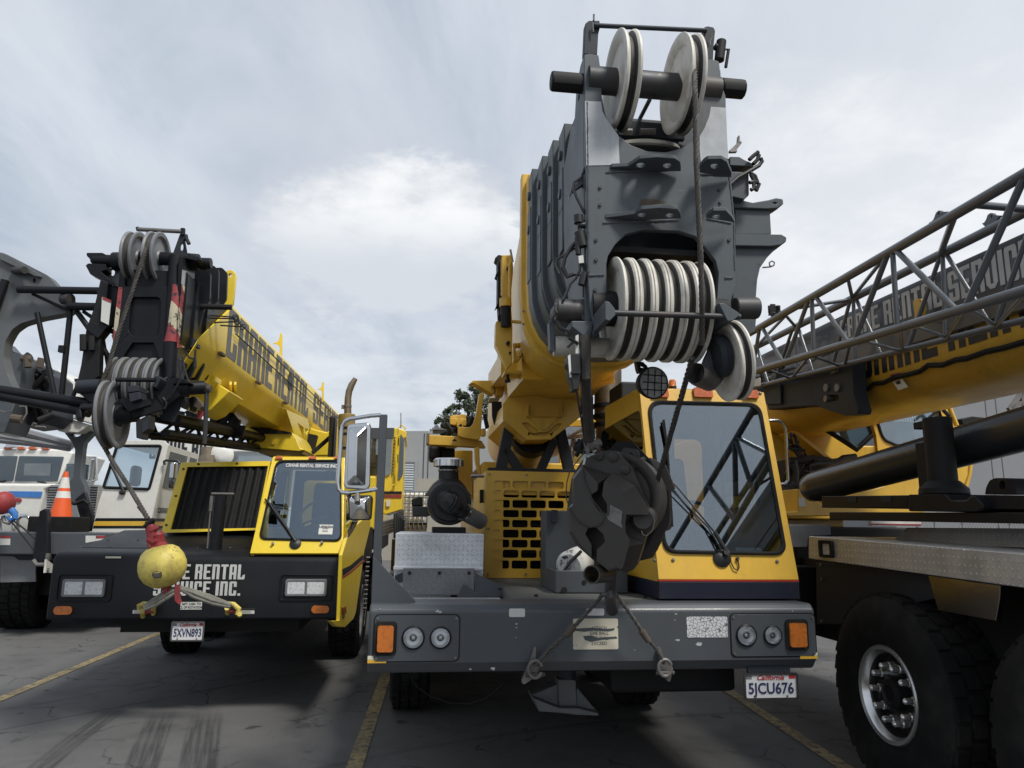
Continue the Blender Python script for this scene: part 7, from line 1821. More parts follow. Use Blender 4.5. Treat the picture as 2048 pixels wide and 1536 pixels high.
tsl = empty('synthetic_sling', L); tag(tsl, 'grey rope sling with red strap pulled out to both sides below the headache ball', 'sling')
mb = MB(); mb.loft([[H_(x, y, v_) for x, y in q_] for q_, v_ in ((((1165, 1105), (1200, 1095), (1205, 1180), (1215, 1215), (1195, 1235), (1165, 1205)), -.42), (((1165, 1105), (1200, 1095), (1205, 1180), (1215, 1215), (1195, 1235), (1165, 1205)), -.39))]); mb.build('red_strap', 'red_paint', tsl, bevel=.003)
random.seed(9)
for sgn, ctrl in ((-1, ((1215, 1125), (1140, 1150), (1040, 1215), (960, 1255))), (1, ((1215, 1130), (1290, 1160), (1420, 1205), (1540, 1240)))):
    for k in range(6):
        off = (k - 2.5) * 9
        pts_ = [H_(x + random.uniform(-6, 6), y + off * s_ + random.uniform(-3, 3), -.36 - .02 * (k % 3)) for (x, y), s_ in zip(ctrl, (.3, 1, 1, .4))]
        P2 = []
        for i in range(len(pts_) - 1):
            for j in range(6): P2.append(pts_[i].lerp(pts_[i + 1], j / 6))
        P2.append(pts_[-1]); MB().tube(P2, .015, 8).build('sling_strand', 'web_sling', tsl)
for lab, pts in (('gold anchor shackle at left end of the rope sling on the black bumper', ((935, 1265), (930, 1240), (955, 1228), (1000, 1232), (1010, 1248))), ('gold anchor shackle at right end of the rope sling on the black bumper', ((1500, 1245), (1520, 1228), (1560, 1232), (1595, 1262), (1585, 1300)))):
    s0 = empty('shackle', L); tag(s0, lab, 'shackle', 'gold shackles on the black bumper')
    MB().tube([H_(*p, -.10) for p in pts], .022, 10).build('bow', 'ball', s0)
    x0, y0 = pts[0]; x1, y1 = pts[-1]
    m2 = MB(); m2.cyl(H_(x0 + 15, y0 + 10, -.12), H_(x0 + 20, y0 + 45, -.02), .02, 10); m2.cyl(H_(x1 + 15, y1 - 5, -.12), H_(x1 + 15, y1 + 45 if y1 < 1290 else y1 + 5, -.02), .02, 10); m2.build('shackle_ear', 'ball', s0)
    MB().cyl(H_(x0 + 5, y0 + 25, -.08), H_(x1 + 15, y1 + (25 if y1 < 1290 else -15), -.08), .016, 10).build('shackle_pin', 'red_paint', s0)
# ================================================================== RIGHT CRANE (lattice jib, chequer plate deck)
RC = Fr(1772, 1375, 4.8)
rcr = empty('mobile_crane', RC); tag(rcr, 'yellow mobile crane with grey lattice jib and chequer plate deck at the right edge', 'crane', 'mobile cranes parked side by side')
# ---- deck with chequer plate edge
mb = MB()
A = [RC.pu(1617, 1072, 0), RC.pu(2048, 1108, 0)]; B = [RC.pu(1617, 1117, 0), RC.pu(2048, 1176, 0)]
dA = (A[1] - A[0]); dB = (B[1] - B[0])
A2, B2 = A[0] + dA * 1.9, B[0] + dB * 1.9
mb.prism([A[0], A2, B2, B[0]], (.03, 0, 0))
mb.prism([A[0] + Vector((.0305, 0, -.002)), A2 + Vector((.0305, 0, -.002)), A2 + Vector((1.3, 0, -.002)), A[0] + Vector((1.3, 0, -.002))], (0, 0, -.03))
deckr = mb.build('deck', 'tread_right', rcr, bevel=.006)
lmp = cK((525, 1345), (625, 1350), (635, 1480), (535, 1475))
MB().plate(rpoly(lmp, 4, 4), [rpoly(cK((545, 1370), (608, 1373), (615, 1458), (552, 1455)), 2, 3)], lambda x, y: RC.pu(x, y, -.0005), (-.02, 0, 0)).build('side_lamp', 'rubber', rcr, bevel=.004)
MB().plate(rpoly(cK((547, 1372), (606, 1375), (613, 1456), (554, 1453)), 2, 3), [], lambda x, y: RC.pu(x, y, -.002), (-.008, 0, 0)).build('lamp_lens', 'lamp_lens', rcr)
zt_ = A[0].z
# raised chequer plate hump on the deck
h0 = RC.pu(1780, 1073, .45); h1 = RC.pu(1800, 1046, .55); h2 = RC.pu(2048, 1092, .45); h3 = RC.pu(2048, 1050, .55)
zd = A[0].z - .006
mb = MB()
hv0, hv1 = h0.y, -3.0
mb.prism([Vector((.45, hv0, zd - .03)), Vector((.50, hv0 - .12, zd + .075)), Vector((1.2, hv0 - .12, zd + .075)), Vector((1.2, hv0, zd - .03))], (0, hv1 - hv0, 0)); mb.build('deck_hump', 'tread_right', rcr, bevel=.006)
# body side below the deck, wheels, mudguard panel
MB().plate([(p.y, p.z) for p in RC.PU(cL((205, 360), (900, 400), (900, 560), (560, 640), (345, 712), (210, 712)), .12)], [], lambda y, z: Vector((.12, y, z)), (.04, 0, 0)).build('side_skirt', 'grey_dark', rcr, bevel=.004)
m2 = MB()
for x, y in ((245, 452), (242, 695), (238, 372)): p = RC.pu(*cL((x, y))[0], .12); m2.cyl(p, p - Vector((.012, 0, 0)), .012, 8)
m2.build('skirt_bolt', 'steel', rcr)
mb = MB(); mb.box((.35, -5, .75), (1.9, 3.0, 1.36)); mb.box((.16, 1.3, .8), (1.9, 3.2, 1.30)); mb.build('chassis', 'black_flat', rcr, bevel=.01)
MB().plate([(p.y, p.z) for p in RC.PU(cL((820, 432), (1230, 492), (1228, 560), (1205, 692), (875, 630), (850, 540)), -.0)], [], lambda y, z: Vector((.03, y, z)), (.03, 0, 0)).build('mudguard_panel', 'chrome_dark', rcr, bevel=.004)
wz = .61
for u, v in ((.0, .0), (.0, -1.42), (2.35, 0), (2.35, -1.42)):
    s_ = 1 if u < 1 else -1
    w_ = tyre(rcr, (u + .2 * s_, v, wz), (s_, 0, 0), 0.60, .44, .275, fancy=(u < 1), treadn=30)
mb = MB(); mb.cyl((.2, 0, wz), (2.3, 0, wz), .12, 16); mb.cyl((.2, -1.42, wz), (2.3, -1.42, wz), .12, 16); mb.build('axle', 'black_flat', rcr)
# step box and red-white strip behind
mb = MB(); a, b = RC.p(1743, 1052, 1.7), RC.p(1800, 1043, 1.7); mb.box((a.x, 1.7, a.z), (b.x + .2, 1.75, b.z)); mb.build('reflective_board', 'cone_white', rcr)
mb = MB(); mb.box((a.x, 1.695, a.z + .01), (b.x + .2, 1.699, a.z + .022)); mb.build('reflective_stripe', 'red_paint', rcr)
# ---- stowed counterweight slabs and outrigger post on the deck
cwt = sub('counterweight_tray', RC, rcr)
UT = .32
def slab(pts, u, t, name, mat, bevel=.006, holes=()):
    o3 = RC.PU(cK(*pts), u)
    return MB().plate(cK(*pts), holes, lambda x, y: RC.pu(x, y, u), (t, 0, 0)).build(name, mat, cwt, bevel=bevel)
slab(((535, 1018), (1180, 1010), (1180, 1108), (535, 1104)), UT, .7, 'upper_slab', 'black')
slab(((1178, 1005), (1460, 1003), (1500, 1045), (1610, 1045), (1660, 1005), (1700, 1040), (1735, 1075), (1742, 1112), (1690, 1132), (1180, 1132)), UT - .06, .8, 'slab_boss', 'black', .012)
slab(((1745, 1008), (2200, 1015), (2200, 1118), (1745, 1112)), UT, .7, 'upper_slab', 'black')
slab(((592, 1136), (2250, 1140), (2250, 1228), (592, 1196)), UT - .02, .8, 'lower_slab', 'black')
for pts in (((722, 1018), (730, 1062), (790, 1064), (795, 1018)), ((972, 1016), (980, 1060), (1050, 1060), (1055, 1016))):
    slab(pts, UT - .004, .002, 'slab_notch', 'grey_dark', 0)
pA, pB = RC.pu(*cK((1450, 985))[0], .5), RC.pu(*cK((1435, 425))[0], .5)
mb = MB(); mb.cyl(pA, Vector((pA.x, pA.y, pB.z)), .088, 28); mb.tube([pA + Vector((0, 0, -.02)), pA + Vector((0, 0, .02)), pA + Vector((0, 0, .07))], .1, 28, True, [.15, .145, .095])
pst = mb.build('locking_post', 'black_flat', cwt, bevel=.008)
mb = MB()
q0 = RC.pu(*cK((1312, 440))[0], .5); 
mb.box((q0.x - .06, q0.y - .10, pA.z), (q0.x + .06, q0.y + .05, pA.z + .33)); mb.box((q0.x - .06, q0.y - .10, pB.z - .06), (q0.x + .06, q0.y + .05, pB.z - .012)); mb.box((q0.x + .0, q0.y - .10, pA.z + .33), (q0.x + .06, q0.y + .045, pB.z - .06)); mb.build('post_latch', 'black_flat', pst, bevel=.006)
lug = [(1755, 1005), (1765, 950), (1790, 900), (1830, 882), (1900, 882), (1945, 900), (1975, 950), (2000, 1005)]
MB().plate(rpoly(cK(*lug), 3, 3), [circ(*cK((1885, 935))[0], 6, 16, 9)], lambda x, y: RC.pu(x, y, .36), (.14, 0, 0)).build('lifting_lug', 'black', cwt, bevel=.012)
m2 = MB(); m2.tube([RC.pu(x, y, UT - .01) for x, y in cK((1480, 1022), (1500, 1055), (1535, 1075), (1560, 1082))], .006, 6); m2.build('weld_scar', 'steel', cwt)
# fittings on deck at far left: pale tub and cable drum
# ---- boom: base section, dark upper band with lettering
bR = sub('boom', RC, rcr)
UBm, HWm = 1.22, .44
def rprof(v, hw=HWm, zt=3.40, zb=2.575, zc=2.86, n=12):
    pts = [Vector((UBm + hw, v, zt)), Vector((UBm - hw, v, zt))]
    for k in range(n + 1):
        t_ = math.pi * k / n; c_, s_ = math.cos(t_), math.sin(t_)
        pts.append(Vector((UBm - hw * (1 if c_ > 0 else -1) * abs(c_) ** .62, v, zc - (zc - zb) * abs(s_) ** .8)))
    return pts
mb = MB(); mb.loft([rprof(-6.5), rprof(7.5)]); bb = mb.build('base_section', 'yellow_boom', bR)
us = UBm - HWm
mb = MB(); mb.prism([Vector((us - .07, v, z)) for v, z in ((-6.4, 2.72), (-.6, 2.92), (1.3, 2.985), (7.4, 2.99), (7.4, 3.43), (1.3, 3.425), (-.6, 3.385), (-6.4, 3.28))], (.068, 0, 0)); pn = mb.build('letter_board', 'grey_right', bR, bevel=.006)
v0 = RC.pu(2048 + 70, 500, us).y
zb0 = lambda v: 3.115 + (v + .6) * .040; zh = lambda v: .222
vA = RC.pu(1681, 660, us - .07).y; kS = (vA - RC.pu(1899, 590, us - .07).y) / 13.76
lz_ = lambda v: (3.21 + (v - 1.3) * .0526, .172 - (v - 1.3) * .033)
mb = MB(); block_text(mb, 'CRANE RENTAL SERVICE', lambda x, y: Vector((us - .0715, vA - x, lz_(vA - x)[0] + y * lz_(vA - x)[1])), kS * 21.12, 1.0, .16, .5, (-.0015, 0, 0)); mb.build('lettering', 'letter_silver', pn)
vA2 = RC.pu(1722, 762, us).y
mb = MB()
mb.prism([Vector((us - .0705, v, z)) for v, z in ((-6.3, 2.80), (-.6, 3.035), (1.3, 3.135), (7.3, 3.125), (7.3, 3.135), (1.3, 3.145), (-.6, 3.045), (-6.3, 2.81))], (-.004, 0, 0)); mb.build('board_seam', 'grey_dark', pn)
kB = (vA2 - RC.pu(1876, 720, us).y) / 5.64
mb = MB(); block_text(mb, 'CRANE RENTAL', lambda x, y: Vector((us - .001, vA2 - x, 2.835 + y)), kB * 13.18, .47, .16, .5, (-.0015, 0, 0)); mb.build('lettering', 'letter_black', bb)
# loose black hose clipped along the boom
hs = [RC.pu(x, y, us - .02) for x, y in cK((830, 185), (850, 228), (890, 215), (920, 180), (1000, 170), (1080, 130), (1180, 110), (1270, 85), (1330, 40), (1440, 38), (1540, 0), (1620, -10), (1760, -60), (1900, -90), (2100, -150))]
MB().tube(hs, .02, 8).build('boom_hose', 'black_flat', bR)
MB().tube([RC.pu(x, y, us - .03) for x, y in cK((660, 80), (680, 130), (720, 180), (760, 195), (830, 195))], .011, 8).build('boom_hose', 'black_flat', bR)
for pts, mt in ((((1068, 165), (1140, 140), (1182, 202), (1112, 226)), 'tag'), (((1048, 110), (1122, 92), (1125, 112), (1052, 132)), 'red_paint')):
    MB().plate(cK(*pts), [], lambda x, y: RC.pu(x, y, us - .012), (-.003, 0, 0)).build('warning_label', mt, bR)
m2 = MB(); m2.prism([RC.pu(x, y, us - .0155) for x, y in cK((1085, 165), (1120, 150), (1128, 175), (1100, 185))], (-.001, 0, 0)); m2.build('label_symbol', 'ink', bR)
# yellow lug standing on the boom
lg = cJ((1185, 930), (1200, 915), (1235, 915), (1245, 930), (1240, 1020), (1238, 1060), (1200, 1060))
MB().plate(rpoly(lg, 2, 3), [circ(*cJ((1228, 928))[0], 1.4, 10)], lambda x, y: RC.pu(x, y, .62), (.03, 0, 0)).build('jib_anchor', 'yellow_boom', bR, bevel=.004)
# dark jib heel block left of the base section
jb = sub('jib_heel', RC, rcr)
UJ = .60
def jpl(F_, pts, u, t, name, mat, bevel=.006, holes=()):
    return MB().plate(pts, holes, lambda x, y: RC.pu(x, y, u), (t, 0, 0)).build(name, mat, jb, bevel=bevel)
slot = rpoly(cZ1((795, 1185), (955, 1175), (960, 1235), (800, 1245)), 5, 4)
jpl(0, cZ1((870, 930), (1100, 830), (1110, 1160), (1160, 1330), (1150, 1375), (1030, 1390), (960, 1370), (760, 1300), (720, 1290), (700, 960)), UJ, .12, 'heel_plate', 'grey_dark', .006, (slot,))
jpl(0, cZ1((-10, 1060), (720, 985), (725, 1290), (500, 1300), (235, 1330), (210, 1180)), UJ + .03, .5, 'heel_box', 'grey_dark', .01)
jpl(0, cZ1((160, 960), (870, 930), (730, 1000), (720, 1010), (660, 1000), (200, 1060)), UJ + .02, .4, 'heel_top', 'grey_dark', .008)
jpl(0, cZ1((200, 1075), (380, 1070), (385, 1270), (215, 1275)), UJ + .022, -.02, 'heel_door', 'grey_dark', .006)
jpl(0, cZ1((1105, 825), (1175, 805), (1160, 1100), (1165, 1380), (1110, 1380)), UJ + .12, .06, 'heel_rib', 'grey_dark', .006)
m2 = MB()
for x, y in ((838, 1103), (953, 1102)): p = RC.pu(*cZ1((x, y))[0], UJ); m2.cyl(p, p - Vector((.015, 0, 0)), .034, 18)
m2.build('heel_bolt', 'sheave_grey', jb)
m2 = MB(); p = RC.pu(*cZ1((830, 1215))[0], UJ - .01); m2.cyl(p + Vector((.06, 0, 0)), p - Vector((.01, 0, 0)), .03, 12); p = RC.pu(*cZ1((925, 930))[0], UJ - .01); m2.box(p - Vector((.02, .04, .02)), p + Vector((.02, .04, .02))); m2.build('heel_pin', 'steel', jb)
m2 = MB(); p = RC.pu(*cZ1((265, 1010))[0], UJ); m2.cyl(p - Vector((0, .04, 0)), p + Vector((0, .06, 0)), .03, 12); p = RC.pu(*cZ1((320, 965))[0], UJ); m2.cyl(p, p - Vector((.03, 0, 0)), .02, 10); m2.build('heel_fitting', 'steel', jb)
jpl(0, cZ1((90, 1020), (150, 1000), (152, 1085), (95, 1090)), UJ - .1, .01, 'marker_plate', 'tag', .002)
random.seed(4)
mb = MB()
for k in range(14):
    x0, y0 = random.uniform(60, 250), random.uniform(930, 1090); p0 = RC.pu(*cZ1((x0, y0))[0], UJ + .1); p1 = RC.pu(*cZ1((x0 + random.uniform(60, 260), y0 - random.uniform(-10, 60)))[0], UJ + .05); mb.tube([p0, p0.lerp(p1, .5) + Vector((0, 0, -.02)), p1], random.uniform(.008, .02), 6)
mb.build('jib_hose', 'black_flat', jb)
# ---- the lattice jib
lat = sub('lattice_jib', RC, rcr)
def ext(pa_, pb2, u, e0=.35, e1=2.4):
    a, b = RC.pu(*pa_, u), RC.pu(*pb2, u); d_ = (b - a) / abs(b.y - a.y)
    return [a - d_ * e0, b + d_ * e1]
FT = ext((1509, 661), (2048, 349), .10); FB = ext((1505, 744), (2048, 582), .10)
BT = ext((1505.6, 697), (2048, 425), .55); BB = ext((1505, 775), (2048, 640), .55)
for cc, r in ((FT, .031), (BT, .031), (FB, .030), (BB, .022)): MB().tube(cc, r, 16).build('jib_chord', 'lattice', lat)
def on(ch, x):
    """chord point whose picture column is x"""
    lo, hi = 0.0, 1.0
    def colx(p):
        w_ = RC.o + RC.U * p.x + RC.V * p.y + Vector((0, 0, p.z)) - EYE
        return 1024 + FPX * w_.dot(_R) / w_.dot(_F)
    for _ in range(40):
        m_ = (lo + hi) / 2
        if colx(ch[0].lerp(ch[1], m_)) < x: lo = m_
        else: hi = m_
    return ch[0].lerp(ch[1], lo)
zx = lambda x, s=5.121, o=1490: o + x / s
front = [(160, 75), (170, 395), (655, 405), (690, 705), (715, 1060), (1040, 1110)]
def brace(a, b, r=.018, n=12): MB().tube([a, b], r, n).build('jib_brace', 'lattice', lat)
F = lambda xt, xb, r=.017: brace(on(FT, xt), on(FB, xb), r)
Bk = lambda xt, xb, r=.015: brace(on(BT, xt), on(BB, xb), r)
F(zx(150), zx(75)); F(zx(170), zx(392)); F(zx(655), zx(415)); F(zx(683), zx(705)); F(zx(715), zx(1065)); F(1776 + 0, zx(1120), .019)
F(1785, 1795); F(1790, 1914, .019); F(2052, 1931, .020); F(2062, 2080, .024); F(2072, 2260, .026); F(2400, 2270, .026)
Bk(zx(110), zx(0)); Bk(zx(120), zx(240)); Bk(zx(490), zx(300)); Bk(zx(520), zx(540)); Bk(zx(540), zx(700)); Bk(zx(1080), zx(890)); Bk(zx(1110), zx(1125)); Bk(zx(1130), zx(1400)); Bk(1882, 1815); Bk(1885, 1892); Bk(1890, 1985); Bk(2075, 1990); Bk(2090, 2200)
def Tp(xf, xb, r=.014): brace(on(FT, xf), on(BT, xb), r)
Tp(zx(400), zx(520)); Tp(zx(480), zx(110)); Tp(zx(480), zx(1080)); Tp(zx(1050), zx(1100)); Tp(1775, zx(1090)); Tp(1910, 1880, .02); Tp(1945, 2060, .022)
def Bt(xf, xb, r=.012): brace(on(FB, xf), on(BB, xb), r)
for xf, xb in ((1530, 1580), (1620, 1585), (1620, 1680), (1700, 1690), (1720, 1800), (1800, 1805), (1820, 1900), (1930, 1890), (1935, 1995), (2060, 1990)): Bt(xf, xb, .012)
for x in (1866, ): pass
for ch, xx, pts in ((FT, 1880, ((-75, 85), (-50, 70), (-38, 55), (-22, 12), (-5, -5), (8, -5), (20, 5), (60, 2), (75, 20), (0, 75), (-60, 110))), (BT, 1985, ((-72, 68), (-55, 60), (-42, 40), (-30, 5), (-10, -8), (8, -5), (18, 8), (60, 10), (20, 60), (-50, 90)))):
    ax0, ay0 = (cZ2((420, 330))[0] if ch is FT else cZ2((798, 350))[0])
    pp_ = [(ax0 + x / 3.573, ay0 + y / 3.573) for x, y in pts]
    u_ = .10 if ch is FT else .55
    MB().plate(pp_, [circ(ax0 - .3, ay0 + 5, 1.8, 10, 3)], lambda x, y: RC.pu(x, y, u_ - .01), (.02, 0, 0)).build('jib_ear', 'grey_right', lat, bevel=.003)
mb = MB()
c0 = RC.pu(*cZ1((300, 330))[0], .1)
random.seed(8)
for k in range(7): mb.box(c0 + Vector((random.uniform(-.05, .03), random.uniform(-.05, .05), random.uniform(-.03, .05))), c0 + Vector((random.uniform(.02, .06), random.uniform(.0, .07), random.uniform(.02, .08))))
mb.tube([c0, c0 + Vector((0, .1, -.05)), c0 + Vector((.02, -.2, -.04))], .012, 8); mb.build('jib_latch', 'black_flat', lat)
# ---- lift cylinder: long glossy dark tube
cl0, cl1 = RC.p(1622, 976, 1.7), RC.p(2048, 858, -.35)
d_ = (cl1 - cl0)
mb = MB(); e_ = cl1 + d_ * .8; n_ = d_.normalized()
mb.tube([cl0 - n_ * .06, cl0 - n_ * .045, cl0, cl0 + n_ * .12, e_], .13, 36, True, [.03, .085, .12, .135, .135]); mb.build('lift_cylinder', 'black_shiny', rcr)
# ---- superstructure: yellow body, operator cab
sup = sub('superstructure', RC, rcr)
VS_ = 2.3
px_plate(RC, cK((140, 380), (330, 520), (620, 500), (760, 640), (990, 640), (990, 1200), (290, 1190), (280, 900), (150, 700)), VS_ + .8, 1.0, 'turret_side', 'yellow', sup, .02)
px_plate(RC, cK((320, 535), (345, 520), (630, 750), (600, 760)), VS_ + .4, .35, 'turret_rib', 'yellow', sup, .008)
px_plate(RC, cK((360, 960), (540, 1080), (1300, 850), (1300, 1160), (280, 1165), (275, 1138), (360, 1135)), VS_ - .3, .5, 'turret_base', 'yellow', sup, .01)
px_plate(RC, cK((285, 740), (480, 720), (700, 760), (640, 860), (380, 880), (355, 1130), (285, 1130), (250, 930)), VS_ + .3, .3, 'engine_bay', 'black_flat', sup, .01)
random.seed(17)
for k in range(14):
    x0, y0 = random.uniform(260, 420), random.uniform(540, 820)
    pts_ = [RC.p(*cK((x0 + random.uniform(-25, 25) * j, y0 + j * random.uniform(10, 50)))[0], VS_ + .15) for j in range(5)]
    MB().tube(pts_, random.uniform(.012, .028), 8).build('hydraulic_hose', 'plastic', sup)
for pts in (((455, 820), (440, 790), (500, 770), (640, 770), (700, 730), (790, 720)), ((470, 740), (540, 740), (620, 760), (720, 745)), ((290, 750), (380, 745), (480, 730), (520, 760)), ((330, 750), (345, 850), (340, 920), (300, 960), (250, 965))):
    MB().tube([RC.p(x, y, VS_ + .05) for x, y in cK(*pts)], .03, 8).build('hydraulic_hose', 'plastic', sup)
px_plate(RC, cK((362, 1030), (410, 1030), (412, 1095), (365, 1095)), VS_ - .31, -.004, 'warning_label', 'tag', sup)
cabr = sub('operator_cab', RC, rcr)
sh = cK((880, 390), (940, 380), (1420, 250), (1470, 300), (1520, 420), (1560, 520), (1590, 800), (1580, 900), (1300, 990), (990, 1000), (940, 560))
win_ = rpoly(cK((930, 390), (1330, 285), (1400, 330), (1440, 470), (1420, 640), (1100, 640), (1010, 600), (985, 560)), 5, 4)
px_plate(RC, sh, VS_, .05, 'cab_front', 'yellow', cabr, .01, holes=(win_,))
px_plate(RC, win_, VS_ + .01, .008, 'cab_window', 'glass', cabr)
fr_ = [RC.p(x, y, VS_ - .004) for x, y in win_]
mb = MB(); mb.tube(fr_ + [fr_[0]], .014, 6, False); mb.build('window_seal', 'rubber', cabr)
px_plate(RC, sh, VS_ + 1.3, .04, 'cab_back', 'cab_inside', cabr)
px_plate(RC, cK((520, 490), (560, 465), (860, 400), (930, 550), (810, 680), (780, 665)), VS_ + .3, .02, 'door_window', 'glass_dark', cabr)
mb = MB(); p_ = [RC.p(x, y, VS_ + .28) for x, y in cK((520, 490), (800, 672), (925, 552), (870, 400))]; mb.tube(p_, .025, 6); mb.build('window_seal', 'rubber', cabr)
px_plate(RC, cK((1060, 415), (1230, 415), (1240, 470), (1250, 640), (1080, 640)), VS_ + .6, .3, 'operator_seat', 'seat', cabr, .04)
mb = MB()
for k in range(9): p = RC.p(*cK((1075 + k * 19, 425))[0], VS_ + .58); mb.tube([p, p - Vector((0, .02, .06))], .012, 6)
mb.build('seat_piping', 'sheave_grey', cabr)
mb = MB(); mb.cyl(RC.p(*cK((990, 410))[0], VS_ - .01), RC.p(*cK((998, 460))[0], VS_ - .01), .02, 8); mb.build('window_handle', 'plastic', cabr)
mb = MB(); mb.tube([RC.p(x, y, VS_ - .15) for x, y in cK((1410, 290), (1450, 380), (1490, 420))], .02, 8); mb.tube([RC.p(x, y, VS_ - .15) for x, y in cK((1370, 370), (1420, 330), (1470, 345))], .014, 8); mb.tube([RC.p(x, y, VS_ - .1) for x, y in cK((1340, 430), (1400, 380), (1430, 330))], .014, 8); mb.build('wiper_arm', 'plastic', cabr)
mb = MB(); mb.tube([RC.p(x, y, VS_ - .1) for x, y in cK((1455, 262), (1500, 380), (1545, 490))], .022, 10); mb.tube([RC.p(x, y, VS_ + .2) for x, y in cK((1650, 780), (1640, 860), (1610, 960))], .02, 10); mb.tube([RC.p(x, y, VS_ + .2) for x, y in cK((1590, 790), (1585, 850), (1570, 900))], .015, 8); mb.build('cab_rail', 'yellow', cabr)
px_plate(RC, cK((1130, 700), (1640, 560), (1630, 860), (1590, 970), (1300, 1000), (990, 1002), (990, 940)), VS_ - .1, .08, 'cab_skirt', 'yellow', cabr, .01)
px_plate(RC, cK((985, 940), (995, 940), (975, 1004), (965, 1004)), VS_ - .105, -.003, 'panel_gap', 'ink', cabr)
p0, p1 = RC.p(*cK((1105, 1000))[0], VS_ - .105), RC.p(*cK((1305, 962))[0], VS_ - .105)
font_mesh('maker_lettering', 'GROVE', (p0.x, p0.y - .001, (p0.z + p1.z) / 2), UX, UZ, (p1.z - p0.z) * 1.5, 'ink', cabr, .001, sx=1.35, shear=.25, align='LEFT', bold=.006)
px_plate(RC, cK((1580, 440), (1660, 420), (1760, 430), (1740, 470), (1590, 480)), VS_ + 1.0, .4, 'roof_box', 'black_flat', cabr, .01)
mb = MB(); mb.box((.3, 1.6, 1.3), (2.0, 5.5, 1.62)); mb.build('turntable', 'black_flat', sup, bevel=.02)
mb = MB(); mb.box((.5, 3.5, 1.62), (1.9, 7.5, 2.7)); mb.build('turret_body', 'yellow', sup, bevel=.02)
# far lamp pole with amber light and its brace
bp_ = sub('warning_lamp', RC, rcr)
mb = MB()
for p0, p1 in (((2025, 320), (1930, 370)), ((2030, 230), (2035, 340)), ((2045, 225), (1945, 360))): mb.beam(RC.p(*cK(p0)[0], 1.0), RC.p(*cK(p1)[0], 1.0), .03, .03)
mb.build('lamp_brace', 'steel', bp_)
mb = MB(); c = RC.p(*cK((2052, 205))[0], 1.0); mb.cyl(c, c + Vector((0, 0, .10)), .05, 16); mb.build('lamp_lens', 'amber', bp_)
# ================================================================== white crane and white truck parked behind on the left
WC = Fr(270, 980, 11.5)
wcr = empty('mobile_crane', WC); tag(wcr, 'white mobile crane with black and yellow waist stripe parked behind the black bumper', 'crane', 'mobile cranes parked side by side')
P_W = lambda pts, v=0.0: WC.P(pts, v)
fo = cH((795, 155), (850, 136), (1090, 136), (1125, 165), (1012, 655), (1010, 745), (612, 745), (655, 560), (715, 380))
wn = rpoly(cH((782, 172), (1075, 172), (995, 462), (690, 450)), 5, 4)
px_plate(WC, fo, 0, .06, 'cab_front', 'white_paint', wcr, .015, holes=(wn,))
px_plate(WC, wn, .02, .01, 'windscreen', 'glass', wcr)
w3 = P_W(wn, -.004); mb = MB(); mb.tube(w3 + [w3[0]], .022, 6, False); mb.build('window_seal', 'rubber', wcr)
Tt, Bt_ = WC.p(*cH((1122, 165))[0], .06), WC.p(*cH((1012, 655))[0], .06)
def wside(s_, t_, d=0.0): return Tt.lerp(Bt_, t_) + Vector((d, 1.7 * s_ + .0, 0))
mb = MB(); mb.loft([[wside(0, 0), wside(1, 0), wside(1, 1.2), wside(0, 1.2)], [wside(0, 0) - Vector((.04, 0, 0)), wside(1, 0) - Vector((.04, 0, 0)), wside(1, 1.2) - Vector((.04, 0, 0)), wside(0, 1.2) - Vector((.04, 0, 0))]]); mb.build('cab_side', 'white_paint', wcr)
TL_ = WC.p(*cH((800, 150))[0], .06)
mb = MB(); mb.loft([[TL_, Tt - Vector((.05, 0, 0)), Tt - Vector((.05, 0, .06)), TL_ - Vector((0, 0, .06))], [p + Vector((0, 1.7, 0)) for p in (TL_, Tt - Vector((.05, 0, 0)), Tt - Vector((.05, 0, .06)), TL_ - Vector((0, 0, .06)))]]); mb.build('roof', 'white_paint', wcr, bevel=.03)
for a0, a1 in ((.10, .62), (.72, .95)):
    mb = MB(); q_ = [wside(a0, .08, .004), wside(a1, .08, .004), wside(a1, .58, .004), wside(a0, .58, .004)]; mb.prism(q_, (.006, 0, 0)); mb.build('side_window', 'glass_dark', wcr)
for yt, yb, mt in ((655, 675, 'black'), (676, 706, 'yellow'), (707, 722, 'black')):
    px_plate(WC, cH((640 - (yt - 655) * .25, yt), (1014, yt), (1012, yb), (636 - (yb - 655) * .25, yb)), -.002, -.004, 'waist_stripe', mt, wcr)
    z0, z1 = WC.p(*cH((900, yb))[0], 0).z, WC.p(*cH((900, yt))[0], 0).z
    mb = MB(); mb.box((Bt_.x + .002, .07, z0), (Bt_.x + .012, 1.7, z1)); mb.build('waist_stripe', mt, wcr)
# emblem and door lettering on the flank
e0 = Bt_ + Vector((.02, 0, 0))
def wflank(x, y):
    p = WC.pu(*cH((x, y))[0], Bt_.x + .07); return p
mb = MB(); mb.plate(cH((1058, 500), (1107, 500), (1107, 572), (1058, 572)), [], wflank, (.004, 0, 0)); em = mb.build('door_emblem', 'ink', wcr)
mb = MB(); mb.plate(cH((1064, 528), (1100, 505), (1102, 520), (1090, 532), (1104, 540), (1104, 566), (1062, 566), (1064, 555), (1090, 548)), [], lambda x, y: wflank(x, y) + Vector((.005, 0, 0)), (.002, 0, 0)); mb.build('emblem_mark', 'letter_white', em)
p0 = wflank(1050, 622)
mb = MB(); block_text(mb, 'CRANE RENTAL', lambda x, y: Vector((p0.x + .004, p0.y + x, p0.z + y)), 1.15, .085, .2, .5, (.002, 0, 0)); mb.build('lettering', 'ink', wcr)
mb = MB(); mb.plate(cH((1030, 600), (1290, 600), (1290, 480), (1060, 300), (1050, 470)), [], lambda x, y: wflank(x, y) - Vector((.03, 0, 0)), (.02, 0, 0)); mb.build('door_panel', 'white_paint', wcr)
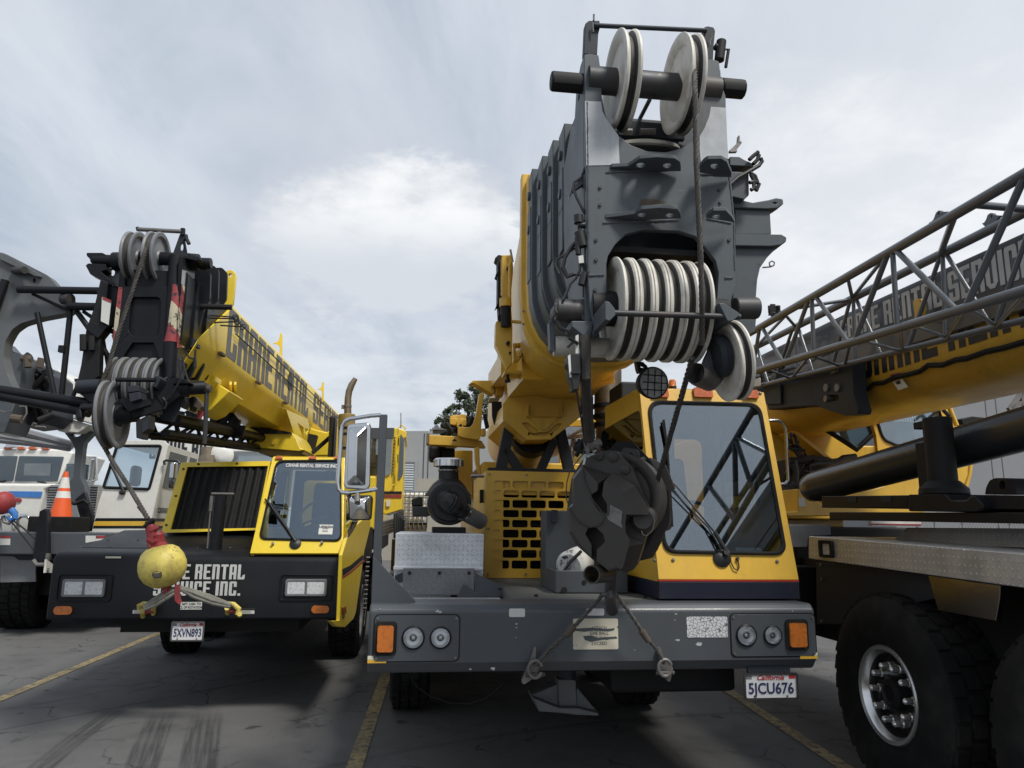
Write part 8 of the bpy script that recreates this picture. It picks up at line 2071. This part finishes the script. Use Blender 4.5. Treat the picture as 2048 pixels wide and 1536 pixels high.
# mirrors on its right
mb = MB(); mb.box(WC.p(*cH((1122, 395))[0], -.1), WC.p(*cH((1195, 285))[0], .05)); mb.build('mirror', 'mirror_back', wcr, bevel=.03)
mb = MB(); mb.box(WC.p(*cH((1122, 452))[0], -.1), WC.p(*cH((1165, 405))[0], .05)); mb.build('convex_mirror', 'plastic', wcr, bevel=.03)
mb = MB(); mb.tube(WC.P(cH((1098, 300), (1095, 275), (1110, 270), (1185, 272), (1200, 290)), -.05), .02, 8); mb.build('mirror_arm', 'plastic', wcr)
mb = MB(); mb.tube(WC.P(cH((735, 290), (790, 400), (825, 475)), -.03), .02, 6); mb.tube(WC.P(cH((745, 310), (810, 465)), -.03), .012, 6); mb.cyl(WC.p(*cH((800, 484))[0], -.03), WC.p(*cH((835, 484))[0], -.03), .03, 8); mb.build('wiper', 'plastic', wcr)
# driver seat inside and side cavity
mb = MB(); mb.box(WC.p(*cH((850, 440))[0], .6), WC.p(*cH((960, 310))[0], .9)); mb.build('driver_seat', 'sheave_grey', wcr, bevel=.08)
px_plate(WC, cH((612, 745), (1010, 745), (1010, 640), (640, 640)), .9, .5, 'cab_floor', 'cab_inside', wcr)
# louvred engine cover left of the cab
px_plate(WC, cH((330, 432), (668, 432), (640, 560), (612, 660), (320, 660)), .7, .8, 'engine_cover', 'white_paint', wcr, .02)
mb = MB()
for (xa, xb) in ((325, 385), (555, 590), (605, 655)):
    for k in range(11):
        y0 = 448 + k * 16.5; mb.prism(WC.P(cH((xa - k * 2, y0), (xb - k * 2, y0), (xb - k * 2 - 1, y0 + 8), (xa - k * 2 - 1, y0 + 8)), .695), (0, -.004, 0))
mb.build('louvre', 'ink', wcr)
# grey front bumper, mud flap and tyre
mb = MB(); a, b = WC.p(*cH((-400, 895))[0], -.9), WC.p(*cH((440, 750))[0], -.9); mb.box((a.x, -.9, a.z), (b.x + .6, -.3, b.z)); bw = mb.build('bumper', 'grey', wcr, bevel=.02)
mb = MB(); mb.box((a.x, -.3, b.z - .05), (b.x + .6, 1.0, b.z - .02)); mb.build('deck', 'grey', wcr)
for pts, mt in ((((0, 775), (70, 775), (68, 835), (0, 835)), 'tag'), (((572, 772), (700, 772), (700, 798), (572, 820)), 'tag')): px_plate(WC, cH(*pts), -.902, -.003, 'warning_label', mt, bw)
px_plate(WC, cH((0, 773), (72, 773), (72, 790), (0, 790)), -.906, -.002, 'warning_label', 'red_paint', bw); px_plate(WC, cH((640, 773), (702, 773), (702, 790), (640, 790)), -.906, -.002, 'warning_label', 'red_paint', bw)
px_plate(WC, cH((0, 905), (90, 910), (125, 935), (235, 935), (238, 1080), (0, 1085)), -.7, .03, 'mud_flap', 'sheave_grey', wcr, .004)
px_plate(WC, cH((0, 890), (235, 890), (235, 935), (125, 936), (90, 910), (0, 905)), -.72, .05, 'bumper_edge', 'grey_dark', wcr, .004)
c = WC.p(*cH((205, 1060))[0], .3); tyre(wcr, (c.x, .3, .56), (1, 0, 0), .56, .62, .30)
mb = MB(); mb.box((-2.2, 0, .5), (1.5, 8, 1.0)); mb.build('chassis', 'black_flat', wcr)
# black uprights: hinged leg at the corner and boom rest
px_plate(WC, cH((262, 610), (300, 590), (315, 620), (318, 900), (330, 940), (225, 965), (215, 930), (240, 760)), -1.0, .12, 'corner_leg', 'black', wcr, .01)
mb = MB(); mb.tube(WC.P(cH((222, 935), (245, 965), (300, 965), (322, 930), (325, 900)), -1.05), .03, 8); mb.cyl(WC.p(*cH((305, 1000))[0], -1.05), WC.p(*cH((322, 890))[0], -1.05), .03, 8); mb.build('corner_step', 'steel', wcr)
brs = px_plate(WC, cH((412, 62), (440, 60), (490, 115), (520, 110), (590, 70), (625, 80), (560, 150), (552, 190), (535, 380), (560, 430), (610, 745), (580, 745), (540, 560), (475, 560), (450, 420), (490, 380), (500, 200), (480, 150)), .3, .16, 'boom_rest', 'grey', wcr, .008)
px_plate(WC, cH((500, 530), (560, 480), (615, 640), (600, 745), (560, 745)), .1, .12, 'rest_strut', 'black', wcr, .006)
mb = MB(); mb.tube(WC.P(cH((455, 548), (500, 560), (560, 535), (590, 560)), .02), .025, 8); mb.build('rest_hose', 'black_flat', wcr)
# white boom, its dark head and white lattice jib
wb = sub('boom', WC, wcr)
px_plate(WC, cT((400, 1290), (620, 1350), (860, 1420), (860, 1280), (690, 1230), (400, 1200)), .0, .5, 'boom_side', 'white_paint', wb, .02)
px_plate(WC, cT((430, 950), (452, 955), (480, 985), (580, 1050), (620, 1120), (600, 1200), (400, 1210), (380, 1050)), 6.0, 2.0, 'cream_building', 'white_paint', wb, .02)  # cream gabled building further back, added as a slab under the boom group
px_plate(WC, rpoly(cT((580, 1290), (655, 1300), (640, 1365), (590, 1350)), 4), -.005, -.01, 'boom_opening', 'black_flat', wb)
px_plate(WC, cT((385, 1360), (520, 1330), (690, 1380), (600, 1440), (450, 1430)), .05, .4, 'boom_foot', 'white_paint', wb, .01)
hdw = sub('boom_head', WC, wcr)
px_plate(WC, cT((25, 828), (140, 825), (185, 850), (130, 1180), (60, 1380), (30, 1440), (-60, 1440), (-60, 900)), -1.2, .6, 'head_side', 'grey', hdw, .01)
px_plate(WC, cT((35, 770), (60, 755), (120, 825), (30, 830)), -1.0, .2, 'head_cap', 'grey', hdw, .01)
px_plate(WC, cT((185, 900), (300, 910), (350, 960), (400, 1000), (400, 1300), (320, 1370), (150, 1390), (110, 1330), (140, 1180)), -.7, .7, 'head_core', 'grey_dark', hdw, .02)
mb = MB()
random.seed(31)
for k in range(34):
    c = WC.p(*cT((random.uniform(150, 390), random.uniform(880, 1330)))[0], -.85 + random.uniform(0, .1)); d_ = Vector((random.uniform(-1, 1), random.uniform(-.3, .3), random.uniform(-1, 1))).normalized() * random.uniform(.05, .28); mb.cyl(c - d_, c + d_, random.uniform(.02, .055), 8)
mb.build('head_fitting', 'black_flat', hdw)
mb = MB()
for p0, p1, r in (((205, 850), (215, 940), .05), ((320, 870), (300, 940), .05), ((165, 870), (245, 880), .045), ((90, 1330), (170, 1340), .06)): mb.cyl(WC.p(*cT(p0)[0], -1.25), WC.p(*cT(p1)[0], -1.25), r, 10)
mb.build('head_pin', 'bark', hdw)
mb = MB(); mb.tube(WC.P(cT((0, 1270), (40, 1285), (90, 1270), (120, 1200)), -1.3), .008, 6); mb.tube(WC.P(cT((150, 1240), (200, 1240), (205, 1290), (180, 1340)), -1.3), .012, 6); mb.tube(WC.P(cT((250, 1390), (260, 1370), (280, 1375), (270, 1395), (350, 1400)), -1.0), .02, 6); mb.build('head_cable', 'steel', hdw)
wj = sub('lattice_jib', WC, wcr)
mb = MB()
for p0, p1, r in (((40, 1400), (560, 1540), .07), ((0, 1470), (540, 1560), .06), ((20, 1440), (400, 1500), .03), ((0, 1500), (400, 1540), .05)): mb.tube([WC.p(*cT(p0)[0], .8), WC.p(*cT(p1)[0], .8)], r, 8)
mb.build('jib_chord', 'sheave_grey', wj)
mb = MB()
for k in range(12): mb.tube([WC.p(*cT((40 + k * 42, 1404 + k * 11))[0], .8), WC.p(*cT((60 + k * 42, 1484 + k * 7))[0], .8), WC.p(*cT((82 + k * 42, 1415 + k * 11))[0], .8)], .025, 6)
mb.build('jib_brace', 'sheave_grey', wj)
# ---- white truck further left
TK = Fr(60, 980, 14.0)
tk = empty('truck', TK); tag(tk, 'white conventional truck with blue hood stripe and amber roof lamps at the left edge', 'truck')
px_plate(TK, cH((-200, 215), (30, 190), (430, 195), (490, 215), (450, 300), (395, 415), (380, 430), (-200, 430)), .8, 1.6, 'cab', 'white_paint', tk, .04)
for pts in (((-150, 240), (120, 240), (90, 405), (-150, 405)), ((130, 240), (428, 245), (385, 412), (98, 408))): px_plate(TK, rpoly(cH(*pts), 3), .79, -.01, 'windscreen', 'glass_dark', tk)
px_plate(TK, cH((165, 290), (345, 290), (335, 372), (160, 370)), .775, -.004, 'rear_window', 'glass_hazy', tk)
mb = MB(); hp = cH((-200, 420), (380, 425), (300, 470), (265, 600), (240, 780), (-200, 780)); f_ = TK.P(hp, -1.2); mb.prism(f_, (0, 2.0, 0)); mb.build('hood', 'white_paint', tk, bevel=.12, seg=4)
px_plate(TK, rpoly(cH((35, 490), (60, 475), (285, 478), (275, 518), (90, 512), (35, 505)), 2), -1.205, -.01, 'hood_stripe', 'blue_paint', tk)
px_plate(TK, circ(*cH((122, 536))[0], 7.5, 24, 4.2), -1.205, -.02, 'hood_badge', 'red_paint', tk, .004)
px_plate(TK, cH((330, 428), (300, 470), (290, 600), (270, 740), (330, 740), (345, 500)), -.6, .8, 'fender', 'white_paint', tk, .03)
for x in (20, 110, 185, 270): px_plate(TK, rpoly(cH((x, 195), (x + 8, 178), (x + 42, 176), (x + 55, 195)), 2), .75, .1, 'roof_lamp', 'amber_red', tk, .02)
px_plate(TK, cH((35, 135), (105, 130), (105, 182), (38, 186)), .7, .1, 'roof_light_box', 'chrome', tk, .01)
mb = MB(); mb.box(TK.p(*cH((582, 400))[0], -.1), TK.p(*cH((640, 262))[0], .05)); mb.build('mirror', 'mirror_back', tk, bevel=.02)
mb = MB(); mb.tube(TK.P(cH((560, 250), (640, 248), (645, 400), (610, 405)), -.02), .025, 8); mb.build('mirror_arm', 'chrome', tk)
mb = MB()
for x in (0, 115): mb.tube(TK.P(cH((x, 750), (x, 670), (x + 25, 640), (x + 65, 640), (x + 90, 665), (x + 90, 750)), -1.4), .035, 8)
mb.build('grille_guard', 'chrome', tk)
px_plate(TK, cH((440, 290), (570, 290), (560, 400), (440, 400)), .6, .5, 'sleeper_window', 'glass_dark', tk, .02)
px_plate(TK, cH((-200, 760), (260, 760), (260, 1000), (-200, 1000)), -.6, 1.4, 'chassis', 'black_flat', tk)
mb = MB(); mb.box((-1.5, 2.4, .6), (1.2, 9, 1.2)); mb.build('truck_bed', 'grey_dark', tk)
mb = MB(); mb.tube(TK.P(cH((40, 405), (15, 412), (0, 410)), .7), .02, 6); mb.tube(TK.P(cH((250, 410), (300, 420), (310, 425)), .7), .02, 6); mb.build('wiper', 'plastic', tk)
# red hook ball with blue hook on the white truck's line
rb = empty('headache_ball', WC); tag(rb, 'small red headache ball with blue hook at the left edge of the picture', 'headache ball')
c = WC.p(*cH((15, 555))[0], -1.3)
mb = MB(); mb.lathe([(0, -.15), (.08, -.14), (.14, -.08), (.16, 0), (.14, .09), (.08, .14), (0, .15)], c, Vector((-.3, 0, 1)), 28); mb.build('ball_body', 'red_paint', rb)
mb = MB(); mb.tube(WC.P(cH((50, 600), (75, 600), (98, 625), (98, 655), (75, 668), (50, 650)), -1.3), .05, 10, True, [.05, .05, .045, .04, .035, .02]); mb.build('hook', 'blue_paint', rb)
mb = MB(); mb.tube(WC.P(cH((20, 640), (30, 680), (60, 690), (78, 672)), -1.3), .025, 8); mb.build('shackle', 'steel', rb)
mb = MB(); mb.tube(WC.P(cH((70, 670), (150, 770), (225, 865)), -1.3), .012, 6); mb.tube(WC.P(cH((80, 665), (160, 725), (232, 790)), -1.3), .012, 6); mb.build('tie_rope', 'black_flat', rb)
# traffic cone standing on the white crane's deck
cn = empty('traffic_cone', WC); tag(cn, 'orange traffic cone with two white bands standing beside the boom rest of the white crane', 'traffic cone')
zb_ = WC.p(*cH((398, 645))[0], -.4); zt2 = WC.p(*cH((430, 345))[0], -.4); H2 = zt2.z - zb_.z
cx_ = (zb_.x + zt2.x) / 2 + .02
R0 = .15
def cr(t_): return R0 * (1 - t_) + .03 * t_
for t0, t1, mt, nm in ((0, .41, 'cone_orange', 'cone_body'), (.41, .56, 'cone_white', 'reflective_band'), (.56, .63, 'cone_orange', 'cone_body'), (.63, .87, 'cone_white', 'reflective_band'), (.87, 1.0, 'cone_orange', 'cone_body')):
    mb = MB(); mb.lathe([(cr(t0), H2 * t0), (cr(t1), H2 * t1)] + ([(0, H2)] if t1 == 1 else []), (cx_, -.4, zb_.z), UZ, 28); mb.build(nm, mt, cn)
mb = MB(); mb.box((cx_ - .30, -.70, zb_.z - .33), (cx_ + .30, -.10, zb_.z - .001)); mb.build('cone_stack_base', 'rubber', cn, bevel=.02)
# white boom with dark lettering and its cab, far behind the dark truss
WB = Fr(420, 900, 20.0)
fb = empty('mobile_crane', WB); tag(fb, 'far white crane with dark boom lettering glimpsed under the black truss', 'crane', 'mobile cranes parked side by side')
px_plate(WB, cG((-260, 1020), (160, 1090), (170, 1240), (-260, 1240)), .5, 1.0, 'boom', 'white_paint', fb, .02)
a = WB.p(*cG((-300, 1235))[0], .49); b = WB.p(*cG((125, 1085))[0], .49)
mb = MB(); block_text(mb, 'CRANE RU', lambda x, y: Vector((a.x + x, .49, a.z + y)), b.x - a.x, b.z - a.z, .25, .4, (0, -.01, 0)); mb.build('lettering', 'letter_black', fb)
px_plate(WB, cG((285, 1170), (580, 1180), (600, 1260), (270, 1260)), .3, 1.2, 'cab', 'glass_hazy', fb, .02)
px_plate(WB, cG((270, 1165), (580, 1172), (582, 1185), (280, 1180)), .25, 1.3, 'cab_roof', 'white_paint', fb, .01)
mb = MB(); mb.cyl(WB.p(*cG((125, 1260))[0], 0), WB.p(*cG((125, 1150))[0], 0), .16, 16); mb.cyl(WB.p(*cG((120, 1260))[0], 0), WB.p(*cG((120, 1215))[0], 0), .3, 16); mb.build('exhaust_pipe', 'exhaust', fb)
mb = MB(); mb.lathe([(0, -.2), (.28, -.2), (.3, 0), (.2, .1), (.1, .12), (0, .12)], WB.p(*cG((235, 1205))[0], 0), (0.3, -1, 0), 24); mb.cyl(WB.p(*cG((175, 1250))[0], .2), WB.p(*cG((180, 1160))[0], .2), .25, 14); mb.build('air_filter', 'white_paint', fb)
mb = MB(); mb.box((-4, .2, .6), (3.5, 6, 2.0)); mb.build('carrier', 'white_paint', fb, bevel=.05)
# water tote in a wire cage between the cranes
TT = Fr(828, 1015, 15.0)
tt = empty('water_tote', TT); tag(tt, 'white plastic water tote in a wire cage in front of the grey warehouse', 'tote')
a, b = TT.p(800, 1045, 0), TT.p(856, 983, 0)
mb = MB(); mb.box((a.x + .03, .03, a.z), (b.x - .03, 1.0, b.z - .03)); mb.build('tank', 'cone_white', tt, bevel=.06, seg=3)
mb = MB(); w_ = b.x - a.x
for k in range(7):
    x = a.x + w_ * k / 6; mb.cyl((x, -.01, a.z - .1), (x, -.01, b.z), .012, 6); mb.cyl((x, 1.03, a.z - .1), (x, 1.03, b.z), .012, 6)
for k in range(6):
    z = a.z + (b.z - a.z) * k / 5; mb.cyl((a.x, -.012, z), (b.x, -.012, z), .012, 6)
    mb.cyl((b.x, -.012, z), (b.x, 1.03, z), .012, 6)
mb.build('cage', 'mirror_back', tt)
mb = MB(); mb.box((a.x - .05, -.05, 0), (b.x + .05, 1.05, .14)); mb.box((a.x, 0, .14), (b.x, 1.0, a.z)); mb.build('pallet', 'bark', tt)
# ------------------------------------------------------------------ keep every tree at thing > part > sub-part


def local_to(o, anc):
    m_ = Matrix.Identity(4)
    while o is not None and o is not anc:
        m_ = o.matrix_basis @ m_ if False else (Matrix.LocRotScale(o.location, o.rotation_euler, o.scale) @ m_); o = o.parent
    return m_


def chain(o):
    c = []
    while o.parent is not None: c.append(o); o = o.parent
    return c, o


for o in list(S.objects):
    if o.type == 'CAMERA' or o.type == 'LIGHT' or o.parent is None: continue
    c, root = chain(o)
    if len(c) > 2 and o.type == 'MESH':
        o['_to'] = c[-2].name
moves = [(o, bpy.data.objects[o['_to']]) for o in S.objects if '_to' in o]
mats_ = [(o, p, local_to(o, p)) for o, p in moves]
for o, p, m_ in mats_:
    o.parent = p; o.matrix_parent_inverse = Matrix.Identity(4)
    o.location, r_, o.scale = m_.decompose(); o.rotation_euler = r_.to_euler()
    del o['_to']
for o in list(S.objects):          # grouping empties left without children
    if o.type == 'EMPTY' and not o.children: bpy.data.objects.remove(o)

# ------------------------------------------------------------------ loose twins in one mesh become parts of their own
SPLIT = {'jib_chord', 'truss_chord', 'wear_pad_cover', 'keeper_bracket', 'bolt', 'cowl_bolt', 'cab_bolt', 'deck_bolt', 'hood_bolt', 'box_bolt', 'skirt_bolt', 'cheek_bolt', 'heel_bolt', 'plate_screw',
         'cable_connector', 'box_plug', 'side_cable', 'saddle_rib', 'rim_rib', 'truss_hanger', 'deck_rail', 'outrigger_pipe', 'roller', 'panel_joint', 'silencer_band', 'fence_post', 'shackle_ear', 'post_spring', 'heel_pin',
         'heel_fitting', 'boom_bolt', 'bracket_pin', 'guard_latch', 'cotter_pin', 'axle', 'tie_wire', 'ring_pin', 'cab_rail', 'heel_pin', 'louvre', 'jib_brace', 'head_pin', 'hydraulic_fitting', 'shaft_end', 'exhaust_pipe', 'air_filter', 'wheel_nut', 'head_bolt'}


def islands(me):
    par = list(range(len(me.vertices)))
    def find(a):
        while par[a] != a: par[a] = par[par[a]]; a = par[a]
        return a
    for e in me.edges:
        a, b_ = find(e.vertices[0]), find(e.vertices[1])
        if a != b_: par[a] = b_
    g = {}
    for i in range(len(par)): g.setdefault(find(i), []).append(i)
    return list(g.values())


for o in list(S.objects):
    if o.type != 'MESH' or o.name.split('.')[0] not in SPLIT: continue
    isl = islands(o.data)
    if not 1 < len(isl) <= 60: continue
    base_name = o.name.split('.')[0]; src = o.data
    for k, vs_ in enumerate(isl):
        bm = bmesh.new(); bm.from_mesh(src); keep = set(vs_)
        bm.verts.ensure_lookup_table()
        bmesh.ops.delete(bm, geom=[v for v in bm.verts if v.index not in keep], context='VERTS')
        if k == 0:
            me = bpy.data.meshes.new(base_name); tgt = o
        else:
            me = bpy.data.meshes.new(base_name); tgt = o.copy(); COL.objects.link(tgt)
        bm.to_mesh(me); bm.free()
        for m_ in src.materials: me.materials.append(m_)
        tgt.data = me
